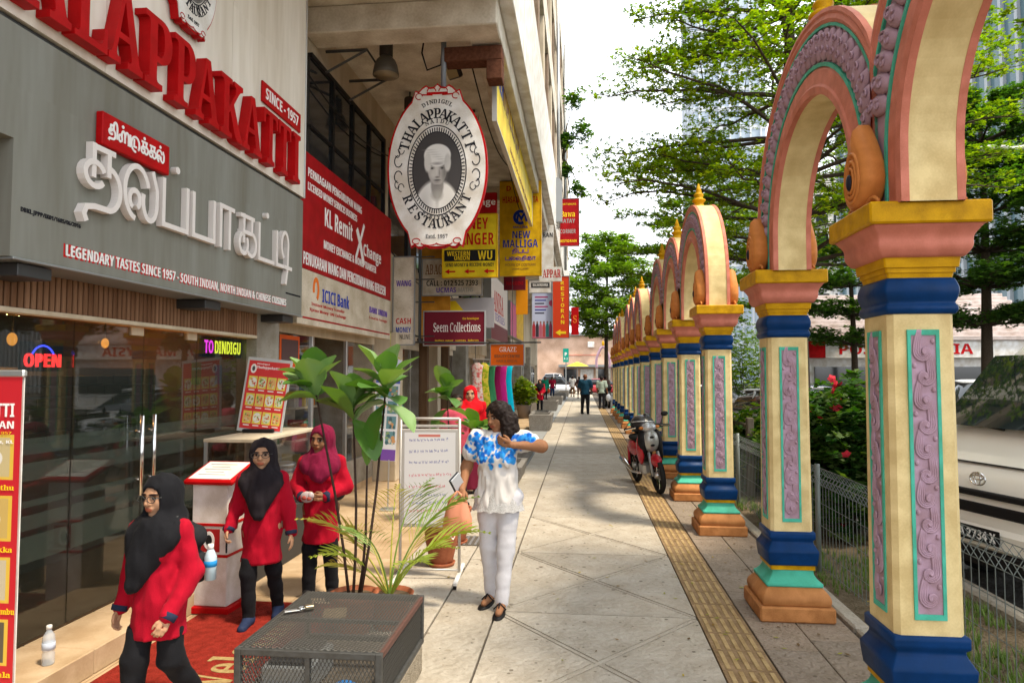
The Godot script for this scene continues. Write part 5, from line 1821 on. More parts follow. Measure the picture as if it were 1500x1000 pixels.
# ---------------------------------------------------------------- things on the shop side
func build_items():
	# roll-up banner
	var t := thing("roll_up_banner", "tall red roll-up food banner cut off by the picture's left edge", "banner", Vector3(-2.57, 0, -2.6), 0.0)
	part(t, "base", MB.new().box(Vector3(0, 0.04, 0), Vector3(0.58, 0.07, 0.16), 0.02).done(), M.aluminium)
	part(t, "print", sheet(0.56, 1.72), poster_mat("banner"), Vector3(0, 0.93, 0.012))
	part(t, "backing", boxm(Vector3(0.56, 1.72, 0.004)), M.white, Vector3(0, 0.93, 0.0))
	part(t, "top_rail", MB.new().box(Vector3(0, 1.80, 0.004), Vector3(0.575, 0.03, 0.025), 0.006).done(), M.aluminium)
	part(t, "pole", MB.new().tube([Vector3(0, 0.07, -0.03), Vector3(0, 1.79, -0.01)], 0.012, 8).done(), M.aluminium)
	write(t, [["THALAPPAKATTI", "sans_bold", 0.02, 1.65, 0.46, 0.055, "white"], ["RESTORAN", "sans_bold", 0.13, 1.59, 0.24, 0.03, "white"], ["Biryani since 1957", "sans", 0.12, 1.555, 0.24, 0.014, "yellow"], ["Brickfields, KL", "sans_bold", 0.15, 1.52, 0.2, 0.016, "white"],
		["Chicken Porichathu", "serif_bold", 0.08, 1.335, 0.36, 0.022, "yellow"], ["Mutton Kurai Sukka", "serif_bold", 0.08, 1.085, 0.36, 0.022, "yellow"], ["Kodaikanal Chicken Kuzhambu", "serif_bold", 0.06, 0.838, 0.44, 0.024, "yellow"], ["Paneer Butter Masala", "serif_bold", 0.06, 0.588, 0.42, 0.022, "yellow"],
		["CALL", "sans_bold", 0.12, 0.226, 0.14, 0.042, "red"], ["AVAILABLE FOR ALL", "sans_bold", 0.07, 0.165, 0.38, 0.026, "white"], ["FUNCTIONS", "sans_bold", 0.12, 0.128, 0.26, 0.026, "white"]], 0.014, 0.001)
	# water bottle on the step
	t = thing("water_bottle", "clear plastic water bottle standing on the tiled step", "bottle", Vector3(-3.03, 0.151, -3.67))
	var gl2: StandardMaterial3D = M.glass.duplicate()
	gl2.albedo_color = Color(0.85, 0.88, 0.9, 0.35)
	part(t, "body", MB.new().smooth().lathe([Vector2(0.03, 0), Vector2(0.033, 0.01), Vector2(0.033, 0.06), Vector2(0.030, 0.075), Vector2(0.033, 0.09), Vector2(0.033, 0.14), Vector2(0.028, 0.165), Vector2(0.013, 0.19), Vector2(0.013, 0.2)], 16).done(), gl2)
	part(t, "label_band", MB.new().smooth().lathe([Vector2(0.0338, 0.085), Vector2(0.0338, 0.125)], 16).done(), mat("labelpale", lin(0.5, 0.55, 0.65), 0.5))
	part(t, "cap", MB.new().smooth().lathe([Vector2(0.015, 0.198), Vector2(0.015, 0.216), Vector2(0.012, 0.219)], 12).done(), M.white)
	# red entrance mat
	t = thing("entrance_mat", "red entrance mat with cream lettering before the glass doors", "mat", Vector3(-2.28, 0.001, -4.35))
	part(t, "pile", MB.new().box(Vector3(0, 0.007, 0), Vector3(1.14, 0.014, 1.75), 0.005).done(), mat("matred", lin(0.30, 0.028, 0.018), 0.95, 0, T["g_soil"], 1.6, T["n_fine"], 0.8))
	var mb := MB.new()
	letters(mb, "Welcome", "serif_bold", Vector2(0, 0), 1.3, 0.30, 0.0, 0.002, Transform3D(Basis(Vector3(0, 1, 0), PI / 2) * Basis(Vector3(1, 0, 0), -PI / 2), Vector3(0.1, 0.0155, 0.05)))
	part(t, "lettering", mb.done(false), mat("matcream", lin(0.45, 0.32, 0.14), 0.95, 0, T["g_soil"], 3.0))
	# menu pedestal
	t = thing("menu_pedestal", "white menu pedestal with red bands beside the restaurant door", "pedestal", Vector3(-2.80, 0, -5.08), -0.04)
	var pw := mat("pedwhite", lin(0.66, 0.60, 0.56), 0.4, 0, T["g_paint"], 1.0)
	part(t, "base", MB.new().box(Vector3(0, 0.03, 0), Vector3(0.36, 0.05, 0.33), 0.006).done(), M.red)
	part(t, "post", MB.new().box(Vector3(0, 0.525, 0), Vector3(0.29, 0.94, 0.26), 0.006).done(), pw)
	for y in [0.43, 0.66]:
		part(t, "red_band", MB.new().box(Vector3(0, y, 0), Vector3(0.298, 0.022, 0.268), 0.003).done(), M.red)
	var xf := Transform3D(Basis(Vector3(1, 0, 0), 0.30), Vector3(0, 1.03, 0.0))
	part(t, "lectern_top", MB.new().box(Vector3(0, 0, 0), Vector3(0.40, 0.04, 0.36), 0.012, xf).done(), M.red)
	part(t, "menu_card", MB.new().box(Vector3(0, 0.022, 0), Vector3(0.34, 0.005, 0.30), 0.001, xf).done(), M.white)
	var ml := MB.new()
	for i in 5:
		ml.box(Vector3(-0.02, 0.026, -0.1 + i * 0.045), Vector3(0.22 - (i % 2) * 0.07, 0.002, 0.008), 0.0, xf)
	part(t, "menu_print", ml.done(), ink("grey"))
	part(t, "emblem_plate", MB.new().bx(-0.085, 0.085, 0.46, 0.63, 0.131, 0.134).done(), mat("embred", lin(0.30, 0.015, 0.015), 0.5))
	part(t, "emblem", MB.new().prism(PackedVector2Array(arcp(Vector2(0, 0.545), Vector2(0.045, 0.068), 0, 345, 20)), 0.1345, 0.137).done(), M.white)
	part(t, "emblem_face", MB.new().prism(PackedVector2Array(arcp(Vector2(0, 0.545), Vector2(0.026, 0.042), 0, 345, 20)), 0.1372, 0.139).done(), M.black)
	# display cabinet
	t = thing("display_cabinet", "glass display cabinet with dark base behind the girl with glasses", "cabinet", Vector3(-3.05, 0, -6.3))
	part(t, "base", MB.new().bx(-0.24, 0.24, 0.0, 0.52, -0.7, 0.6, 0.01).done(), mat("cabdark", lin(0.035, 0.035, 0.035), 0.35))
	part(t, "top", MB.new().bx(-0.25, 0.25, 1.20, 1.23, -0.71, 0.61, 0.004).done(), M.wallbeige)
	for q in [[-0.235, 0.59], [0.235, 0.59], [-0.235, -0.69], [0.235, -0.69]]:
		part(t, "corner_post", MB.new().bx(q[0] - 0.012, q[0] + 0.012, 0.521, 1.199, q[1] - 0.012, q[1] + 0.012).done(), M.aluminium)
	part(t, "glass_front", MB.new().bx(0.232, 0.237, 0.521, 1.199, -0.677, 0.577).done(), M.glass)
	part(t, "glass_end", MB.new().bx(-0.222, 0.222, 0.521, 1.199, 0.586, 0.591).done(), M.glass)
	part(t, "shelf", MB.new().bx(-0.22, 0.22, 0.84, 0.848, -0.67, 0.57).done(), M.glass)
	for i in 5:
		part(t, "tray", MB.new().smooth().lathe([Vector2(0.09, 0), Vector2(0.11, 0.03), Vector2(0.10, 0.03), Vector2(0.08, 0.045)], 14).done(), [M.aluminium, mat("food1", lin(0.45, 0.2, 0.04), 0.6), mat("food2", lin(0.1, 0.3, 0.2), 0.5), M.white, mat("food1", lin(0.45, 0.2, 0.04), 0.6)][i], Vector3(0.0, 0.522 if i % 2 else 0.849, -0.5 + i * 0.24))
	# menu board on the cabinet
	t = thing("menu_board", "red menu board with rows of dishes leaning on the display cabinet", "menu board", Vector3(-3.10, 1.232, -6.32), 0.10)
	var tilt := Vector3(-0.12, 0, -0.10)
	var p := part(t, "panel", MB.new().box(Vector3(0, 0.36, 0), Vector3(0.44, 0.72, 0.012), 0.003).done(), mat("clearedge", lin(0.45, 0.45, 0.43), 0.3), Vector3.ZERO, tilt)
	part(p, "print", sheet(0.40, 0.66), poster_mat("menu"), Vector3(0, 0.36, 0.0075))
	var mt := MB.new()
	letters(mt, "Dindigul", "sans_bold", Vector2(-0.06, 0.66), 0.12, 0.018, 0.009, 0.001)
	letters(mt, "Thalappakatti", "sans_bold", Vector2(-0.01, 0.625), 0.22, 0.034, 0.009, 0.001)
	part(p, "lettering", mt.done(false), ink("white"))
	part(t, "stand_clip", MB.new().box(Vector3(0, 0.02, 0.02), Vector3(0.3, 0.035, 0.05), 0.008).done(), M.black)
	# steel mesh cage on a cast base
	cage()
	# notice board on wheels
	whiteboard()
	# terracotta pots
	pot("terracotta_pot", "large terracotta pot holding cut stems below the notice board", Vector3(-1.33, 0, -6.42), 0.17, 0.40, true)
	pot("clay_pot", "dark rimmed clay pot just behind the terracotta pot", Vector3(-1.36, 0, -7.25), 0.18, 0.38, false)
	# drain grating
	t = thing("drain_grating", "dark slotted drain grating set in concrete behind the walking woman", "grating", Vector3(-1.0, 0.002, -7.35))
	part(t, "frame", MB.new().bx(-0.28, 0.28, 0.0, 0.006, -0.2, 0.2).done(), M.joint)
	for i in 9:
		part(t, "bar", MB.new().bx(-0.26 + i * 0.06, -0.235 + i * 0.06, 0.0062, 0.014, -0.19, 0.19, 0.002).done(), M.steel_grey)
	# hanging blue-purple poster
	t = thing("hanging_poster", "narrow white and purple poster hanging before the exchange shop", "poster", Vector3(-2.6, 0.6, -8.9), 0.12)
	part(t, "sheet", boxm(Vector3(0.33, 1.35, 0.006)), M.white, Vector3(0, 0.72, 0), Vector3(0, 0, -0.06))
	part(t, "print", sheet(0.32, 1.34), poster_mat("blueposter"), Vector3(0, 0.72, 0.0045), Vector3(0, 0, -0.06))
	part(t, "hanger_wire", MB.new().tube([Vector3(-0.1, 1.40, 0), Vector3(0.05, 1.52, 0), Vector3(0.2, 1.37, 0)], 0.006, 4).tube([Vector3(0.05, 1.52, 0), Vector3(0.05, 1.75, 0)], 0.004, 4).done(), mat("wireyellow", lin(0.45, 0.4, 0.1), 0.6))
	part(t, "foot_rod", MB.new().tube([Vector3(0.03, -0.59, 0), Vector3(0.04, 0.06, 0)], 0.01, 6).box(Vector3(0.03, -0.59, 0), Vector3(0.2, 0.02, 0.2), 0.004).done(), M.aluminium)
	# concrete planters along the walk
	planters()
	# far potted shrub
	t = thing("potted_shrub", "bushy lime-green potted shrub beside the far shop piers", "plant", Vector3(-2.35, 0, -27.5))
	part(t, "pot", MB.new().smooth().lathe([Vector2(0.22, 0), Vector2(0.3, 0.5), Vector2(0.33, 0.55), Vector2(0.29, 0.56), Vector2(0.27, 0.5)], 16).done(), mat("potgrey", lin(0.22, 0.18, 0.15), 0.7))
	leaf_cloud(t, "foliage", Vector3(0, 1.0, 0), Vector3(0.5, 0.55, 0.5), 900, 0.09, [Color(0.22, 0.30, 0.02), Color(0.14, 0.24, 0.02), Color(0.30, 0.34, 0.03)], 77)
	part(t, "stem", MB.new().smooth().tube([Vector3(0, 0.5, 0), Vector3(0.02, 0.9, 0)], 0.03, 6).done(), M.bark)

func cage():
	var t := thing("mesh_cage_planter", "dark steel mesh cage on a rough concrete base in the foreground", "cage", Vector3(-1.335, 0, -3.70))
	var hx := 0.355
	var hz := 0.43
	var y0 := 0.19
	var y1 := 0.455
	part(t, "concrete_base", MB.new().box(Vector3(0, 0.085, 0), Vector3(hx * 2 + 0.02, 0.17, hz * 2 + 0.02), 0.015).done(), mat("aggregate", lin(0.36, 0.31, 0.24), 0.95, 0, T["g_soil"], 3.0, T["n_fine"], 1.2))
	part(t, "inner_tray", MB.new().bx(-hx + 0.03, hx - 0.03, 0.171, 0.18, -hz + 0.03, hz - 0.03).done(), M.joint)
	var fm := mat("cageframe", lin(0.065, 0.065, 0.062), 0.6, 0.3, T["g_wear"], 3.0)
	var rm := mat("cagerust", lin(0.12, 0.05, 0.035), 0.8, 0.1, T["g_soil"], 4.0)
	var r := 0.016
	for q in [[-1, -1], [1, -1], [1, 1], [-1, 1]]:
		part(t, "corner_post", MB.new().bx(q[0] * hx - r, q[0] * hx + r, 0.171, y1, q[1] * hz - r, q[1] * hz + r, 0.003).done(), fm)
	for q in [y0, y1 - r]:
		part(t, "rail", MB.new().bx(-hx + r, hx - r, q - r, q + r, hz - r, hz + r, 0.003).done(), fm)
		part(t, "rail", MB.new().bx(-hx + r, hx - r, q - r, q + r, -hz - r, -hz + r, 0.003).done(), fm)
		part(t, "rail", MB.new().bx(-hx - r, -hx + r, q - r, q + r, -hz + r, hz - r, 0.003).done(), fm)
		part(t, "rail", MB.new().bx(hx - r, hx + r, q - r, q + r, -hz + r, hz - r, 0.003).done(), rm if q > 0.3 else fm)
	part(t, "mid_post", MB.new().bx(-0.012, 0.012, y0, y1 - 0.03, hz - 0.012, hz + 0.012).done(), fm)
	# lid of expanded metal: many slanting strands
	var mm := mat("cagemesh", lin(0.085, 0.08, 0.07), 0.6, 0.3)
	var strands := func(u0: float, u1: float, v0: float, v1: float, pt: Callable, pitch: float, w: float) -> ArrayMesh:
		var b := MB.new()
		var du := u1 - u0
		var dv := v1 - v0
		for s in [1.0, -1.0]:
			var c := -dv * 2.0
			while c < du + dv * 2.0:
				# line u = c + s*1.6*(v - v0)
				var k: float = s * 0.55
				var a := Vector2(u0 + c, v0)
				var e := Vector2(u0 + c + k * dv, v1)
				var t0 := 0.0
				var t1 := 1.0
				if absf(e.x - a.x) > 1e-6:
					var ta := (u0 - a.x) / (e.x - a.x)
					var tb := (u1 - a.x) / (e.x - a.x)
					t0 = maxf(t0, minf(ta, tb))
					t1 = minf(t1, maxf(ta, tb))
				if t1 > t0 + 0.001:
					var p := a.lerp(e, t0)
					var q := a.lerp(e, t1)
					b.tube([pt.call(p.x, p.y, 0.002 * s), pt.call(q.x, q.y, 0.002 * s)], w, 4, false)
				c += pitch
		return b.done()
	part(t, "lid_mesh", strands.call(-hz, hz, -hx, hx, func(u, v, o): return Vector3(v, y1 + 0.004 + o, u), 0.019, 0.0016), mm)
	part(t, "front_mesh", strands.call(-hx, hx, y0, y1, func(u, v, o): return Vector3(u, v, hz + o), 0.02, 0.0022), mm)
	part(t, "side_mesh", strands.call(-hz, hz, y0, y1, func(u, v, o): return Vector3(hx + o, v, u), 0.02, 0.0022), mm)
	part(t, "side_mesh", strands.call(-hz, hz, y0, y1, func(u, v, o): return Vector3(-hx + o, v, u), 0.02, 0.0022), mm)
	part(t, "back_mesh", strands.call(-hx, hx, y0, y1, func(u, v, o): return Vector3(u, v, -hz + o), 0.02, 0.0022), mm)
	part(t, "cross_bar", MB.new().bx(-hx, hx, y1 - 0.02, y1 - 0.002, -0.012, 0.012).done(), fm)
	# things locked inside and on top
	var k := thing("padlock", "small brass padlock on the hasp of the mesh cage", "padlock", Vector3(-1.56, 0.470, -3.78), 0.5)
	part(k, "body", MB.new().box(Vector3(0.02, 0.012, 0), Vector3(0.05, 0.024, 0.04), 0.005).done(), mat("brassdull", lin(0.22, 0.19, 0.13), 0.4, 0.8))
	part(k, "shackle", MB.new().smooth().tube([Vector3(-0.005, 0.012, 0.014), Vector3(-0.03, 0.012, 0.014), Vector3(-0.042, 0.012, 0), Vector3(-0.03, 0.012, -0.014), Vector3(-0.005, 0.012, -0.014)], 0.005, 6).done(), M.chrome)
	part(k, "hasp", MB.new().box(Vector3(-0.07, 0.004, 0), Vector3(0.09, 0.006, 0.03), 0.002).done(), M.steel_grey)
	k = thing("cardboard_piece", "torn brown cardboard piece under the cage's mesh lid", "cardboard", Vector3(-1.42, 0.425, -3.86), 0.3)
	part(k, "sheet", MB.new().box(Vector3.ZERO, Vector3(0.13, 0.012, 0.16), 0.003).done(), mat("cardboard", lin(0.33, 0.24, 0.14), 0.95, 0, T["g_soil"], 3.0))
	k = thing("grey_pipe_unit", "grey boxy fitting lying inside the mesh cage", "box", Vector3(-1.5, 0.181, -3.55))
	part(k, "case", MB.new().box(Vector3(0, 0.07, 0), Vector3(0.26, 0.14, 0.34), 0.01).done(), M.steel_grey)
	part(k, "duct", MB.new().bx(-0.1, 0.1, 0.141, 0.16, -0.15, 0.15, 0.004).done(), M.steel_dark)
	k = thing("blue_cloth", "crumpled blue plastic lying inside the mesh cage", "plastic", Vector3(-1.2, 0.181, -3.42))
	part(k, "heap", MB.new().smooth().ball(Vector3(0, 0.03, 0), Vector3(0.07, 0.04, 0.05), 10, 6).ball(Vector3(0.05, 0.025, 0.02), Vector3(0.05, 0.03, 0.04), 8, 5).done(), mat("blueplastic", lin(0.03, 0.16, 0.42), 0.4))

func whiteboard():
	var t := thing("notice_board", "white notice board with handwritten lines on a wheeled metal frame", "notice board", Vector3(-1.345, 0, -5.98), 0.06)
	var fm := mat("boardframe", lin(0.46, 0.43, 0.39), 0.4, 0.3)
	for s in [-1, 1]:
		part(t, "leg", MB.new().smooth().tube([Vector3(s * 0.262, 0.05, 0), Vector3(s * 0.262, 1.40, 0)], 0.013, 8).done(), fm)
		part(t, "foot_bar", MB.new().box(Vector3(s * 0.262, 0.045, 0), Vector3(0.035, 0.03, 0.62), 0.006).done(), M.white)
		for e in [-0.29, 0.29]:
			part(t, "caster", MB.new().smooth().tube([Vector3(s * 0.262 - 0.012, 0.024, e), Vector3(s * 0.262 + 0.012, 0.024, e)], 0.024, 10).done(), M.black)
	part(t, "top_rail", MB.new().smooth().tube([Vector3(-0.262, 1.40, 0), Vector3(0.262, 1.40, 0)], 0.013, 8).done(), fm)
	part(t, "cross_rail", MB.new().smooth().tube([Vector3(-0.262, 0.08, 0), Vector3(0.262, 0.08, 0)], 0.01, 8).done(), fm)
	part(t, "board_frame", MB.new().box(Vector3(0, 0.88, 0), Vector3(0.508, 0.86, 0.022), 0.006).done(), fm)
	part(t, "print", sheet(0.455, 0.80), poster_mat("whiteboard"), Vector3(0, 0.88, 0.0125))
	part(t, "top_filler", MB.new().box(Vector3(0, 1.335, 0), Vector3(0.508, 0.025, 0.012), 0.004).done(), fm)

func pot(called: String, label: String, at: Vector3, r: float, h: float, stems: bool):
	var t := thing(called, label, "pot", at)
	part(t, "pot", MB.new().smooth().lathe([Vector2(r * 0.62, 0.03), Vector2(r * 0.66, 0.05), Vector2(r * 0.9, h * 0.6), Vector2(r * 0.95, h * 0.82), Vector2(r * 0.9, h * 0.84), Vector2(r, h * 0.9), Vector2(r * 1.02, h * 0.97), Vector2(r, h), Vector2(r * 0.9, h * 0.99), Vector2(r * 0.85, h * 0.85)], 26).done(), M.terracotta)
	part(t, "saucer", MB.new().smooth().lathe([Vector2(r * 0.7, 0.0), Vector2(r * 0.78, 0.035), Vector2(r * 0.72, 0.036), Vector2(r * 0.68, 0.028)], 22).done(), M.terracotta)
	part(t, "soil", MB.new().smooth().lathe([Vector2(r * 0.86, h * 0.84), Vector2(r * 0.84, h * 0.86)], 20).done(), M.soil)
	if stems:
		for i in 4:
			part(t, "stem", MB.new().smooth().tube([Vector3(-0.04 + i * 0.02, h * 0.84, 0.01 * i), Vector3(-0.045 + i * 0.02, h + 0.08 - i * 0.01, 0.01 * i)], 0.009, 6).done(), mat("cane", lin(0.38, 0.34, 0.06), 0.6))
		part(t, "wire_tie", MB.new().smooth().tube([Vector3(0, h, 0.0), Vector3(0.08, h - 0.06, 0.1), Vector3(0.14, h - 0.13, 0.14), Vector3(0.16, h - 0.08, 0.14), Vector3(0.13, h - 0.07, 0.14)], 0.005, 5).done(), M.aluminium)

func planters():
	var cm := mat("planterconc", lin(0.25, 0.235, 0.215), 0.95, 0, T["g_conc"], 0.8, T["n_fine"], 0.6, true)
	var list = [[-1.30, -11.8, 0.62, 1.3, 0.27, "nearest grey concrete planter, half hidden by the walking woman"], [-1.38, -14.9, 0.66, 2.6, 0.33, "grey concrete planter second along the walk's left edge"], [-1.32, -22.3, 0.72, 1.7, 0.5, "largest dark-faced concrete planter on the walk's left edge"], [-1.62, -27.2, 0.75, 1.6, 0.3, "low concrete planter just beyond the dark-faced one"], [-1.60, -33.8, 0.85, 1.7, 0.48, "pale-faced concrete planter before the woman in black and red"], [-1.55, -40.5, 0.85, 1.7, 0.45, "far concrete planter left of the man in blue"], [-1.5, -47.5, 0.85, 1.7, 0.45, "next to farthest concrete planter on the walk's left edge"], [-1.45, -54.5, 0.85, 1.7, 0.45, "farthest small concrete planter on the walk's left edge"]]
	for q in list:
		var t := thing("concrete_planter", q[5], "planter", Vector3(q[0], 0, q[1]), 0.0, "concrete planters along the walk")
		var w: float = q[2]
		var l: float = q[3]
		var h: float = q[4]
		var b := MB.new()
		var lo = [Vector3(-w / 2 * 0.95, 0, l / 2 * 0.97), Vector3(w / 2 * 0.8, 0, l / 2 * 0.97), Vector3(w / 2 * 0.8, 0, -l / 2 * 0.97), Vector3(-w / 2 * 0.95, 0, -l / 2 * 0.97)]
		var hi = [Vector3(-w / 2, h, l / 2), Vector3(w / 2, h, l / 2), Vector3(w / 2, h, -l / 2), Vector3(-w / 2, h, -l / 2)]
		b.ring_join(lo, hi)
		var k := 0.1
		var inn = []
		for p in hi:
			inn.append(Vector3(p.x - signf(p.x) * k, h, p.z - signf(p.z) * k))
		b.ring_join(hi, inn)
		var dn = []
		for p in inn:
			dn.append(p - Vector3(0, 0.07, 0))
		b.ring_join(inn, dn)
		part(t, "trough", b.done(), cm)
		var s := MB.new()
		s.quad(dn[0] + Vector3(0, 0.002, 0), dn[1] + Vector3(0, 0.002, 0), dn[2] + Vector3(0, 0.002, 0), dn[3] + Vector3(0, 0.002, 0))
		part(t, "soil", s.done(), mat("greysoil", lin(0.20, 0.19, 0.17), 0.95, 0, T["g_soil"], 2.0, null, 0, true))

# ---------------------------------------------------------------- plants
func leafmat(key: String, c: Color, back: Color) -> StandardMaterial3D:
	if M.has(key):
		return M[key]
	var m := StandardMaterial3D.new()
	m.albedo_color = c.linear_to_srgb()
	m.roughness = 0.55
	m.backlight_enabled = true
	m.backlight = back
	M[key] = m
	return m

func vleaf() -> StandardMaterial3D:
	if M.has("vleaf"):
		return M.vleaf
	var m := StandardMaterial3D.new()
	m.albedo_color = Color(1, 1, 1)
	m.vertex_color_use_as_albedo = true
	m.roughness = 0.6
	m.metallic_specular = 0.25
	m.backlight_enabled = true
	m.backlight = Color(0.9, 1.0, 0.35)
	M["vleaf"] = m
	return m

# a sprig: several small leaves round a short twig
func sprig(size: float, n: int, seed_: int) -> ArrayMesh:
	var key := "sprig%s_%d_%d" % [size, n, seed_]
	if T.has(key):
		return T[key]
	var g := RandomNumberGenerator.new()
	g.seed = seed_
	var b := MB.new()
	for i in n:
		var a := g.randf() * TAU
		var d := Vector3(cos(a), g.randf_range(-0.25, 0.55), sin(a)).normalized()
		var s := d.cross(Vector3.UP).normalized()
		var up := s.cross(d).normalized()
		s = (s + up * g.randf_range(-0.6, 0.6)).normalized()
		var l := size * g.randf_range(0.7, 1.2)
		var w := l * 0.30
		var o := Vector3(g.randf_range(-0.3, 0.3), g.randf_range(-0.1, 0.1), g.randf_range(-0.3, 0.3)) * size
		var p0 := o + d * l * 0.05
		var m := o + d * l * 0.6 + up * l * 0.06
		var e := o + d * l
		b.tri(p0, m + s * w, e)
		b.tri(p0, e, m - s * w)
	T[key] = b.done()
	return T[key]

func cloud_instance(parent: Node, called: String, xfs: Array, cols: Array, mesh: Mesh) -> MultiMeshInstance3D:
	var mm := MultiMesh.new()
	mm.transform_format = MultiMesh.TRANSFORM_3D
	mm.use_colors = true
	mm.mesh = mesh
	mm.instance_count = xfs.size()
	for i in xfs.size():
		mm.set_instance_transform(i, xfs[i])
		mm.set_instance_color(i, cols[i])
	var o := MultiMeshInstance3D.new()
	o.multimesh = mm
	o.material_override = vleaf()
	o.set_meta("kind", "stuff")
	o.name = called
	parent.add_child(o, true)
	return o

# an uneven bush of sprigs in a lumpy ellipsoid
func leaf_cloud(parent: Node, called: String, c: Vector3, r: Vector3, n: int, size: float, cols: Array, seed_: int):
	var g := RandomNumberGenerator.new()
	g.seed = seed_
	var nz := FastNoiseLite.new()
	nz.seed = seed_
	nz.frequency = 1.1 / maxf(r.x, 0.4)
	var xfs = []
	var cl = []
	var tries := 0
	while xfs.size() < n and tries < n * 6:
		tries += 1
		var d := Vector3(g.randfn(), g.randfn(), g.randfn()).normalized()
		var rad := pow(g.randf(), 0.4) * (1.0 + 0.55 * nz.get_noise_3dv(d * r * 1.3))
		var p := c + d * r * rad
		if nz.get_noise_3dv(p * 2.3) < -0.22:
			continue
		var s := g.randf_range(0.7, 1.3)
		xfs.append(Transform3D(Basis(Vector3.UP, g.randf() * TAU) * Basis(Vector3(1, 0, 0), g.randf_range(-0.7, 0.7)) * Basis.from_scale(Vector3.ONE * s), p))
		var q: Color = cols[g.randi() % cols.size()]
		var v := g.randf_range(0.75, 1.25)
		cl.append(Color(q.r * v, q.g * v, q.b * v))
	cloud_instance(parent, called, xfs, cl, sprig(size, 7, 5))

# tiered tree: trunk, horizontal limbs in storeys, flat sprays of small leaves
func tiered_tree(called: String, label: String, at: Vector3, trunk_h: float, tiers: Array, trunk_r: float, seed_: int, leaf := 0.055, dens := 1.0, cols := [], limbs := 7) -> Node3D:
	var t := thing(called, label, "tree", at)
	var g := RandomNumberGenerator.new()
	g.seed = seed_
	if cols.is_empty():
		cols = [Color(0.10, 0.17, 0.012), Color(0.15, 0.22, 0.015), Color(0.20, 0.26, 0.02), Color(0.07, 0.13, 0.012)]
	var tr := MB.new().smooth()
	var pts = []
	var rad = []
	for i in 9:
		var u := i / 8.0
		pts.append(Vector3(sin(u * 3.0 + seed_) * 0.12 * u, trunk_h * u, cos(u * 2.3 + seed_) * 0.1 * u))
		rad.append(trunk_r * (1.0 - 0.75 * u) * (1.25 if i == 0 else 1.0))
	tr.tube(pts, rad, 10)
	part(t, "trunk", tr.done(), M.bark)
	var lb := MB.new().smooth()
	var xfs = []
	var cl = []
	for q in tiers:
		# q: height, radius, thickness, count factor, x shift, z shift
		var y: float = q[0]
		var R: float = q[1]
		var base := Vector3(sin(y / trunk_h * 3.0 + seed_) * 0.12 * y / trunk_h, y, cos(y / trunk_h * 2.3 + seed_) * 0.1 * y / trunk_h)
		var nl := limbs
		var a0 := g.randf() * TAU
		for k in nl:
			var a := a0 + TAU * k / nl + g.randf_range(-0.25, 0.25)
			var L := R * g.randf_range(0.65, 1.1)
			var dir := Vector3(cos(a), 0, sin(a))
			var sd := Vector3(-dir.z, 0, dir.x)
			var lift := g.randf_range(0.02, 0.24)
			var lp = []
			var lr = []
			var bend := g.randf_range(-0.18, 0.18)
			for i in 7:
				var u := i / 6.0
				lp.append(base + dir * L * u + sd * L * bend * u * u + Vector3(0, L * lift * sin(u * 1.9) + g.randf_range(-0.03, 0.03) * L * u, 0))
				lr.append(trunk_r * 0.22 * (1.0 - 0.9 * u) + 0.005)
			lb.tube(lp, lr, 5, false)
			# side twigs carry flat sprays
			var nt := int(7 + R * 2.2)
			for j in nt:
				var u := 0.25 + 0.75 * (j + g.randf()) / nt
				var i0 := mini(5, int(u * 6))
				var s0: Vector3 = (lp[i0] as Vector3).lerp(lp[i0 + 1], u * 6 - i0)
				var sg := 1.0 if j % 2 == 0 else -1.0
				var tl := R * g.randf_range(0.16, 0.34) * (1.1 - 0.6 * u)
				var td := (dir * g.randf_range(0.5, 1.1) + sd * sg * g.randf_range(0.5, 1.1)).normalized()
				var e := s0 + td * tl + Vector3(0, tl * g.randf_range(-0.02, 0.3), 0)
				lb.tube([s0, s0.lerp(e, 0.5) + Vector3(0, tl * 0.05, 0), e], [0.010, 0.007, 0.003], 4, false)
				var ns := int((10 + tl * 16.0) * dens * q[3])
				for m in ns:
					var v := sqrt(g.randf())
					var p := s0.lerp(e, v)
					var sp := tl * 0.36 * (0.4 + v)
					p += Vector3(g.randf_range(-sp, sp), g.randf_range(-0.2, 0.45) * q[2], g.randf_range(-sp, sp))
					xfs.append(Transform3D(Basis(Vector3.UP, g.randf() * TAU) * Basis(Vector3(1, 0, 0), g.randf_range(-0.35, 0.35)) * Basis.from_scale(Vector3.ONE * g.randf_range(0.7, 1.3)), p))
					var c: Color = cols[g.randi() % cols.size()]
					var vv := g.randf_range(0.7, 1.3)
					cl.append(Color(c.r * vv, c.g * vv, c.b * vv))
	part(t, "limbs", lb.done(), M.bark)
	cloud_instance(t, "crown", xfs, cl, sprig(leaf, 9, 9))
	return t

func fiddle_leaf(L: float, W: float, droop: float, curl: float) -> ArrayMesh:
	# obovate leaf growing along +z, wavy, with a keel along its midrib
	var b := MB.new().smooth()
	var rows = []
	var n := 10
	var m := 6
	for i in n + 1:
		var u := float(i) / n
		var w := W * (0.12 + 0.88 * sin(pow(u, 1.35) * PI * 0.92 + 0.12)) if i > 0 else W * 0.06
		if i == n:
			w = W * 0.15
		var row = []
		for j in m + 1:
			var v := (float(j) / m) * 2.0 - 1.0
			var x := v * w * 0.5
			var y := absf(v) * w * curl + 0.012 * L * sin(u * 16.0 + v * 3.0) * absf(v) - droop * L * u * u
			row.append(Vector3(x, y, L * u * (1.0 - 0.25 * droop * u)))
		rows.append(row)
	for i in n:
		for j in m:
			b.quad(rows[i][j + 1], rows[i][j], rows[i + 1][j], rows[i + 1][j + 1])
	return b.done()

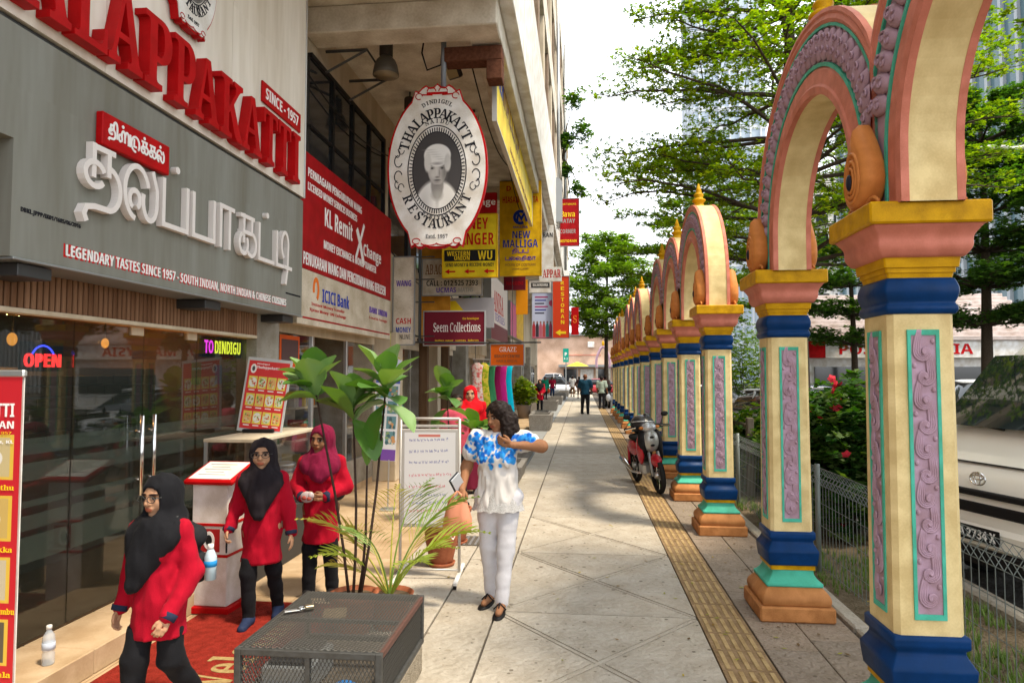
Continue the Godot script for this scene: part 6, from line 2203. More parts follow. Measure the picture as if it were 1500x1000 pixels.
func fiddle_plant(label: String, at: Vector3, stems: Array, seed_: int, potted: bool):
	var t := thing("fiddle_leaf_plant", label, "plant", at)
	var g := RandomNumberGenerator.new()
	g.seed = seed_
	var lm = [leafmat("fl1", lin(0.05, 0.13, 0.015), Color(0.25, 0.4, 0.05)), leafmat("fl2", lin(0.09, 0.19, 0.025), Color(0.3, 0.45, 0.06)), leafmat("fl3", lin(0.14, 0.24, 0.07), Color(0.35, 0.45, 0.1)), leafmat("fl4", lin(0.26, 0.26, 0.03), Color(0.5, 0.45, 0.05))]
	var shapes = []
	for i in 4:
		shapes.append(fiddle_leaf(0.29 + 0.025 * i, 0.19 + 0.015 * i, [0.1, 0.25, 0.45, 0.0][i], [0.12, 0.2, 0.08, 0.25][i]))
	if potted:
		part(t, "pot", MB.new().smooth().lathe([Vector2(0.11, 0), Vector2(0.165, 0.24), Vector2(0.175, 0.27), Vector2(0.15, 0.272), Vector2(0.14, 0.24)], 22).done(), M.terracotta)
		part(t, "soil", MB.new().smooth().lathe([Vector2(0.145, 0.235), Vector2(0.14, 0.245)], 16).done(), M.soil)
	for s in stems:
		# s: foot, top, leaf list [angle, tilt up, height fraction, size, shape, material]
		var f: Vector3 = s[0]
		var e: Vector3 = s[1]
		var mid := f.lerp(e, 0.5) + Vector3(0.03, 0, 0.02)
		part(t, "stem", MB.new().smooth().tube([f, f.lerp(mid, 0.5) + Vector3(0.008, 0, 0), mid, mid.lerp(e, 0.5), e], [0.011, 0.010, 0.009, 0.008, 0.006], 7).done(), mat("fiddlestem", lin(0.07, 0.045, 0.035), 0.8, 0, T["g_soil"], 8.0))
		var ll: Array = s[2].duplicate()
		for x in (5 if s[2].size() > 3 else 0):
			ll.append([g.randf() * 360, g.randf_range(8, 62), g.randf_range(0.92, 1.0), g.randf_range(0.75, 1.1), g.randi() % 4, g.randi() % 3])
		for l in ll:
			var p := f.lerp(mid, l[2] * 2) if l[2] < 0.5 else mid.lerp(e, l[2] * 2 - 1)
			var lf := part(t, "leaf", shapes[l[4]], lm[l[5]], p, Vector3.ZERO, Vector3.ONE)
			lf.transform = Transform3D(Basis(Vector3.UP, deg_to_rad(l[0])) * Basis(Vector3(1, 0, 0), -deg_to_rad(l[1])) * Basis(Vector3(0, 0, 1), g.randf_range(-0.3, 0.3)) * Basis.from_scale(Vector3.ONE * l[3]), p)

func areca(at: Vector3):
	var t := thing("areca_palm", "young yellow-green palm with feathery fronds behind the mesh cage", "plant", at)
	part(t, "pot", MB.new().smooth().lathe([Vector2(0.11, 0), Vector2(0.16, 0.2), Vector2(0.175, 0.235), Vector2(0.165, 0.24), Vector2(0.15, 0.2)], 22).done(), M.terracotta)
	part(t, "soil", MB.new().smooth().lathe([Vector2(0.15, 0.2), Vector2(0.145, 0.21)], 16).done(), M.soil)
	var g := RandomNumberGenerator.new()
	g.seed = 8
	var mats = [leafmat("ar1", lin(0.24, 0.30, 0.03), Color(0.5, 0.55, 0.08)), leafmat("ar2", lin(0.14, 0.22, 0.03), Color(0.35, 0.45, 0.06)), leafmat("ar3", lin(0.36, 0.34, 0.05), Color(0.55, 0.5, 0.1))]
	# direction, lift, length
	var fr = [[190, 66, 0.92], [20, 72, 1.0], [50, 64, 0.85], [-15, 62, 0.7], [250, 74, 0.8], [100, 78, 0.95], [180, 46, 0.6], [320, 60, 0.6], [5, 58, 0.9], [140, 62, 0.75], [215, 58, 0.7], [70, 80, 1.0]]
	for f in fr:
		var a := deg_to_rad(f[0])
		var el := deg_to_rad(f[1])
		var L: float = f[2]
		var d := Vector3(cos(a), 0, -sin(a))
		var sd := Vector3(d.z, 0, -d.x)
		var b := MB.new()
		var pts = []
		for i in 12:
			var u := i / 11.0
			var bend := el - u * u * 1.15
			var p: Vector3 = Vector3(0, 0.2, 0) if i == 0 else pts[i - 1] + (d * cos(bend) + Vector3.UP * sin(bend)) * L / 11.0
			pts.append(p)
		b.tube(pts, [0.008, 0.0075, 0.007, 0.0065, 0.006, 0.0055, 0.005, 0.0045, 0.004, 0.0035, 0.003, 0.002], 5)
		for i in range(5, 12):
			for q in 2:
				var u := (i - 0.5 * q) / 11.0
				var p: Vector3 = (pts[i - 1] as Vector3).lerp(pts[i], 1.0 - 0.5 * q)
				var fwd: Vector3 = ((pts[i] as Vector3) - pts[i - 1]).normalized()
				for s in [-1.0, 1.0]:
					var ll := L * 0.40 * sin(clampf((u - 0.25) * 1.15 + 0.25, 0, 1) * PI) + 0.04
					var dr: Vector3 = (fwd * 0.75 + sd * s * 0.8 + Vector3(0, 0.25, 0)).normalized()
					var up := fwd.cross(dr).normalized() * 0.0065
					var m: Vector3 = p + dr * ll * 0.5 - Vector3(0, ll * 0.06, 0)
					var e: Vector3 = p + dr * ll - Vector3(0, ll * 0.24, 0)
					b.tri(p, m + up, m - up)
					b.tri(m + up, e, m - up)
		part(t, "frond", b.done(), mats[g.randi() % 3])

func build_plants():
	fiddle_plant("tall fiddle-leaf plant with broad green leaves behind the mesh cage", Vector3(-1.60, 0, -4.72), [
		[Vector3(-0.03, 0.2, 0), Vector3(-0.30, 1.72, 0.02), [[20, 75, 1.0, 1.0, 0, 0], [-70, 38, 1.0, 0.9, 1, 2], [80, 45, 1.0, 0.95, 0, 2], [-100, 2, 0.96, 0.85, 1, 3], [100, 60, 0.97, 0.8, 3, 2], [-85, 50, 0.98, 0.8, 3, 2], [160, 30, 0.95, 0.8, 2, 0]]],
		[Vector3(0.0, 0.2, 0.02), Vector3(-0.02, 1.56, 0.0), [[10, 70, 1.0, 0.95, 0, 1], [-80, 30, 0.98, 0.9, 1, 0], [75, 40, 1.0, 0.85, 0, 0], [-40, 55, 0.99, 0.9, 3, 2], [60, -25, 0.94, 1.05, 2, 0], [140, 30, 0.96, 0.9, 1, 0], [95, 55, 0.99, 0.75, 3, 2]]],
		[Vector3(0.04, 0.2, 0.0), Vector3(0.22, 1.74, 0.0), [[15, 62, 1.0, 0.9, 0, 1], [85, 42, 1.0, 1.05, 0, 1], [60, 65, 1.0, 0.8, 3, 2], [-80, 52, 1.0, 0.9, 3, 2], [-95, 12, 0.95, 0.75, 1, 1], [75, -25, 0.9, 1.0, 1, 2], [-30, -40, 0.90, 1.0, 2, 0], [40, 5, 0.93, 0.9, 1, 0], [150, 40, 0.96, 0.8, 1, 0]]],
		[Vector3(0.02, 0.2, -0.03), Vector3(0.08, 1.15, -0.02), [[60, 70, 1.0, 0.5, 3, 1]]]], 4, true)
	areca(Vector3(-1.38, 0, -4.85))
	fiddle_plant("smaller fiddle-leaf plant standing behind the notice board", Vector3(-1.62, 0, -8.2), [
		[Vector3(0, 0.2, 0), Vector3(-0.02, 1.58, 0), [[10, 60, 1.0, 1.0, 0, 1], [80, 40, 1.0, 0.9, 0, 1], [-85, 20, 0.97, 0.9, 1, 2], [40, -10, 0.95, 0.9, 1, 0], [-60, -30, 0.85, 1.0, 2, 1], [90, -10, 0.85, 1.0, 1, 2], [-90, 10, 0.7, 0.9, 1, 1], [60, 20, 0.62, 0.8, 1, 0]]],
		[Vector3(0.06, 0.2, 0), Vector3(0.36, 1.15, 0.1), [[-40, 65, 1.0, 1.0, 0, 1], [70, 25, 1.0, 1.1, 0, 2], [-80, 40, 0.95, 0.9, 1, 1], [40, -20, 0.9, 1.0, 1, 2], [100, -5, 0.85, 0.9, 1, 2]]]], 6, true)

# ---------------------------------------------------------------- smooth bodies
class SDF:
	var A := PackedVector3Array()
	var D := PackedVector3Array()
	var S := PackedVector3Array()
	var R0 := PackedFloat32Array()
	var R1 := PackedFloat32Array()
	var I := PackedFloat32Array()
	var G := PackedFloat32Array()
	var neg := PackedByteArray()
	var k := 0.03
	var planes := []      # [normal, offset]: keeps the side where n.p < offset
	var paint := []       # [centre, radii, colour]
	var base := Color(1, 1, 1)
	var nz: FastNoiseLite
	var namp := 0.0
	var nsc := Vector3.ONE
	func cap(a: Vector3, b: Vector3, ra: float, rb: float, s := Vector3.ONE, negative := false):
		A.append(a)
		var d := (b - a) * s
		D.append(d)
		S.append(s)
		R0.append(ra)
		R1.append(rb)
		I.append(1.0 / maxf(d.length_squared(), 1e-9))
		G.append(1.0 / maxf(s.x, maxf(s.y, s.z)))
		neg.append(1 if negative else 0)
	func egg(c: Vector3, r: Vector3, negative := false):
		var m := maxf(r.x, maxf(r.y, r.z))
		cap(c, c, m, m, Vector3(m / r.x, m / r.y, m / r.z), negative)
	func chain(p: Array, r: Array, s := Vector3.ONE):
		for i in p.size() - 1:
			cap(p[i], p[i + 1], r[i], r[i + 1], s)
	func arrays(cell: float) -> Array:
		var lo := Vector3.ONE * 1e9
		var hi := -lo
		for i in A.size():
			if neg[i]:
				continue
			var r := maxf(R0[i], R1[i])
			var e := A[i] + D[i] / S[i]
			var m := Vector3(r / S[i].x, r / S[i].y, r / S[i].z) + Vector3.ONE * (cell * 2 + namp + k * 0.3)
			lo = lo.min(A[i].min(e) - m)
			hi = hi.max(A[i].max(e) + m)
		var B := 6
		var nx := int(ceil((hi.x - lo.x) / cell / B)) * B
		var ny := int(ceil((hi.y - lo.y) / cell / B)) * B
		var nzc := int(ceil((hi.z - lo.z) / cell / B)) * B
		var sx := 1
		var sy := nx + 1
		var sz := (nx + 1) * (ny + 1)
		var F := PackedFloat32Array()
		F.resize(sz * (nzc + 1))
		F.fill(9.0)
		var act := PackedInt32Array()
		var half := cell * B * 0.5
		var diag := half * 1.75
		for bz in range(0, nzc, B):
			for by in range(0, ny, B):
				for bx in range(0, nx, B):
					var c := lo + Vector3(bx, by, bz) * cell + Vector3.ONE * half
					var cand := PackedInt32Array()
					var best := 9.0
					for i in A.size():
						var q := (c - A[i]) * S[i]
						var t := clampf(q.dot(D[i]) * I[i], 0.0, 1.0)
						var d := ((q - D[i] * t).length() - lerpf(R0[i], R1[i], t)) * G[i]
						if d < diag + k + namp:
							cand.append(i)
						if not neg[i]:
							best = minf(best, d)
					if best > diag + k * 0.3 + namp:
						continue
					act.append(bx + by * 4096 + bz * 4096 * 4096)
					for z in range(bz, bz + B + 1):
						for y in range(by, by + B + 1):
							var row := y * sy + z * sz
							for x in range(bx, bx + B + 1):
								if F[row + x] < 8.5:
									continue
								var p := lo + Vector3(x, y, z) * cell
								var v := 8.0
								for i in cand:
									var q := (p - A[i]) * S[i]
									var t := clampf(q.dot(D[i]) * I[i], 0.0, 1.0)
									var d := ((q - D[i] * t).length() - lerpf(R0[i], R1[i], t)) * G[i]
									if neg[i]:
										v = maxf(v, -d)
									else:
										var h := maxf(k - absf(v - d), 0.0) / k
										v = minf(v, d) - h * h * k * 0.25
								if namp > 0.0 and absf(v) < namp * 3.0:
									v += nz.get_noise_3dv(p * nsc) * namp
								for pl in planes:
									v = maxf(v, p.dot(pl[0]) - pl[1])
								F[row + x] = v
		var verts := PackedVector3Array()
		var cell_v := {}
		var off := [0, sx, sy, sx + sy, sz, sx + sz, sy + sz, sx + sy + sz]
		var ed := [[0, 1], [2, 3], [4, 5], [6, 7], [0, 2], [1, 3], [4, 6], [5, 7], [0, 4], [1, 5], [2, 6], [3, 7]]
		var co := [Vector3(0, 0, 0), Vector3(1, 0, 0), Vector3(0, 1, 0), Vector3(1, 1, 0), Vector3(0, 0, 1), Vector3(1, 0, 1), Vector3(0, 1, 1), Vector3(1, 1, 1)]
		for code in act:
			var bx := code & 4095
			var by := (code >> 12) & 4095
			var bz := code >> 24
			for z in range(bz, bz + B):
				for y in range(by, by + B):
					for x in range(bx, bx + B):
						var o := x + y * sy + z * sz
						var f0 := F[o] < 0.0
						var same := true
						for j in range(1, 8):
							if (F[o + off[j]] < 0.0) != f0:
								same = false
								break
						if same:
							continue
						var s := Vector3.ZERO
						var n := 0
						for e in ed:
							var a := F[o + off[e[0]]]
							var b := F[o + off[e[1]]]
							if (a < 0.0) != (b < 0.0):
								s += (co[e[0]] as Vector3).lerp(co[e[1]], clampf(a / (a - b), 0.0, 1.0))
								n += 1
						cell_v[o] = verts.size()
						verts.append(lo + (Vector3(x, y, z) + s / n) * cell)
		var idx := PackedInt32Array()
		for o in cell_v:
			var f0: float = F[o]
			for ax in 3:
				var st: int = [sx, sy, sz][ax]
				var u: int = [sy, sz, sx][ax]
				var w: int = [sz, sx, sy][ax]
				var f1: float = F[o + st]
				if (f0 < 0.0) == (f1 < 0.0):
					continue
				if not (cell_v.has(o - u) and cell_v.has(o - w) and cell_v.has(o - u - w)):
					continue
				var a: int = cell_v[o]
				var b: int = cell_v[o - u]
				var c: int = cell_v[o - u - w]
				var d: int = cell_v[o - w]
				if f0 < 0.0:
					idx.append_array(PackedInt32Array([a, c, b, a, d, c]))
				else:
					idx.append_array(PackedInt32Array([a, b, c, a, c, d]))
		var cols := PackedColorArray()
		cols.resize(verts.size())
		for i in verts.size():
			var c := base
			for q in paint:
				var e: Vector3 = (verts[i] - q[0]) / q[1]
				var l := e.length()
				if l < 1.0:
					c = c.lerp(q[2], clampf((1.0 - l) * 4.0, 0.0, 1.0))
			cols[i] = c
		return [verts, cols, idx]

class Hide:
	var v := PackedVector3Array()
	var c := PackedColorArray()
	var t := PackedInt32Array()
	func add(a: Array, xf := Transform3D.IDENTITY):
		var o := v.size()
		for p in a[0]:
			v.append(xf * p)
		c.append_array(a[1])
		var flip := xf.basis.determinant() < 0
		for i in range(0, a[2].size(), 3):
			t.append(a[2][i] + o)
			t.append(a[2][i + (2 if flip else 1)] + o)
			t.append(a[2][i + (1 if flip else 2)] + o)
	func mesh() -> ArrayMesh:
		var n := PackedVector3Array()
		n.resize(v.size())
		for i in range(0, t.size(), 3):
			var f := (v[t[i + 2]] - v[t[i]]).cross(v[t[i + 1]] - v[t[i]])
			n[t[i]] += f
			n[t[i + 1]] += f
			n[t[i + 2]] += f
		for i in n.size():
			n[i] = n[i].normalized() if n[i].length_squared() > 0 else Vector3.UP
		var arr := []
		arr.resize(Mesh.ARRAY_MAX)
		arr[Mesh.ARRAY_VERTEX] = v
		arr[Mesh.ARRAY_NORMAL] = n
		arr[Mesh.ARRAY_COLOR] = c
		arr[Mesh.ARRAY_INDEX] = t
		var m := ArrayMesh.new()
		m.add_surface_from_arrays(Mesh.PRIMITIVE_TRIANGLES, arr)
		return m

func cloth(key: String, c: Color) -> StandardMaterial3D:
	if M.has("cl_" + key):
		return M["cl_" + key]
	var m := mat("cl_" + key, c, 0.85, 0, grain("g_cloth", 128, 0.05, Color(0.86, 0.85, 0.84), 71, 0.6, 1.0), 4.0, T["n_fine"], 0.25)
	m.rim_enabled = true
	m.rim = 0.15
	return m

# head in its own frame: centre at origin, face to +z, height h
func head_arrays(h: float, skin: Color, cell: float) -> Array:
	var s := SDF.new()
	s.k = 0.10 * h
	s.base = skin
	var V := func(x, y, z): return Vector3(x, y, z) * h
	s.egg(V.call(0, 0.10, -0.05), V.call(0.36, 0.40, 0.44))
	s.egg(V.call(0, -0.14, 0.08), V.call(0.285, 0.34, 0.31))
	s.egg(V.call(0, -0.40, 0.24), V.call(0.13, 0.10, 0.11))
	s.egg(V.call(0.16, -0.12, 0.22), V.call(0.14, 0.15, 0.13))
	s.egg(V.call(-0.16, -0.12, 0.22), V.call(0.14, 0.15, 0.13))
	s.cap(V.call(0, -0.3, -0.05), V.call(0, -0.75, -0.1), 0.19 * h, 0.2 * h)
	s.egg(V.call(0.37, -0.04, -0.04), V.call(0.04, 0.12, 0.08))
	s.egg(V.call(-0.37, -0.04, -0.04), V.call(0.04, 0.12, 0.08))
	s.k = 0.05 * h
	s.cap(V.call(0, 0.08, 0.37), V.call(0, -0.10, 0.455), 0.035 * h, 0.055 * h)
	s.egg(V.call(0.055, -0.115, 0.405), V.call(0.04, 0.035, 0.04))
	s.egg(V.call(-0.055, -0.115, 0.405), V.call(0.04, 0.035, 0.04))
	s.egg(V.call(0, -0.225, 0.385), V.call(0.115, 0.028, 0.04))
	s.egg(V.call(0, -0.285, 0.375), V.call(0.095, 0.034, 0.045))
	s.egg(V.call(0.15, 0.115, 0.355), V.call(0.12, 0.03, 0.04))
	s.egg(V.call(-0.15, 0.115, 0.355), V.call(0.12, 0.03, 0.04))
	var lip := Color(skin.r * 0.85, skin.g * 0.45, skin.b * 0.45)
	s.paint = [[V.call(0, -0.255, 0.42), V.call(0.14, 0.065, 0.12), lip]]
	for q in [-1.0, 1.0]:
		s.paint.append([V.call(0.15 * q, 0.03, 0.37), V.call(0.13, 0.075, 0.12), skin * 0.72])
		s.paint.append([V.call(0.15 * q, 0.03, 0.37), V.call(0.09, 0.036, 0.12), Color(0.36, 0.32, 0.29)])
		s.paint.append([V.call(0.15 * q, 0.03, 0.37), V.call(0.052, 0.046, 0.12), Color(0.012, 0.01, 0.01)])
		s.paint.append([V.call(0.155 * q, 0.12, 0.37), V.call(0.14, 0.035, 0.14), Color(0.02, 0.015, 0.012)])
	return s.arrays(cell)

# right hand, wrist at origin, fingers down -y, palm towards -x side, thumb to +z
func hand_arrays(L: float, skin: Color, cell: float, curl: float) -> Array:
	var s := SDF.new()
	s.k = 0.035 * L
	s.base = skin
	s.cap(Vector3(0, 0.12, 0) * L, Vector3(0, -0.06, 0) * L, 0.15 * L, 0.15 * L, Vector3(1.35, 1, 1))
	s.cap(Vector3(0, -0.1, 0.10) * L, Vector3(0, -0.42, 0.13) * L, 0.11 * L, 0.10 * L, Vector3(1.25, 1, 1))
	s.cap(Vector3(0, -0.1, -0.08) * L, Vector3(0, -0.40, -0.13) * L, 0.11 * L, 0.10 * L, Vector3(1.25, 1, 1))
	s.k = 0.02 * L
	var zs = [0.155, 0.055, -0.045, -0.14]
	var ln = [0.46, 0.52, 0.47, 0.37]
	for i in 4:
		var p := Vector3(0, -0.44, zs[i] * 1.05) * L
		var a := curl * 0.6
		var pts = [p]
		for j in 3:
			var seg: float = ln[i] * [0.45, 0.31, 0.24][j] * L
			p += Vector3(-sin(a), -cos(a), 0.02 * (1.5 - i)) * seg
			pts.append(p)
			a += curl
		s.chain(pts, [0.055 * L, 0.05 * L, 0.046 * L, 0.038 * L])
	var q = [Vector3(-0.01, -0.12, 0.14) * L, Vector3(-0.05, -0.28, 0.26) * L, Vector3(-0.10, -0.42, 0.29) * L, Vector3(-0.16, -0.52, 0.28) * L]
	s.chain(q, [0.075 * L, 0.065 * L, 0.055 * L, 0.045 * L])
	return s.arrays(cell)

func basis_along(dir: Vector3, hint: Vector3) -> Basis:
	# local -y along dir, local z near hint
	var y := -dir.normalized()
	var z := (hint - y * hint.dot(y)).normalized()
	return Basis(y.cross(z), y, z)

func folds(s: SDF, amp: float, f: float, seed_: int, sc := Vector3(1, 0.45, 1)):
	s.nz = FastNoiseLite.new()
	s.nz.seed = seed_
	s.nz.frequency = f
	s.nz.fractal_octaves = 2
	s.namp = amp
	s.nsc = sc

# pose: joints as fractions of the height; look: clothing
func person(label: String, at: Vector3, turn: float, H: float, pose: Dictionary, look: Dictionary, cell: float, group := "") -> Node3D:
	var t := thing("person", label, "person", at, turn, group)
	var j := {"hip_l": Vector3(0.052, 0.52, 0), "hip_r": Vector3(-0.052, 0.52, 0), "knee_l": Vector3(0.056, 0.285, 0.01), "knee_r": Vector3(-0.056, 0.285, 0.01),
		"ankle_l": Vector3(0.058, 0.045, -0.012), "ankle_r": Vector3(-0.058, 0.045, -0.012), "toe_l": Vector3(0.068, 0.018, 0.085), "toe_r": Vector3(-0.068, 0.018, 0.085),
		"shoulder_l": Vector3(0.108, 0.805, 0), "shoulder_r": Vector3(-0.108, 0.805, 0), "elbow_l": Vector3(0.14, 0.635, -0.015), "elbow_r": Vector3(-0.14, 0.635, -0.015),
		"wrist_l": Vector3(0.145, 0.49, 0.03), "wrist_r": Vector3(-0.145, 0.49, 0.03)}
	for k in pose:
		if pose[k] is Vector3:
			j[k] = pose[k]
	for k in j:
		j[k] = j[k] * H
	var sk: Color = look.get("skin", Color(0.30, 0.155, 0.085))
	var fine := cell < 0.018
	var hk: float = look.get("head", 1.0)
	var hh := 0.138 * H * hk
	var neck := Vector3(0, 0.835, -0.008) * H
	var hc := neck + Vector3(0, 0.50 * hh + 0.005 * H, 0.06 * hh)
	hc += pose.get("head_shift", Vector3.ZERO) * H
	var hb := Basis.from_euler(Vector3(deg_to_rad(pose.get("pitch", 0.0)), deg_to_rad(pose.get("yaw", 0.0)), deg_to_rad(pose.get("roll", 0.0))))
	var fat: float = look.get("fat", 1.0)
	# body
	var s := SDF.new()
	s.k = 0.028 * H
	s.base = sk
	var flat := Vector3(1, 1, 1.25)
	s.cap(j.hip_l, j.hip_r, 0.058 * H * fat, 0.058 * H * fat, flat)
	s.cap(Vector3(0, 0.52, 0) * H, Vector3(0, 0.62, 0) * H, 0.07 * H * fat, 0.062 * H * fat, flat)
	s.cap(Vector3(0, 0.62, 0) * H, Vector3(0, 0.75, 0) * H, 0.062 * H * fat, 0.078 * H * fat, flat)
	s.cap(j.shoulder_l, j.shoulder_r, 0.032 * H, 0.032 * H)
	s.cap(Vector3(0, 0.78, 0) * H, neck, 0.05 * H, 0.032 * H)
	for q in ["_l", "_r"]:
		s.cap(j["shoulder" + q], j["elbow" + q], 0.031 * H * fat, 0.024 * H * fat)
		s.cap(j["elbow" + q], j["wrist" + q], 0.025 * H * fat, 0.016 * H)
		s.cap(j["hip" + q], j["knee" + q], 0.050 * H * fat, 0.033 * H * fat)
		s.cap(j["knee" + q], j["ankle" + q], 0.034 * H * fat, 0.020 * H)
		s.cap(j["ankle" + q] + Vector3(0, -0.015, -0.01) * H, j["toe" + q], 0.022 * H, 0.016 * H)
	if not fine:
		s.cap(neck, hc, 0.033 * H, 0.03 * H)
		for q in ["_l", "_r"]:
			var d: Vector3 = (j["wrist" + q] - j["elbow" + q]).normalized()
			s.cap(j["wrist" + q], j["wrist" + q] + d * 0.07 * H, 0.017 * H, 0.014 * H)
	var skin := Hide.new()
	skin.add(s.arrays(maxf(cell, 0.013)))
	skin.add(head_arrays(hh, sk, 0.0045 if fine else hh / 22.0), Transform3D(hb, hc))
	if fine:
		for q in ["_l", "_r"]:
			var d: Vector3 = pose.get("hand_dir" + q, (j["wrist" + q] - j["elbow" + q]))
			var hint: Vector3 = pose.get("thumb" + q, Vector3(0, 0, 1))
			var b := basis_along(d, hint)
			if q == "_l":
				b = b * Basis.from_scale(Vector3(-1, 1, 1)) if false else b
			var key := "hand%.3f%s" % [H, str(sk)]
			var cu: float = pose.get("curl" + q, 0.35)
			var ha := hand_arrays(0.098 * H, sk, 0.0042, cu if q == "_r" else cu)
			var mir := Basis.IDENTITY if q == "_l" else Basis.from_scale(Vector3(-1, 1, 1))
			skin.add(ha, Transform3D(b * mir, j["wrist" + q]))
	part(t, "body", skin.mesh(), vmat("skin", 0.55))
	# trousers or skirt
	var c2 := maxf(cell, 0.012)
	if look.has("skirt"):
		s = SDF.new()
		s.k = 0.04 * H
		s.cap(Vector3(0, 0.60, 0) * H, Vector3(0, 0.45, 0) * H, 0.08 * H, 0.10 * H, Vector3(1, 1, 1.2))
		s.cap(Vector3(0, 0.45, 0) * H, Vector3(0, 0.0, 0.0) * H, 0.10 * H, 0.13 * H, Vector3(1, 1, 1.2))
		s.planes = [[Vector3(0, -1, 0), -0.04 * H]]
		folds(s, 0.012 * H, 9.0 / H, 4, Vector3(1, 0.15, 1))
		var m := Hide.new()
		m.add(s.arrays(c2))
		part(t, "skirt", m.mesh(), cloth(look.skirt[0], look.skirt[1]))
	else:
		s = SDF.new()
		s.k = 0.022 * H
		var wd: float = look.get("leg", 1.0)
		s.cap(j.hip_l, j.hip_r, 0.066 * H * fat, 0.066 * H * fat, flat)
		s.cap(Vector3(0, 0.53, 0) * H, Vector3(0, 0.60, 0) * H, 0.075 * H * fat, 0.068 * H * fat, flat)
		for q in ["_l", "_r"]:
			s.cap(j["hip" + q], j["knee" + q], 0.058 * H * fat, 0.042 * H * wd)
			var low: float = look.get("cuff", 0.0)
			var e: Vector3 = j["knee" + q].lerp(j["ankle" + q], 1.0 - low)
			s.cap(j["knee" + q], e, 0.042 * H * wd, 0.034 * H * wd)
		if look.get("hem", 0.5) < 0.45:
			s.planes = [[Vector3(0, 1, 0), (look.hem + 0.04) * H]]
		folds(s, 0.0055 * H, 13.0 / H, 8, Vector3(0.6, 1.2, 0.6))
		var m := Hide.new()
		m.add(s.arrays(c2))
		part(t, "trousers", m.mesh(), cloth(look.legs[0], look.legs[1]))
	# top
	s = SDF.new()
	s.k = 0.03 * H
	var hem: float = look.get("hem", 0.5)
	var lo: float = look.get("loose", 1.0)
	s.cap(Vector3(0, 0.74, 0.0) * H, Vector3(0, 0.62, 0.004) * H, 0.092 * H * fat, 0.084 * H * fat * lo, Vector3(1, 1, 1.2))
	s.cap(Vector3(0, 0.62, 0.004) * H, Vector3(0, 0.50, 0) * H, 0.084 * H * fat * lo, 0.096 * H * fat * lo, Vector3(1, 1, 1.2))
	if hem < 0.5:
		s.cap(Vector3(0, 0.50, 0) * H, Vector3(0, hem - 0.06, 0) * H, 0.096 * H * fat * lo, 0.112 * H * fat * lo, Vector3(1, 1, 1.25))
	s.planes = [[Vector3(0, -1, 0), -hem * H], [Vector3(0, 1, 0), 0.85 * H]]
	s.cap(j.shoulder_l, j.shoulder_r, 0.04 * H * fat, 0.04 * H * fat)
	if look.get("bust", true):
		s.cap(Vector3(0.045, 0.715, 0.05) * H, Vector3(-0.045, 0.715, 0.05) * H, 0.042 * H, 0.042 * H)
	var sl: float = look.get("sleeve", 1.0)
	for q in ["_l", "_r"]:
		var sh: Vector3 = j["shoulder" + q]
		var el: Vector3 = j["elbow" + q]
		var wr: Vector3 = j["wrist" + q]
		if sl >= 1.0:
			s.cap(sh, el, 0.043 * H * fat, 0.038 * H * fat)
			s.cap(el, el.lerp(wr, 0.93), 0.038 * H * fat, 0.032 * H)
		else:
			s.cap(sh, sh.lerp(el, sl), 0.043 * H * fat, 0.047 * H * fat)
	folds(s, 0.011 * H, 15.0 / H, 21, Vector3(1.1, 0.45, 1.1))
	if look.has("top_paint"):
		s.base = look.top[1]
		for p in look.top_paint:
			s.paint.append([p[0] * H, p[1] * H, p[2]])
	var tm := Hide.new()
	tm.add(s.arrays(look.get("top_cell", c2)))
	var tmat: Material = vmat("cloth_printed", 0.85) if look.has("top_paint") else cloth(look.top[0], look.top[1])
	part(t, "tunic" if hem < 0.45 else "shirt", tm.mesh(), tmat)
	if look.has("cuffs"):
		for q in ["_l", "_r"]:
			var el: Vector3 = j["elbow" + q]
			var wr: Vector3 = j["wrist" + q]
			part(t, "cuff", MB.new().smooth().tube([el.lerp(wr, 0.9), el.lerp(wr, 1.04)], [0.033 * H, 0.031 * H], 12).done(), look.cuffs)
	# shoes
	for q in ["_l", "_r"]:
		if look.get("sandals", false):
			var a: Vector3 = j["ankle" + q]
			var e: Vector3 = j["toe" + q]
			var f := Vector3(e.x - a.x, 0, e.z - a.z).normalized()
			var sd := Vector3(f.z, 0, -f.x)
			var b := MB.new().smooth()
			var lo3 = []
			var hi3 = []
			for i in 16:
				var an := TAU * i / 16.0
				var c := (a + e) * 0.5 + f * 0.012 * H
				c.y = e.y - 0.017 * H
				var p := c + f * cos(an) * 0.082 * H - sd * sin(an) * (0.027 + 0.006 * cos(an)) * H
				lo3.append(p - Vector3(0, 0.006, 0))
				hi3.append(p + Vector3(0, 0.008, 0))
			b.ring_join(hi3, lo3)
			b.fan(hi3, false)
			b.fan(lo3, true)
			var mid := a.lerp(e, 0.55)
			b.tube([mid + sd * 0.03 * H - Vector3(0, 0.008, 0) * H, mid + Vector3(0, 0.022, 0) * H, mid - sd * 0.03 * H - Vector3(0, 0.008, 0) * H], 0.006, 6)
			b.tube([mid + Vector3(0, 0.022, 0) * H, a.lerp(e, 0.85) + Vector3(0, 0.014, 0) * H], 0.005, 6)
			part(t, "sandal", b.done(), M.black)
		else:
			s = SDF.new()
			s.k = 0.02 * H
			var a: Vector3 = j["ankle" + q]
			s.cap(a + Vector3(0, -0.012, -0.014) * H, j["toe" + q], 0.030 * H, 0.024 * H)
			s.cap(a, a + Vector3(0, -0.01, 0) * H, 0.028 * H, 0.03 * H)
			var up := (Vector3(0, 1, 0))
			s.planes = [[Vector3(0, -1, 0), 0.0 - minf(0.0, 0.0)]] if a.y < 0.07 * H else []
			var m := Hide.new()
			m.add(s.arrays(maxf(cell * 0.8, 0.009)))
			part(t, "shoe", m.mesh(), look.get("shoe", M.black))
	# head covering or hair
	s = SDF.new()
	s.k = 0.10 * hh
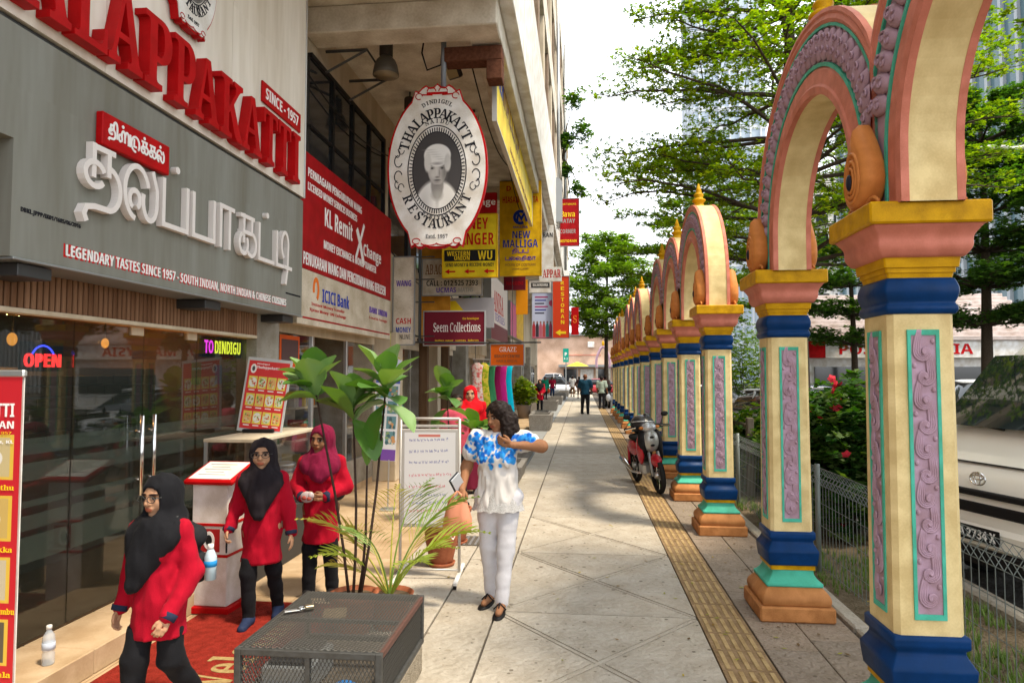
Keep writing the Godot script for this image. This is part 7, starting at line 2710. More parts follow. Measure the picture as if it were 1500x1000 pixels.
	var Vh := func(x, y, z): return hc + hb * (Vector3(x, y, z) * hh)
	if look.has("hijab"):
		s.k = 0.16 * hh
		s.egg(Vh.call(0, 0.11, -0.07), Vector3(0.45, 0.47, 0.50) * hh)
		s.egg(Vh.call(0, -0.20, -0.02), Vector3(0.43, 0.45, 0.42) * hh)
		s.cap(Vh.call(0, -0.45, -0.08), Vector3(0, 0.80, 0.005) * H, 0.34 * hh, 0.5 * hh)
		var dp: float = look.get("drape", 0.66)
		var dx: float = look.get("drape_x", -0.02)
		var tip := Vector3(dx, dp + 0.03, 0.098) * H
		for q in ["_l", "_r"]:
			var sh: Vector3 = j["shoulder" + q]
			s.cap(Vector3(0, 0.825, 0.0) * H, sh * Vector3(0.78, 1, 1) + Vector3(0, 0.004, 0) * H, 0.060 * H, 0.050 * H)
			s.cap(sh * Vector3(0.68, 1, 1) + Vector3(0, -0.02, 0.04) * H, tip, 0.052 * H, 0.027 * H)
		s.cap(Vector3(0, 0.80, 0.035) * H, tip.lerp(Vector3(0, 0.8, 0.06) * H, 0.35), 0.066 * H, 0.044 * H)
		s.cap(tip.lerp(Vector3(0, 0.8, 0.06) * H, 0.4), tip, 0.04 * H, 0.018 * H)
		s.cap(Vector3(0, 0.82, -0.04) * H, Vector3(0, 0.74, -0.05) * H, 0.08 * H, 0.085 * H, Vector3(1, 1, 1.2))
		s.egg(Vh.call(0, -0.07, 0.46), Vector3(0.30, 0.385, 0.36) * hh, true)
		folds(s, 0.008 * H, 18.0 / H, 33, Vector3(1.4, 0.3, 1.4))
		var m := Hide.new()
		m.add(s.arrays(minf(c2, 0.011) if fine else c2))
		part(t, "headscarf", m.mesh(), cloth(look.hijab[0], look.hijab[1]))
	elif look.has("hair"):
		if look.hair == "curly":
			s.k = 0.12 * hh
			s.egg(Vh.call(0, 0.17, -0.10), Vector3(0.47, 0.42, 0.48) * hh)
			for q in [[0.34, -0.05, 0.0, 0.26], [0.40, -0.30, 0.05, 0.25], [0.40, -0.58, 0.10, 0.23], [0.34, -0.85, 0.16, 0.20], [0.28, -1.08, 0.22, 0.15], [-0.36, -0.05, -0.12, 0.20], [-0.34, -0.35, -0.18, 0.22], [0.0, -0.35, -0.34, 0.34], [0.05, -0.75, -0.34, 0.28], [0.46, -0.15, -0.2, 0.24], [0.48, -0.5, -0.15, 0.24], [0.30, 0.22, 0.18, 0.2]]:
				s.egg(Vh.call(q[0], q[1], q[2]), Vector3.ONE * q[3] * hh)
			s.egg(Vh.call(-0.05, -0.10, 0.52), Vector3(0.34, 0.34, 0.34) * hh, true)
			folds(s, 0.05 * hh, 26.0, 5, Vector3.ONE)
			var m := Hide.new()
			m.add(s.arrays(0.007))
			var hr := part(t, "hair", m.mesh(), mat("hairdark", lin(0.018, 0.012, 0.010), 0.45))
			# loose ringlets
			var g := RandomNumberGenerator.new()
			g.seed = 3
			var b := MB.new().smooth()
			for i in 90:
				var a := g.randf_range(-0.4, 3.7)
				var y0 := g.randf_range(-0.5, 0.25)
				var r := 0.50 + g.randf_range(-0.03, 0.08)
				var st: Vector3 = Vector3(cos(a) * r * 0.95, y0, -sin(a) * r * 0.8 - 0.05)
				if a < 0.3 or a > 2.8:
					st.x *= 0.98
				var pts = []
				var L := g.randf_range(0.3, 0.75)
				var ph := g.randf() * TAU
				for u in 12:
					var w := u / 11.0
					pts.append(Vh.call(st.x * (1.0 - 0.12 * w) + 0.035 * cos(ph + w * 16.0), st.y - L * w, st.z + 0.1 * w + 0.035 * sin(ph + w * 16.0)))
				b.tube(pts, 0.0035, 4)
			part(hr, "ringlets", b.done(), M.hairdark)
		else:
			s.egg(Vh.call(0, 0.16, -0.08), Vector3(0.40, 0.38, 0.46) * hh)
			s.egg(Vh.call(0, -0.1, -0.2), Vector3(0.36, 0.3, 0.30) * hh)
			s.egg(Vh.call(0, -0.08, 0.44), Vector3(0.40, 0.36, 0.36) * hh, true)
			var m := Hide.new()
			m.add(s.arrays(hh / 18.0))
			part(t, "hair", m.mesh(), mat("hairdark", lin(0.018, 0.012, 0.010), 0.45))
	if look.get("glasses", false):
		var b := MB.new().smooth()
		for q in [-1.0, 1.0]:
			var pts = []
			for i in 15:
				var a := TAU * i / 14.0
				pts.append(Vh.call(0.17 * q + cos(a) * 0.125, 0.02 + sin(a) * 0.085, 0.46))
			b.tube(pts, 0.0022, 5, false)
			b.tube([Vh.call(0.295 * q, 0.05, 0.45), Vh.call(0.40 * q, 0.05, 0.0)], 0.002, 5)
		b.tube([Vh.call(-0.045, 0.04, 0.465), Vh.call(0.045, 0.04, 0.465)], 0.002, 5)
		part(t, "glasses", b.done(), M.steel_dark)
	return t

func backpack(label: String, p: Node3D, H: float, m: Material, bottle: bool):
	var t := thing("backpack", label, "backpack", p.position, p.rotation.y)
	var s := SDF.new()
	s.k = 0.03
	s.cap(Vector3(-0.06, 0.60, -0.135) * H, Vector3(0.06, 0.60, -0.135) * H, 0.065 * H, 0.065 * H)
	s.cap(Vector3(-0.055, 0.73, -0.125) * H, Vector3(0.055, 0.73, -0.125) * H, 0.055 * H, 0.055 * H)
	s.cap(Vector3(0, 0.60, -0.135) * H, Vector3(0, 0.74, -0.12) * H, 0.075 * H, 0.06 * H)
	folds(s, 0.008, 8.0, 2)
	var k := Hide.new()
	k.add(s.arrays(0.014))
	part(t, "bag", k.mesh(), m)
	for q in [-1.0, 1.0]:
		part(t, "strap", MB.new().smooth().tube(spline([Vector3(q * 0.07, 0.77, -0.09) * H, Vector3(q * 0.078, 0.842, -0.02) * H, Vector3(q * 0.08, 0.80, 0.058) * H, Vector3(q * 0.075, 0.72, 0.045) * H, Vector3(q * 0.08, 0.64, 0.0) * H, Vector3(q * 0.09, 0.58, -0.09) * H], 22), 0.009, 6).done(), mat("strapgrey", lin(0.05, 0.05, 0.05), 0.8))
	part(t, "pocket", MB.new().box(Vector3(0, 0.60, -0.205) * H, Vector3(0.10, 0.09, 0.02) * H, 0.01).done(), m)
	if bottle:
		var b := thing("drink_bottle", "small clear bottle in the side pocket of the black backpack", "bottle", p.position, p.rotation.y)
		var g: StandardMaterial3D = mat("bottleclear", lin(0.4, 0.5, 0.55), 0.1)
		part(b, "body", MB.new().smooth().lathe([Vector2(0.03, 0), Vector2(0.032, 0.12), Vector2(0.014, 0.16)], 12, Transform3D(Basis.IDENTITY, Vector3(0.145, 0.56, -0.12) * H)).done(), g)
		part(b, "label_band", MB.new().smooth().lathe([Vector2(0.0335, 0.07), Vector2(0.0335, 0.1)], 12, Transform3D(Basis.IDENTITY, Vector3(0.145, 0.56, -0.12) * H)).done(), mat("bandblue", lin(0.02, 0.2, 0.45), 0.5))
		part(b, "cap", MB.new().smooth().lathe([Vector2(0.016, 0.16), Vector2(0.016, 0.185)], 10, Transform3D(Basis.IDENTITY, Vector3(0.145, 0.56, -0.12) * H)).done(), M.white)

func build_people():
	var V := func(x, y, z): return Vector3(x, y, z)
	var red := lin(0.36, 0.004, 0.018)
	var asian := Color(0.40, 0.22, 0.13)
	var cuffm := mat("cuffnavy", lin(0.02, 0.025, 0.05), 0.8)
	# girl in front, striding to the left
	var a := person("person in red tunic and long black headscarf striding nearest the restaurant doors", V.call(-2.17, 0, -3.36), -0.12, 1.27, {
		"shoulder_l": V.call(0.098, 0.785, 0), "shoulder_r": V.call(-0.098, 0.785, 0), "knee_r": V.call(-0.055, 0.285, 0.06), "ankle_r": V.call(-0.05, 0.045, 0.08), "toe_r": V.call(-0.05, 0.018, 0.18),
		"knee_l": V.call(0.06, 0.28, 0.0), "ankle_l": V.call(0.075, 0.08, -0.14), "toe_l": V.call(0.085, 0.018, -0.05),
		"elbow_l": V.call(0.142, 0.62, -0.02), "wrist_l": V.call(0.115, 0.47, 0.09), "elbow_r": V.call(-0.135, 0.62, -0.01), "wrist_r": V.call(-0.15, 0.47, 0.04),
		"yaw": -8.0, "pitch": 4.0, "curl_l": 0.75, "curl_r": 0.6, "thumb_l": V.call(-0.6, 0, 0.8)},
		{"skin": asian, "head": 1.16, "fat": 0.93, "top": ["redtunic", red], "hem": 0.37, "loose": 1.12, "legs": ["blackcloth", lin(0.010, 0.010, 0.012)], "leg": 1.15, "hijab": ["blackscarf", lin(0.010, 0.010, 0.012)], "drape": 0.56, "drape_x": -0.035, "cuffs": cuffm, "glasses": true, "shoe": mat("shoewhite", lin(0.45, 0.4, 0.45), 0.6)}, 0.012)
	backpack("black backpack worn by the foremost striding girl", a, 1.27, mat("packblack", lin(0.018, 0.018, 0.02), 0.8), true)
	var b := person("person in red tunic, black headscarf and glasses, middle of the three girls", V.call(-2.33, 0, -4.82), 0.22, 1.31, {
		"shoulder_l": V.call(0.098, 0.785, 0), "shoulder_r": V.call(-0.098, 0.785, 0), "knee_l": V.call(0.06, 0.285, -0.03), "ankle_l": V.call(0.07, 0.055, -0.11), "toe_l": V.call(0.08, 0.02, -0.01), "knee_r": V.call(-0.055, 0.285, 0.05), "ankle_r": V.call(-0.05, 0.045, 0.05), "toe_r": V.call(-0.06, 0.018, 0.15),
		"elbow_l": V.call(0.14, 0.63, -0.01), "wrist_l": V.call(0.165, 0.49, 0.03), "elbow_r": V.call(-0.145, 0.63, -0.02), "wrist_r": V.call(-0.165, 0.52, 0.05), "yaw": 2.0, "curl_l": 0.3, "curl_r": 0.8},
		{"skin": asian, "head": 1.18, "fat": 0.93, "top": ["redtunic", red], "hem": 0.33, "loose": 1.08, "legs": ["blackcloth", lin(0.010, 0.010, 0.012)], "leg": 1.0, "hijab": ["charcoalscarf", lin(0.018, 0.014, 0.017)], "drape": 0.58, "drape_x": 0.0, "cuffs": cuffm, "glasses": true, "shoe": mat("shoenavy", lin(0.02, 0.03, 0.07), 0.6)}, 0.012)
	var ph := thing("mobile_phone", "dark mobile phone in the middle girl's lowered right hand", "phone", V.call(-2.545, 0.585, -4.72), 0.5)
	part(ph, "case", MB.new().box(Vector3.ZERO, Vector3(0.012, 0.13, 0.065), 0.005).done(), M.black)
	part(ph, "screen", MB.new().box(Vector3(0.0065, 0, 0), Vector3(0.001, 0.11, 0.055)).done(), M.glass_dark)
	var c := person("person in red tunic and maroon headscarf holding a small packet", V.call(-2.12, 0, -5.42), 0.16, 1.37, {
		"shoulder_l": V.call(0.098, 0.785, 0), "shoulder_r": V.call(-0.098, 0.785, 0), "elbow_l": V.call(0.15, 0.645, 0.0), "wrist_l": V.call(0.055, 0.605, 0.145), "elbow_r": V.call(-0.15, 0.645, 0.0), "wrist_r": V.call(-0.075, 0.605, 0.14), "yaw": -20.0, "pitch": 2.0, "roll": -4.0,
		"hand_dir_l": V.call(-0.9, 0.05, 0.3), "hand_dir_r": V.call(0.9, 0.05, 0.3), "thumb_l": V.call(0, 1, 0), "thumb_r": V.call(0, 1, 0), "curl_l": 0.7, "curl_r": 0.7, "ankle_l": V.call(0.07, 0.045, -0.01), "ankle_r": V.call(-0.065, 0.045, 0.01)},
		{"skin": Color(0.24, 0.115, 0.06), "head": 1.16, "fat": 0.93, "top": ["redtunic", red], "hem": 0.32, "loose": 1.05, "legs": ["blackcloth", lin(0.010, 0.010, 0.012)], "leg": 1.1, "hijab": ["maroonscarf", lin(0.17, 0.008, 0.035)], "drape": 0.68, "drape_x": 0.01, "cuffs": cuffm, "shoe": M.black}, 0.012)
	backpack("grey-strapped backpack worn by the girl in the maroon headscarf", c, 1.37, mat("packgrey", lin(0.03, 0.03, 0.032), 0.8), false)
	var pk := thing("snack_packet", "small clear packet held by the girl in the maroon headscarf", "packet", V.call(-2.15, 0.835, -5.20), 0.1)
	part(pk, "wrapper", MB.new().smooth().ball(Vector3.ZERO, Vector3(0.055, 0.045, 0.022), 12, 8).ball(Vector3(0.03, 0.012, 0.004), Vector3(0.03, 0.03, 0.02), 8, 6).done(), mat("wrapper", lin(0.42, 0.34, 0.33), 0.25))
	part(pk, "contents", MB.new().smooth().ball(Vector3(-0.015, -0.004, 0.017), Vector3(0.022, 0.018, 0.012), 8, 6).ball(Vector3(0.022, -0.01, 0.018), Vector3(0.02, 0.016, 0.01), 8, 6).done(), mat("snackred", lin(0.35, 0.08, 0.06), 0.5))
	# woman in white and blue
	var g := RandomNumberGenerator.new()
	g.seed = 14
	var pts = []
	var blue = [Color(0.02, 0.20, 0.62), Color(0.04, 0.30, 0.72), Color(0.01, 0.10, 0.42)]
	for i in 330:
		var y := 0.67 + 0.165 * pow(g.randf(), 0.6)
		var x := g.randf_range(-0.18, 0.18) * (0.45 + (y - 0.66) * 4.0)
		var zf := 0.09 if g.randf() < 0.8 else -0.07
		var q := Vector3(x, y, zf * (1.0 - 0.4 * absf(x) / 0.18))
		pts.append([q, Vector3(0.011, 0.0125, 0.05) * g.randf_range(0.6, 1.3), blue[g.randi() % 3]])
	var d := person("woman in white trousers and blue-flowered white top walking with a peach bag", V.call(-0.66, 0, -5.36), -0.12, 1.60, {
		"elbow_l": V.call(0.22, 0.775, 0.02), "wrist_l": V.call(0.085, 0.785, 0.085), "elbow_r": V.call(-0.165, 0.66, -0.01), "wrist_r": V.call(-0.155, 0.565, 0.10),
		"hand_dir_l": V.call(-0.8, 0.25, 0.0), "thumb_l": V.call(0, 1, 0.2), "curl_l": 0.5, "hand_dir_r": V.call(0.1, -0.6, 0.7), "thumb_r": V.call(0.9, 0.3, 0.2), "curl_r": 0.9,
		"yaw": -30.0, "pitch": 8.0, "roll": 8.0, "knee_l": V.call(0.045, 0.285, 0.03), "ankle_l": V.call(0.035, 0.045, 0.07), "toe_l": V.call(0.04, 0.018, 0.16), "knee_r": V.call(-0.05, 0.285, -0.01), "ankle_r": V.call(-0.045, 0.045, -0.05), "toe_r": V.call(-0.06, 0.018, 0.045)},
		{"skin": Color(0.29, 0.135, 0.07), "top": ["whitetop", lin(0.62, 0.58, 0.54)], "top_paint": pts, "top_cell": 0.0062, "hem": 0.475, "loose": 1.02, "fat": 1.04, "sleeve": 0.45, "legs": ["whitejeans", lin(0.60, 0.58, 0.60)], "leg": 1.0, "hair": "curly", "sandals": true}, 0.012)
	# lace peplum below the waist
	var lace := MB.new()
	var rows = []
	for i in 7:
		var u := i / 6.0
		var row = []
		for k in 48:
			var an := -TAU * k / 48.0
			var rr := lerpf(0.138, 0.205, u) + 0.010 * sin(k * 1.6 + u * 2.0) * u
			var yy := lerpf(0.95, 0.735, u) + (0.012 * absf(sin(k * 0.9)) if i == 6 else 0.0)
			row.append(Vector3(cos(an) * rr, yy, sin(an) * rr * 0.80))
		rows.append(row)
	lace.smooth()
	for i in 6:
		lace.ring_join(rows[i + 1], rows[i])
	part(d, "lace_peplum", lace.done(), mat("lace", lin(0.56, 0.54, 0.52), 0.9, 0, grain("g_lace", 128, 0.12, Color(0.62, 0.60, 0.58), 91, 0.2, 3.0), 5.0, T["n_fine"], 1.5))
	var bag := thing("plastic_bag", "peach plastic bag hanging from the walking woman's right hand", "bag", V.call(-0.95, 0.01, -5.18), -0.1)
	var bs := MB.new().smooth()
	var br = []
	for q in [[0.60, 0.105, 0.03], [0.63, 0.115, 0.045], [0.70, 0.105, 0.05], [0.78, 0.085, 0.035], [0.83, 0.075, 0.02]]:
		var ring = []
		for k in 16:
			var an := -TAU * k / 16.0
			ring.append(Vector3(cos(an) * q[1] * (1.0 + 0.08 * sin(k * 2.7 + q[0] * 20)), q[0], sin(an) * q[2] * (1.0 + 0.25 * sin(k * 4.1))))
		br.append(ring)
	for i in br.size() - 1:
		bs.ring_join(br[i], br[i + 1])
	bs.fan(br[0], false)
	var bagm := mat("peachbag", lin(0.75, 0.30, 0.18), 0.35)
	bagm.backlight_enabled = true
	bagm.backlight = Color(0.5, 0.25, 0.15)
	part(bag, "sack", bs.done(), bagm)
	for q in [-1.0, 1.0]:
		part(bag, "handle", MB.new().smooth().tube([Vector3(q * 0.06, 0.81, 0), Vector3(q * 0.035, 0.86, 0), Vector3(0.0, 0.895, 0.0)], [0.02, 0.012, 0.006], 6).done(), bagm)
	var nb := thing("notebook", "dark notebook gripped in the walking woman's right hand", "notebook", V.call(-0.965, 0.965, -5.21), 0.5)
	part(nb, "cover", MB.new().box(Vector3.ZERO, Vector3(0.10, 0.16, 0.012), 0.003, Transform3D(Basis.from_euler(Vector3(0.3, 0.5, 0.75)), Vector3.ZERO)).done(), mat("nbcover", lin(0.03, 0.035, 0.045), 0.4))
	part(nb, "pages", MB.new().box(Vector3(0.004, 0, 0.0115), Vector3(0.09, 0.15, 0.008), 0.001, Transform3D(Basis.from_euler(Vector3(0.3, 0.5, 0.75)), Vector3.ZERO)).done(), mat("nbpages", lin(0.55, 0.56, 0.58), 0.5))
	# passers-by
	var brown := Color(0.17, 0.085, 0.05)
	person("person in pink shirt and dark trousers half hidden behind the notice board", V.call(-1.72, 0, -9.3), 0.5, 1.55, {"elbow_l": V.call(0.16, 0.64, 0.0), "wrist_l": V.call(0.10, 0.56, 0.12)}, {"skin": Color(0.24, 0.13, 0.08), "top": ["pinkshirt", lin(0.42, 0.06, 0.09)], "hem": 0.46, "sleeve": 0.5, "fat": 1.12, "legs": ["darkcloth", lin(0.02, 0.018, 0.02)], "hair": "short"}, 0.022)
	person("woman in bright red headscarf and checked red skirt by the hanging clothes", V.call(-1.70, 0, -10.3), 0.12, 1.62, {"wrist_r": V.call(-0.16, 0.5, 0.03)}, {"skin": asian, "head": 1.08, "top": ["brightredtop", lin(0.52, 0.006, 0.012)], "hem": 0.46, "skirt": ["checkskirt", lin(0.14, 0.012, 0.03)], "hijab": ["redscarf", lin(0.58, 0.006, 0.012)], "drape": 0.70, "drape_x": 0.0, "shoe": M.black}, 0.018)
	person("woman in black headscarf and red tunic by the far planters", V.call(-2.0, 0, -32.3), 0.1, 1.55, {"wrist_l": V.call(0.06, 0.55, 0.12), "wrist_r": V.call(-0.06, 0.56, 0.12)}, {"skin": asian, "top": ["redtunic", red], "hem": 0.36, "legs": ["blackcloth", lin(0.010, 0.010, 0.012)], "hijab": ["blackscarf", lin(0.010, 0.010, 0.012)], "drape": 0.62}, 0.03)
	person("person in green top far off between the planters and shops", V.call(-2.58, 0, -47.5), 0.2, 1.62, {"knee_l": V.call(0.05, 0.29, 0.06), "ankle_l": V.call(0.05, 0.05, -0.02)}, {"skin": brown, "top": ["greentop", lin(0.01, 0.25, 0.14)], "hem": 0.34, "legs": ["darkcloth", lin(0.02, 0.018, 0.02)], "hair": "short"}, 0.035)
	var rs := person("person in red shirt and jeans carrying an orange bag far off", V.call(-2.12, 0, -48.5), 0.0, 1.62, {"ankle_l": V.call(0.06, 0.06, -0.1), "knee_l": V.call(0.055, 0.28, 0.0)}, {"skin": brown, "top": ["redshirt", lin(0.40, 0.012, 0.04)], "hem": 0.47, "sleeve": 0.5, "legs": ["jeans", lin(0.03, 0.06, 0.14)], "hair": "short"}, 0.035)
	var ob := thing("orange_bag", "orange bag in the hand of the far person in red", "bag", V.call(-2.42, 0.42, -48.4))
	part(ob, "sack", MB.new().smooth().ball(Vector3(0, 0.16, 0), Vector3(0.16, 0.2, 0.07), 10, 7).done(), mat("bagorange", lin(0.6, 0.1, 0.03), 0.5))
	part(ob, "handle", MB.new().tube([Vector3(-0.05, 0.33, 0), Vector3(0, 0.42, 0), Vector3(0.05, 0.33, 0)], 0.012, 5).done(), mat("bagorange", lin(0.6, 0.1, 0.03), 0.5))
	person("person in white shirt and shorts walking away far off", V.call(-0.75, 0, -53.0), 3.0, 1.68, {"knee_l": V.call(0.06, 0.29, 0.06), "ankle_l": V.call(0.06, 0.05, -0.02)}, {"skin": brown, "top": ["whiteshirt", lin(0.6, 0.58, 0.56)], "hem": 0.45, "sleeve": 0.55, "legs": ["khaki", lin(0.20, 0.12, 0.07)], "cuff": 0.5, "hair": "short", "bust": false}, 0.035)
	person("person in dark top and shorts beside the far man in white", V.call(-0.22, 0, -50.0), 2.8, 1.62, {"knee_r": V.call(-0.06, 0.29, 0.08), "ankle_r": V.call(-0.06, 0.05, 0.1)}, {"skin": brown, "top": ["darktop", lin(0.10, 0.05, 0.05)], "hem": 0.47, "sleeve": 0.6, "legs": ["khaki", lin(0.20, 0.12, 0.07)], "cuff": 0.5, "hair": "short", "bust": false}, 0.035)
	person("man in dark teal shirt and black trousers walking away down the centre", V.call(0.13, 0, -30.6), 3.0, 1.82, {"knee_l": V.call(0.07, 0.29, 0.02), "ankle_l": V.call(0.085, 0.045, 0.02), "ankle_r": V.call(-0.07, 0.05, -0.06), "knee_r": V.call(-0.062, 0.285, -0.01), "elbow_l": V.call(0.155, 0.64, 0.03), "wrist_l": V.call(0.11, 0.55, 0.1), "elbow_r": V.call(-0.155, 0.64, 0.03), "wrist_r": V.call(-0.12, 0.54, 0.1)}, {"skin": Color(0.20, 0.09, 0.05), "top": ["tealshirt", lin(0.012, 0.055, 0.095)], "hem": 0.48, "sleeve": 0.75, "fat": 1.15, "legs": ["blacktrousers", lin(0.018, 0.018, 0.02)], "leg": 1.05, "bust": false}, 0.03)
	var gm := person("man in pale green shirt and black trousers carrying a plastic bag", V.call(0.99, 0, -35.3), 2.9, 1.70, {"pitch": 10.0, "wrist_r": V.call(-0.17, 0.5, 0.0), "knee_l": V.call(0.06, 0.285, 0.03)}, {"skin": Color(0.20, 0.09, 0.05), "top": ["paleshirt", lin(0.33, 0.40, 0.33)], "hem": 0.47, "sleeve": 0.8, "fat": 1.12, "legs": ["blacktrousers", lin(0.018, 0.018, 0.02)], "hair": "short", "bust": false}, 0.032)
	var wb := thing("white_plastic_bag", "white plastic bag hanging beside the man in pale green", "bag", V.call(1.32, 0.42, -35.25))
	part(wb, "sack", MB.new().smooth().ball(Vector3(0, 0.15, 0), Vector3(0.13, 0.2, 0.09), 10, 7).done(), mat("bagwhite", lin(0.5, 0.52, 0.55), 0.4))
	part(wb, "handle", MB.new().tube([Vector3(-0.04, 0.32, 0), Vector3(0, 0.44, 0), Vector3(0.04, 0.32, 0)], 0.012, 5).done(), mat("bagwhite", lin(0.5, 0.52, 0.55), 0.4))
	person("person in brown top just behind the man in pale green", V.call(1.28, 0, -38.5), 2.9, 1.72, {}, {"skin": Color(0.20, 0.09, 0.05), "top": ["browntop", lin(0.14, 0.09, 0.07)], "hem": 0.47, "legs": ["darkcloth", lin(0.02, 0.018, 0.02)], "hair": "short", "bust": false}, 0.035)

# ---------------------------------------------------------------- road side
func spline(p: Array, n: int) -> Array:
	var c := Curve3D.new()
	for i in p.size():
		var t: Vector3 = Vector3.ZERO
		if i > 0 and i < p.size() - 1:
			t = (p[i + 1] - p[i - 1]) * 0.17
		c.add_point(p[i], -t, t)
	var o = []
	for i in n + 1:
		o.append(c.sample_baked(c.get_baked_length() * i / n, true))
	return o

func build_fence():
	var t := thing("wire_fence", "grey-green roll-top wire mesh fence along the verge", "fence", Vector3(2.12, 0, 0))
	var H := 0.93
	var roll = [Vector2(0, H - 0.16), Vector2(0.0, H), Vector2(0.09, H - 0.06), Vector2(0.0, H - 0.155)]
	var w := 0.0028
	var b := MB.new()
	for i in 42:
		var z := -1.54 + i * 0.075
		b.tube([Vector3(0, 0.04, z), Vector3(0, H - 0.15, z), Vector3(-0.045, H - 0.07, z), Vector3(0.0, H, z), Vector3(0.05, H - 0.07, z), Vector3(0, H - 0.15, z)], w, 4, false)
	for y in [0.06, 0.2, 0.42, 0.62, H - 0.15]:
		b.tube([Vector3(0.005, y, -1.57), Vector3(0.005, y, 1.57)], w, 4, false)
	for q in [Vector3(-0.045, H - 0.07, 0), Vector3(0, H + 0.004, 0), Vector3(0.05, H - 0.07, 0)]:
		b.tube([q + Vector3(0, 0, -1.57), q + Vector3(0, 0, 1.57)], w, 4, false)
	var pm := b.done()
	for i in 10:
		var z := -0.1 - i * 3.2
		part(t, "mesh_panel", pm, M.fence, Vector3(0, 0.02, z - 1.6))
		part(t, "post", MB.new().smooth().tube([Vector3(0, -0.05, z), Vector3(0, H + 0.05, z)], 0.024, 8).done(), M.fence)

func bush(label: String, at: Vector3, r: Vector3, n: int, cols: Array, seed_: int, flowers := 0):
	var t := thing("flowering_shrub" if flowers else "shrub", label, "shrub", at)
	var b := MB.new().smooth()
	var g := RandomNumberGenerator.new()
	g.seed = seed_
	for i in 9:
		var a := g.randf() * TAU
		var e := Vector3(cos(a) * r.x * 0.6, r.y * g.randf_range(1.0, 1.7), sin(a) * r.z * 0.6)
		b.tube([Vector3(cos(a) * 0.08, 0, sin(a) * 0.08), e * Vector3(0.4, 0.5, 0.4), e], [0.022, 0.015, 0.006], 5)
	part(t, "stems", b.done(), M.bark)
	leaf_cloud(t, "foliage", Vector3(0, r.y * 1.05, 0), r, n, 0.085, cols, seed_)
	var fm := mat("hibiscus", lin(0.55, 0.03, 0.05), 0.6)
	var fb := MB.new()
	for k in 5:
		var a := TAU * k / 5
		var d := Vector3(cos(a), 0.35, sin(a))
		var s := Vector3(-sin(a), 0, cos(a))
		fb.quad(Vector3.ZERO, d * 0.03 - s * 0.025, d * 0.055, d * 0.03 + s * 0.025)
	var fmesh := fb.done()
	for i in flowers:
		var d := Vector3(g.randfn(), g.randfn() * 0.8 + 0.3, g.randfn()).normalized()
		d.x = -absf(d.x)
		part(t, "flower", fmesh, fm, Vector3(0, r.y * 1.05, 0) + d * r * g.randf_range(0.85, 1.1), Vector3(g.randf() * 2, g.randf() * 6, g.randf() * 2))

func loft(secs: Array, n := 24) -> ArrayMesh:
	# secs: [z, half width, bottom, top, top half width]
	var b := MB.new().smooth()
	var rings = []
	for s in secs:
		var r = []
		for i in n:
			var a := -TAU * i / n
			var cx := signf(cos(a)) * pow(absf(cos(a)), 0.42)
			var cy := signf(sin(a)) * pow(absf(sin(a)), 0.42)
			var y := lerpf(s[2], s[3], cy * 0.5 + 0.5)
			var hw := lerpf(s[1], s[4], smoothstep(0.35, 1.0, cy * 0.5 + 0.5))
			r.append(Vector3(cx * hw, y, s[0]))
		rings.append(r)
	for i in rings.size() - 1:
		b.ring_join(rings[i + 1], rings[i])
	b.fan(rings[0], true)
	b.fan(rings[-1], false)
	return b.done()

func wheel(t: Node3D, at: Vector3, r: float, w: float, flip := false):
	var y := part(t, "wheel", MB.new().smooth().lathe([Vector2(r * 0.62, -w / 2), Vector2(r * 0.93, -w / 2), Vector2(r, -w * 0.3), Vector2(r, w * 0.3), Vector2(r * 0.93, w / 2), Vector2(r * 0.62, w / 2)], 24, Transform3D(Basis(Vector3(0, 0, 1), PI / 2), Vector3.ZERO)).done(), M.rubber, at)
	part(y, "rim", MB.new().smooth().lathe([Vector2(r * 0.6, -w * 0.52), Vector2(r * 0.2, -w * 0.4), Vector2(r * 0.2, w * 0.4), Vector2(r * 0.6, w * 0.52)], 20, Transform3D(Basis(Vector3(0, 0, 1), PI / 2), Vector3.ZERO)).done(), M.aluminium)

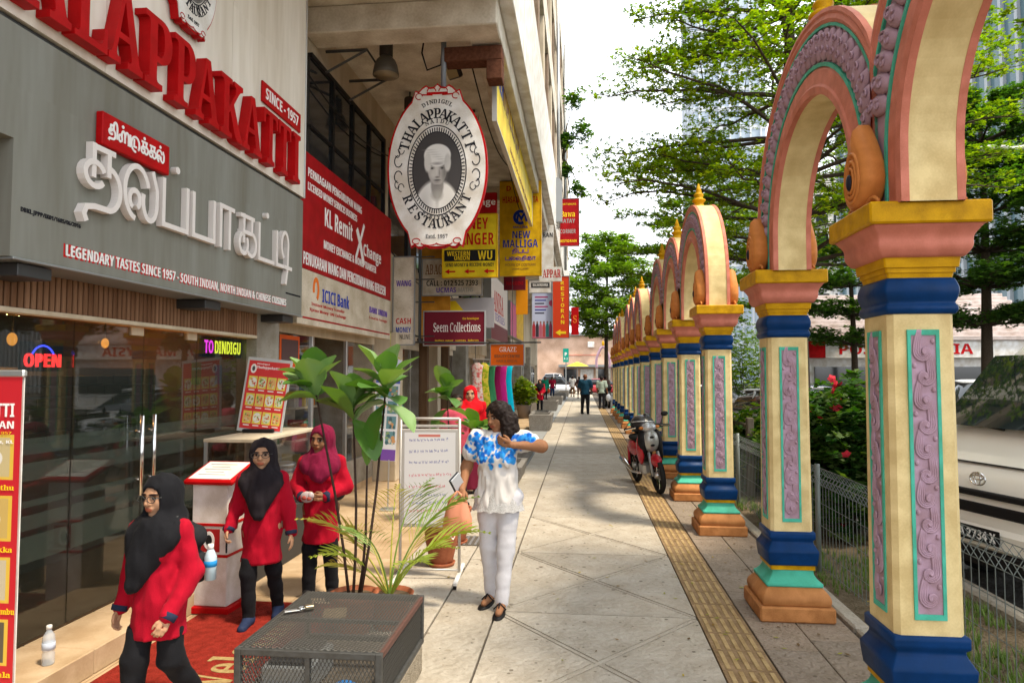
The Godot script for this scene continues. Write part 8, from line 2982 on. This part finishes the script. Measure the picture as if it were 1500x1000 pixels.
func build_van():
	var t := thing("white_van", "cream white passenger van parked nose to the fence behind the nearest column", "van", Vector3(3.27, -0.09, -6.07), deg_to_rad(-74))
	var paint := mat("vancream", lin(0.80, 0.75, 0.65), 0.25)
	paint.clearcoat_enabled = true
	paint.clearcoat = 0.6
	part(t, "body", loft([[0.02, 0.78, 0.42, 0.80, 0.74], [-0.04, 0.84, 0.36, 1.00, 0.80], [-0.14, 0.89, 0.34, 1.12, 0.84], [-0.30, 0.92, 0.33, 1.22, 0.86], [-0.42, 0.93, 0.33, 1.40, 0.86], [-0.95, 0.94, 0.33, 2.08, 0.76], [-1.15, 0.94, 0.33, 2.26, 0.74], [-1.6, 0.94, 0.33, 2.46, 0.70], [-2.4, 0.94, 0.33, 2.52, 0.70], [-4.6, 0.94, 0.33, 2.5, 0.70], [-4.75, 0.90, 0.40, 2.1, 0.68]], 36), paint)
	# windscreen as a slightly bowed pane
	var g := MB.new().smooth()
	var rows = []
	for i in 5:
		var u := i / 4.0
		var row = []
		for k in 9:
			var v := k / 8.0 * 2 - 1
			var hw := lerpf(0.80, 0.68, u)
			row.append(Vector3(v * hw, lerpf(1.42, 2.06, u), lerpf(-0.385, -0.90, u) - 0.035 * v * v + 0.05))
		rows.append(row)
	for i in 4:
		for k in 8:
			g.quad(rows[i][k], rows[i][k + 1], rows[i + 1][k + 1], rows[i + 1][k])
	var wg := mat("vanglass", lin(0.012, 0.02, 0.018), 0.03)
	wg.metallic_specular = 0.8
	part(t, "windscreen", g.done(), wg)
	for s in [-1.0, 1.0]:
		part(t, "wiper", MB.new().tube([Vector3(0.1 * s, 1.41, -0.36), Vector3(0.6 * s, 1.45, -0.42)], 0.012, 5).done(), M.black)
		part(t, "headlight", MB.new().smooth().ball(Vector3(0.70 * s, 0.92, -0.06), Vector3(0.13, 0.11, 0.1), 14, 8).done(), mat("lens", lin(0.5, 0.52, 0.53), 0.08, 0.3))
		part(t, "door_mirror", MB.new().box(Vector3(1.02 * s, 1.45, -0.62), Vector3(0.16, 0.24, 0.12), 0.04).done(), M.black)
		for w in 3:
			part(t, "side_window", MB.new().bx(0.925 * s, 0.952 * s, 1.36, 1.86, -1.95 - w * 1.05, -1.02 - w * 1.05).done(), wg)
		for z in [-0.85, -3.6]:
			wheel(t, Vector3(0.82 * s, 0.33, z), 0.33, 0.2)
	part(t, "hood_line", MB.new().box(Vector3(0, 1.13, -0.135), Vector3(1.66, 0.012, 0.02)).done(), M.steel_dark)
	for q in [[0.90, 0.05], [0.78, 0.09]]:
		part(t, "grille_bar", MB.new().box(Vector3(0, q[0], 0.0), Vector3(1.16, q[1], 0.06), 0.01).done(), M.black)
	part(t, "bumper", MB.new().box(Vector3(0, 0.55, -0.02), Vector3(1.62, 0.22, 0.16), 0.05).done(), paint)
	part(t, "lower_grille", MB.new().box(Vector3(0, 0.40, 0.0), Vector3(1.3, 0.16, 0.12), 0.03).done(), M.black)
	var pl := part(t, "number_plate", MB.new().box(Vector3(0, 0.58, 0.075), Vector3(0.5, 0.12, 0.012), 0.003).done(), M.black)
	var pb := MB.new()
	letters(pb, "WA 2734 X", "sans_bold", Vector2(0, 0.58), 0.44, 0.075, 0.083, 0.003)
	part(pl, "lettering", pb.done(false), ink("white"))
	var bd := MB.new().smooth()
	for q in [[0.075, 0.05], [0.028, 0.05], [0.055, 0.018]]:
		var pts = []
		for i in 21:
			var a := TAU * i / 20
			pts.append(Vector3(cos(a) * q[0], 1.02 + sin(a) * q[1] + (0.012 if q[1] < 0.03 else 0.0), 0.035 - 0.02))
		bd.tube(pts, 0.008, 5, false)
	part(t, "badge", bd.done(), M.chrome)

func car(label: String, at: Vector3, turn: float, c: Color, tall: float):
	var t := thing("parked_car", label, "car", at, turn, "cars parked in the lot")
	var m := mat("car_%d" % int(c.r * 900 + c.b * 91), c, 0.25)
	m.clearcoat_enabled = true
	part(t, "body", loft([[2.1, 0.70, 0.35, 0.62, 0.64], [2.0, 0.80, 0.28, 0.72, 0.72], [1.2, 0.86, 0.24, 0.90, 0.78], [0.9, 0.87, 0.24, 0.95, 0.80], [-1.5, 0.87, 0.24, 0.98, 0.80], [-2.0, 0.82, 0.28, 0.92, 0.74], [-2.1, 0.74, 0.36, 0.8, 0.68]], 24), m)
	part(t, "cabin", loft([[1.0, 0.76, 0.9, 0.96, 0.74], [0.35, 0.78, 0.9, tall - 0.06, 0.60], [-0.2, 0.78, 0.9, tall, 0.60], [-1.1, 0.78, 0.9, tall - 0.04, 0.60], [-1.75, 0.76, 0.9, 0.98, 0.70]], 24), M.glass_dark)
	part(t, "roof", loft([[0.32, 0.58, tall - 0.07, tall - 0.02, 0.5], [-0.2, 0.60, tall - 0.05, tall + 0.015, 0.52], [-1.12, 0.58, tall - 0.08, tall - 0.01, 0.5]], 16), m)
	for s in [-1.0, 1.0]:
		part(t, "headlight", MB.new().smooth().ball(Vector3(0.6 * s, 0.66, 2.0), Vector3(0.16, 0.08, 0.1), 10, 6).done(), mat("lens", lin(0.5, 0.52, 0.53), 0.08, 0.3))
		part(t, "tail_light", MB.new().smooth().ball(Vector3(0.62 * s, 0.8, -2.02), Vector3(0.12, 0.09, 0.07), 10, 6).done(), M.red)
		part(t, "pillar", MB.new().tube([Vector3(0.77 * s, 0.95, -0.3), Vector3(0.62 * s, tall - 0.05, -0.35)], 0.035, 5).done(), m)
		for z in [1.3, -1.3]:
			wheel(t, Vector3(0.78 * s, 0.3, z), 0.3, 0.19)

func build_motorcycle():
	var t := thing("motorcycle", "red and black moped with silver front parked against the columns", "motorcycle", Vector3(1.03, 0, -11.05), 0.20)
	t.rotation.z = 0.10
	var redm := mat("motored", lin(0.40, 0.008, 0.02), 0.25)
	var silver := mat("motosilver", lin(0.36, 0.36, 0.33), 0.3, 0.4)
	for z in [0.60, -0.60]:
		var w := part(t, "wheel", MB.new().smooth().lathe([Vector2(0.215, -0.03), Vector2(0.25, -0.038), Vector2(0.275, -0.022), Vector2(0.282, 0), Vector2(0.275, 0.022), Vector2(0.25, 0.038), Vector2(0.215, 0.03), Vector2(0.215, -0.03)], 30, Transform3D(Basis(Vector3(0, 0, 1), PI / 2), Vector3.ZERO)).done(), M.rubber, Vector3(0, 0.285, z))
		var sp := MB.new()
		for i in 14:
			var a := TAU * i / 14
			sp.tube([Vector3(0.02 * (1 if i % 2 else -1), 0, 0), Vector3(0, cos(a) * 0.21, sin(a) * 0.21)], 0.004, 4, false)
		part(w, "spokes", sp.done(), M.chrome)
		part(w, "hub", MB.new().smooth().tube([Vector3(-0.05, 0, 0), Vector3(0.05, 0, 0)], 0.05, 12).done(), M.aluminium)
	for s in [-1.0, 1.0]:
		part(t, "fork", MB.new().smooth().tube([Vector3(0.075 * s, 0.28, 0.60), Vector3(0.07 * s, 0.62, 0.47)], 0.022, 8).done(), M.steel_grey)
		part(t, "shock", MB.new().smooth().tube([Vector3(0.11 * s, 0.32, -0.58), Vector3(0.12 * s, 0.62, -0.48)], 0.022, 8).done(), redm)
		part(t, "mirror", MB.new().smooth().ball(Vector3(0.30 * s, 1.16, 0.28), Vector3(0.06, 0.04, 0.012), 10, 6).tube([Vector3(0.2 * s, 1.0, 0.33), Vector3(0.28 * s, 1.14, 0.28)], 0.007, 5).done(), M.black)
		part(t, "grip", MB.new().smooth().tube([Vector3(0.22 * s, 0.99, 0.32), Vector3(0.36 * s, 0.975, 0.27)], 0.019, 8).done(), M.rubber)
		part(t, "brake_lever", MB.new().tube([Vector3(0.2 * s, 0.99, 0.36), Vector3(0.36 * s, 0.97, 0.33)], 0.007, 5).done(), M.chrome)
		part(t, "leg_shield", MB.new().smooth().ball(Vector3(0.15 * s, 0.64, 0.30), Vector3(0.05, 0.22, 0.13), 12, 8).done(), redm if s < 0 else M.black)
		part(t, "side_panel", MB.new().smooth().ball(Vector3(0.11 * s, 0.62, -0.25), Vector3(0.04, 0.12, 0.32), 12, 8).done(), redm)
		part(t, "turn_signal", MB.new().smooth().ball(Vector3(0.12 * s, 0.985, 0.40), Vector3(0.045, 0.025, 0.03), 8, 6).done(), M.orange)
	part(t, "front_mudguard", MB.new().smooth().ball(Vector3(0, 0.50, 0.57), Vector3(0.075, 0.10, 0.21), 14, 8).done(), redm)
	part(t, "front_cowl", MB.new().smooth().ball(Vector3(0, 0.78, 0.40), Vector3(0.135, 0.17, 0.10), 16, 10).done(), silver)
	part(t, "cowl_side", MB.new().smooth().ball(Vector3(0.12, 0.76, 0.36), Vector3(0.07, 0.19, 0.1), 12, 8).ball(Vector3(-0.12, 0.76, 0.36), Vector3(0.07, 0.19, 0.1), 12, 8).done(), M.black)
	for q in [0.84, 0.72]:
		part(t, "cowl_slot", MB.new().smooth().ball(Vector3(0.0, q, 0.49), Vector3(0.035, 0.02, 0.012), 8, 6).done(), M.black)
	part(t, "headlight", MB.new().smooth().ball(Vector3(0, 0.985, 0.37), Vector3(0.12, 0.075, 0.10), 14, 8).done(), mat("lens", lin(0.5, 0.52, 0.53), 0.08, 0.3))
	part(t, "handlebar", MB.new().smooth().tube([Vector3(-0.24, 0.99, 0.32), Vector3(-0.1, 1.0, 0.35), Vector3(0.1, 1.0, 0.35), Vector3(0.24, 0.99, 0.32)], 0.03, 8).done(), M.black)
	part(t, "frame_tunnel", MB.new().smooth().tube([Vector3(0, 0.75, 0.33), Vector3(0, 0.5, 0.12), Vector3(0, 0.52, -0.15), Vector3(0, 0.66, -0.5)], [0.07, 0.075, 0.09, 0.06], 10).done(), M.black)
	part(t, "seat", MB.new().smooth().ball(Vector3(0, 0.77, -0.28), Vector3(0.13, 0.06, 0.38), 14, 8).done(), M.rubber)
	part(t, "engine", MB.new().box(Vector3(0, 0.32, 0.05), Vector3(0.2, 0.2, 0.3), 0.04).done(), M.aluminium)
	part(t, "exhaust", MB.new().smooth().tube([Vector3(-0.12, 0.26, 0.1), Vector3(-0.15, 0.24, -0.25), Vector3(-0.17, 0.33, -0.55), Vector3(-0.18, 0.40, -0.78)], [0.018, 0.022, 0.045, 0.05], 10).done(), M.chrome)
	part(t, "rear_mudguard", MB.new().smooth().ball(Vector3(0, 0.60, -0.62), Vector3(0.07, 0.06, 0.22), 12, 8).done(), M.black)
	part(t, "side_stand", MB.new().tube([Vector3(0.08, 0.25, 0.0), Vector3(0.22, 0.02, -0.06)], 0.012, 6).done(), M.steel_dark)
	var k := thing("luggage_bag", "black rounded luggage bag strapped on the moped's seat", "bag", Vector3(0.98, 0.80, -11.42), 0.2)
	part(k, "bag", MB.new().smooth().ball(Vector3(0, 0.16, 0), Vector3(0.20, 0.17, 0.22), 16, 10).ball(Vector3(0.05, 0.30, 0.05), Vector3(0.06, 0.06, 0.05), 8, 6).done(), mat("bagblack", lin(0.02, 0.02, 0.022), 0.3))
	for y in [0.10, 0.2]:
		var pts = []
		for i in 17:
			var a := TAU * i / 16
			pts.append(Vector3(cos(a) * 0.198, y + 0.03 * sin(a), sin(a) * 0.218))
		part(k, "strap", MB.new().smooth().tube(pts, 0.009, 5, false).done(), M.aluminium)

func tower(label: String, at: Vector3, size: Vector3, glassm: Material, finm: Material, nf: int, rows: int, turn := 0.0):
	var t := thing("tower", label, "building", at, turn)
	part(t, "core", MB.new().box(Vector3(0, size.y / 2, 0), size).done(), glassm)
	var fin := MB.new().box(Vector3(0, size.y / 2, 0), Vector3(0.25, size.y, 0.4)).done()
	for i in nf:
		part(t, "fin", fin, finm, Vector3(-size.x / 2 + size.x * (i + 0.5) / nf, 0, size.z / 2 + 0.2))
		if i % 2 == 0:
			part(t, "fin", fin, finm, Vector3(-size.x / 2 - 0.2, 0, -size.z / 2 + size.z * (i + 0.5) / nf), Vector3(0, PI / 2, 0))
	for i in rows:
		var y := size.y * (i + 1.0) / (rows + 1)
		part(t, "floor_band", MB.new().box(Vector3(0, y, 0), Vector3(size.x + 0.2, 0.7, size.z + 0.2)).done(), finm)

func build_background():
	tower("tall grey tower with close vertical fins behind the right-hand trees", Vector3(44, 0, -72), Vector3(24, 62, 24), mat("towerglass", lin(0.10, 0.16, 0.18), 0.15), mat("towerfin", lin(0.34, 0.36, 0.37), 0.5), 34, 4, 0.35)
	tower("distant blue glass tower showing through the large tree crown", Vector3(25.5, 0, -125), Vector3(12, 78, 12), mat("towerblue_hazed", lin(0.46, 0.53, 0.60), 0.12), mat("towerwhite", lin(0.6, 0.62, 0.64), 0.5), 7, 22)  # glass paled towards the sky: distance haze mixed into its colour
	# pale apartment block with windows
	var t := thing("apartment_block", "pale apartment block with rows of windows seen past the second column", "building", Vector3(36, 0, -112))
	part(t, "wall", MB.new().box(Vector3(4, 16, 0), Vector3(16, 32, 12)).done(), M.white)
	for i in 9:
		for k in 5:
			var w := part(t, "window", MB.new().box(Vector3(-2.6 + k * 2.6, 4.0 + i * 3.0, 6.05), Vector3(1.7, 1.5, 0.1)).done(), M.glass_dark)
			part(w, "sill", MB.new().box(Vector3(-2.6 + k * 2.6, 3.15 + i * 3.0, 6.15), Vector3(2.0, 0.16, 0.35)).done(), M.wallgrey)
	# post office
	t = thing("post_office", "low white building with a broad pale roof and red sign band", "building", Vector3(14.4, 0, -34))
	part(t, "wall", MB.new().bx(-5, 6, 0, 2.5, -3, 2).done(), M.white)
	part(t, "window", MB.new().bx(-4, -1, 0.8, 2.1, 2.001, 2.06).bx(0, 4, 0.8, 2.1, 2.001, 2.06).done(), M.glass_dark)
	var rf := MB.new()
	for i in 12:
		var u0 := i / 12.0
		var y := 3.35 + u0 * 2.5
		rf.box(Vector3(0.5, y, 2.2 - u0 * 4.5), Vector3(11.4, 0.2, 0.40), 0.02, Transform3D.IDENTITY)
	part(t, "roof", rf.done(), mat("roofpale", lin(0.60, 0.52, 0.50), 0.8, 0, T["g_wear"], 0.3))
	part(t, "sign_band", MB.new().bx(-3.6, 6, 2.5, 3.24, 2.0, 2.3).done(), M.white)
	part(t, "red_block", MB.new().bx(-5, -3.6, 2.5, 3.24, 2.0, 2.32).done(), M.red)
	var pl := MB.new()
	letters(pl, "POS MALAYSIA", "sans_bold", Vector2(-0.2, 2.88), 5.6, 0.45, 2.302, 0.02)
	part(t, "lettering", pl.done(false), ink("red"))
	# far end of the street
	t = thing("pink_building", "pale pink wall with roofline closing the far end of the street", "building", Vector3(0, 0, -74))
	part(t, "wall", MB.new().bx(-10, 14, 0, 5.9, -4, 0).done(), mat("pinkwall", lin(0.68, 0.46, 0.34), 0.8, 0, T["g_wear"], 0.1))
	part(t, "roof", MB.new().bx(-10.3, 14.3, 5.901, 6.2, -4, 0.4).done(), M.steel_grey)
	part(t, "canopy", MB.new().bx(-2.5, 5, 2.5, 2.75, 0.001, 1.5).done(), M.steel_grey)
	for i in 4:
		part(t, "shutter", MB.new().bx(-2 + i * 1.8, -0.6 + i * 1.8, 0.1, 2.3, 0.001, 0.05).done(), M.white if i % 2 else M.glass_dark)
	part(t, "trim", MB.new().bx(-1.5, 2.0, 3.75, 3.82, 0.001, 0.06).done(), M.salmon)
	part(t, "air_unit", MB.new().bx(0.6, 1.3, 4.6, 5.2, 0.001, 0.5, 0.03).done(), M.white)
	t = thing("yellow_parasol", "yellow parasol over a stall at the far end", "parasol", Vector3(-0.4, 0, -58))
	part(t, "canopy", MB.new().lathe([Vector2(0.95, 2.42), Vector2(0.5, 2.62), Vector2(0.06, 2.78)], 10).done(), mat("parasolyellow", lin(0.75, 0.5, 0.04), 0.7))
	part(t, "pole", MB.new().tube([Vector3(0, 0, 0), Vector3(0, 2.7, 0)], 0.03, 6).done(), M.steel_grey)
	t = thing("shrine_arch", "small pale pointed arch with gold trim at the far end", "arch", Vector3(2.0, 2.3, -66))
	part(t, "frame", MB.new().smooth().tube(spline([Vector3(-0.6, 0, 0), Vector3(-0.6, 1.0, 0), Vector3(0, 2.1, 0), Vector3(0.6, 1.0, 0), Vector3(0.6, 0, 0)], 20), 0.12, 6).done(), M.lilac)
	part(t, "finial", MB.new().smooth().ball(Vector3(0, 2.35, 0), Vector3(0.12, 0.3, 0.12), 8, 6).done(), M.yellow)
	part(t, "post", MB.new().bx(-0.7, -0.5, -2.3, 0, -0.1, 0.1).bx(0.5, 0.7, -2.3, 0, -0.1, 0.1).done(), M.wallgrey)
	car("white car crossing at the far end of the street", Vector3(-2.2, -0.09, -62), PI / 2, lin(0.7, 0.7, 0.7), 1.9)
	car("red car at the far end beyond the walkers", Vector3(1.9, -0.09, -60), PI / 2, lin(0.45, 0.02, 0.03), 1.45)
	car("silver car parked behind the shrubs between second and third column", Vector3(5.0, -0.09, -17.5), 0.25, lin(0.45, 0.47, 0.50), 1.5)
	car("white car parked behind the cream van", Vector3(8.6, -0.09, -15.5), -0.3, lin(0.72, 0.72, 0.72), 1.75)
	car("dark blue car parked in the lot right of the silver one", Vector3(7.2, -0.09, -22.5), 0.1, lin(0.03, 0.05, 0.10), 1.5)
	car("pale grey car parked farther along the lot", Vector3(4.4, -0.09, -24.0), 0.2, lin(0.55, 0.55, 0.55), 1.5)
	# street lamp
	t = thing("street_lamp", "white street lamp arm with ring bracket at the right edge", "street lamp", Vector3(8.4, 0, -12))
	part(t, "pole", MB.new().smooth().tube([Vector3(0, 0, 0), Vector3(0, 6.8, 0)], [0.09, 0.06], 10).done(), M.white)
	part(t, "arm", MB.new().smooth().tube(spline([Vector3(0, 5.9, 0), Vector3(-0.5, 5.95, 0), Vector3(-0.95, 5.6, 0), Vector3(-1.4, 5.55, 0)], 14), 0.03, 7).done(), M.white)
	part(t, "ring", MB.new().smooth().tube(spline([Vector3(-0.75, 5.75, 0), Vector3(-0.95, 5.45, 0), Vector3(-0.75, 5.15, 0), Vector3(-0.55, 5.45, 0), Vector3(-0.75, 5.75, 0)], 20), 0.02, 6).done(), M.white)
	part(t, "lamp_head", MB.new().smooth().ball(Vector3(-1.55, 5.56, 0), Vector3(0.26, 0.055, 0.1), 12, 8).done(), M.white)
	# parked scooters far along the arcade
	t = thing("far_motorcycle", "dark motorcycle standing far off beside the arcade columns", "motorcycle", Vector3(1.32, 0, -36.6), 0.1)
	part(t, "body", MB.new().smooth().ball(Vector3(0, 0.7, 0), Vector3(0.16, 0.3, 0.7), 10, 8).ball(Vector3(0, 1.05, 0.35), Vector3(0.2, 0.18, 0.15), 8, 6).done(), M.black)
	for z in [0.6, -0.6]:
		wheel(t, Vector3(0, 0.3, z), 0.3, 0.1)
	part(t, "handlebar", MB.new().tube([Vector3(-0.35, 1.12, 0.3), Vector3(0.35, 1.12, 0.3)], 0.03, 6).done(), M.steel_dark)

func build_trees():
	var lime = [Color(0.20, 0.30, 0.012), Color(0.27, 0.36, 0.012), Color(0.36, 0.41, 0.015), Color(0.13, 0.21, 0.012)]
	var dark = [Color(0.07, 0.15, 0.03), Color(0.09, 0.18, 0.035), Color(0.05, 0.115, 0.025), Color(0.12, 0.21, 0.04)]
	tiered_tree("tiered_tree", "large tiered tree spreading flat sprays of leaves over the arcade", Vector3(4.05, -0.05, -13.2), 11.5, [[3.9, 2.8, 0.2, 0.8], [4.7, 3.6, 0.22, 1.0], [5.5, 4.1, 0.22, 1.0], [6.3, 4.0, 0.22, 1.0], [7.1, 3.8, 0.22, 1.0], [7.9, 3.6, 0.22, 1.0], [8.7, 3.3, 0.22, 1.0], [9.5, 3.0, 0.22, 1.0], [10.4, 2.5, 0.22, 1.0], [11.2, 1.8, 0.3, 1.0]], 0.2, 3, 0.065, 0.95, lime, 9)
	tiered_tree("shade_tree", "tree beside the camera whose lit lime branches show at top right", Vector3(4.9, -0.05, -3.3), 9.0, [[4.35, 2.7, 0.2, 0.9], [5.1, 3.5, 0.22, 1.0], [5.9, 3.7, 0.22, 1.0], [6.8, 3.3, 0.22, 1.0], [7.8, 2.6, 0.25, 1.0], [8.7, 1.6, 0.3, 1.0]], 0.19, 8, 0.075, 0.55, lime, 8)
	tiered_tree("street_tree", "slender tiered tree standing at the far end by the walk", Vector3(1.65, -0.05, -47.0), 11.0, [[4.3, 2.2, 0.9, 0.9], [4.9, 3.6, 0.9, 1.0], [5.6, 3.1, 0.9, 0.8], [6.2, 3.9, 0.9, 1.0], [7.0, 3.2, 0.9, 0.8], [7.7, 3.7, 0.9, 1.0], [8.5, 3.1, 0.9, 1.0], [9.2, 3.0, 0.9, 1.0], [10.0, 2.3, 1.0, 1.0], [10.7, 1.9, 1.0, 1.0]], 0.17, 5, 0.14, 0.7, [Color(0.15, 0.26, 0.03), Color(0.21, 0.33, 0.04), Color(0.27, 0.38, 0.04)], 9)
	tiered_tree("arcade_tree", "tiered tree behind the middle of the arcade", Vector3(4.4, -0.05, -25.5), 10.0, [[3.8, 2.4, 0.3, 0.8], [4.8, 3.3, 0.3, 1.0], [6.0, 3.6, 0.3, 1.0], [7.2, 3.2, 0.3, 1.0], [8.4, 2.6, 0.3, 1.0], [9.6, 1.6, 0.4, 1.0]], 0.18, 15, 0.10, 0.7, [Color(0.10, 0.18, 0.015), Color(0.15, 0.23, 0.02), Color(0.2, 0.27, 0.02)], 8)
	tiered_tree("arcade_tree", "smaller tiered tree far behind the arcade's end", Vector3(5.2, -0.05, -36.0), 9.0, [[3.6, 2.4, 0.4, 0.9], [5.0, 3.0, 0.4, 1.0], [6.5, 3.0, 0.4, 1.0], [8.0, 2.0, 0.5, 1.0]], 0.16, 19, 0.13, 0.7, [Color(0.10, 0.19, 0.02), Color(0.15, 0.24, 0.02)], 8)
	tiered_tree("dark_tree", "dark green tree rising directly behind the cream van", Vector3(13.0, -0.05, -23.5), 11.0, [[3.4, 2.6, 0.7, 1.0], [4.6, 3.2, 0.8, 1.1], [5.8, 3.4, 0.8, 1.1], [7.0, 3.2, 0.8, 1.1], [8.2, 2.8, 0.8, 1.1], [9.4, 2.2, 0.8, 1.1], [10.4, 1.4, 0.8, 1.0]], 0.2, 25, 0.13, 0.9, dark, 9)
	tiered_tree("dark_tree", "second dark green tree at the picture's right edge", Vector3(15.5, -0.05, -20.0), 9.5, [[3.2, 2.6, 0.7, 1.0], [4.6, 3.2, 0.8, 1.1], [6.0, 3.3, 0.8, 1.1], [7.4, 2.8, 0.8, 1.1], [8.8, 1.8, 0.8, 1.0]], 0.18, 28, 0.13, 0.8, dark, 8)
	tiered_tree("dark_tree", "dark green tree left of the one behind the van", Vector3(11.0, -0.05, -29.0), 8.0, [[3.0, 2.2, 0.7, 1.0], [4.2, 2.6, 0.8, 1.1], [5.4, 2.6, 0.8, 1.1], [6.6, 2.0, 0.8, 1.0]], 0.16, 33, 0.13, 0.8, dark, 8)
	bush("dense shrub with red flowers between the two nearest columns", Vector3(3.0, -0.03, -8.3), Vector3(0.62, 0.85, 0.75), 2600, [Color(0.03, 0.09, 0.02), Color(0.05, 0.13, 0.02), Color(0.08, 0.16, 0.03), Color(0.12, 0.18, 0.06)], 61, 26)
	bush("green shrub behind the third column beside a wooden rail", Vector3(2.75, -0.03, -11.0), Vector3(0.55, 0.62, 1.0), 1900, [Color(0.04, 0.11, 0.02), Color(0.09, 0.17, 0.02), Color(0.15, 0.2, 0.03)], 63)
	bush("low shrub far along the verge behind the arcade", Vector3(2.7, -0.03, -15.5), Vector3(0.5, 0.6, 2.2), 2200, [Color(0.04, 0.11, 0.02), Color(0.09, 0.17, 0.02)], 64)
	bush("lime-green clump behind the arcade in the car lot", Vector3(6.2, -0.03, -27.0), Vector3(1.6, 1.9, 1.6), 2400, [Color(0.2, 0.3, 0.02), Color(0.14, 0.24, 0.02)], 65)
	# self-sown plant on the facade
	var t := thing("facade_plant", "self-sown leafy plant growing out of the upper facade", "plant", Vector3(-0.78, 11.4, -30.0))
	var b := MB.new().smooth()
	for q in [[Vector3(0.5, 2.6, 0), Vector3(0.1, 1.2, 0)], [Vector3(0.9, 1.2, 0.2), Vector3(0.3, 0.7, 0)], [Vector3(0.8, -1.6, 0.1), Vector3(0.3, -0.5, 0)], [Vector3(0.4, -2.6, 0.1), Vector3(0.2, -1.0, 0)]]:
		b.tube([Vector3(-0.05, 0, 0), q[1], q[0]], [0.05, 0.03, 0.01], 5)
	part(t, "stem", b.done(), M.bark)
	for q in [[0.45, 2.6, 0.45], [0.8, 1.1, 0.5], [0.1, 0.7, 0.4], [0.7, -1.5, 0.4], [0.3, -2.6, 0.45], [0.1, -0.6, 0.35]]:
		leaf_cloud(t, "foliage", Vector3(q[0], q[1], 0), Vector3(q[2], q[2], q[2]), 90, 0.14, [Color(0.06, 0.14, 0.03), Color(0.12, 0.2, 0.04)], int(q[1] * 10) + 100)
	# timber rail by the shrub
	t = thing("timber_rail", "weathered timber post and rail behind the third column", "rail", Vector3(2.45, 0, -10.4))
	part(t, "post", MB.new().box(Vector3(0, 0.55, 0), Vector3(0.1, 1.2, 0.1), 0.01).done(), mat("oldwood", lin(0.13, 0.11, 0.085), 0.9, 0, T["g_wood"], 1.0))
	part(t, "rail", MB.new().box(Vector3(0, 1.0, -1.1), Vector3(0.05, 0.1, 2.1), 0.01).done(), mat("oldwood", lin(0.13, 0.11, 0.085), 0.9))

func _ready():
	setup_view()
	setup_materials()
	build_ground()
	build_arcade()
	build_block()
	build_restaurant()
	build_restaurant_signs()
	build_ceiling_lamps()
	build_signs()
	build_shops()
	build_items()
	build_plants()
	build_people()
	build_fence()
	build_van()
	build_motorcycle()
	build_background()
	build_trees()
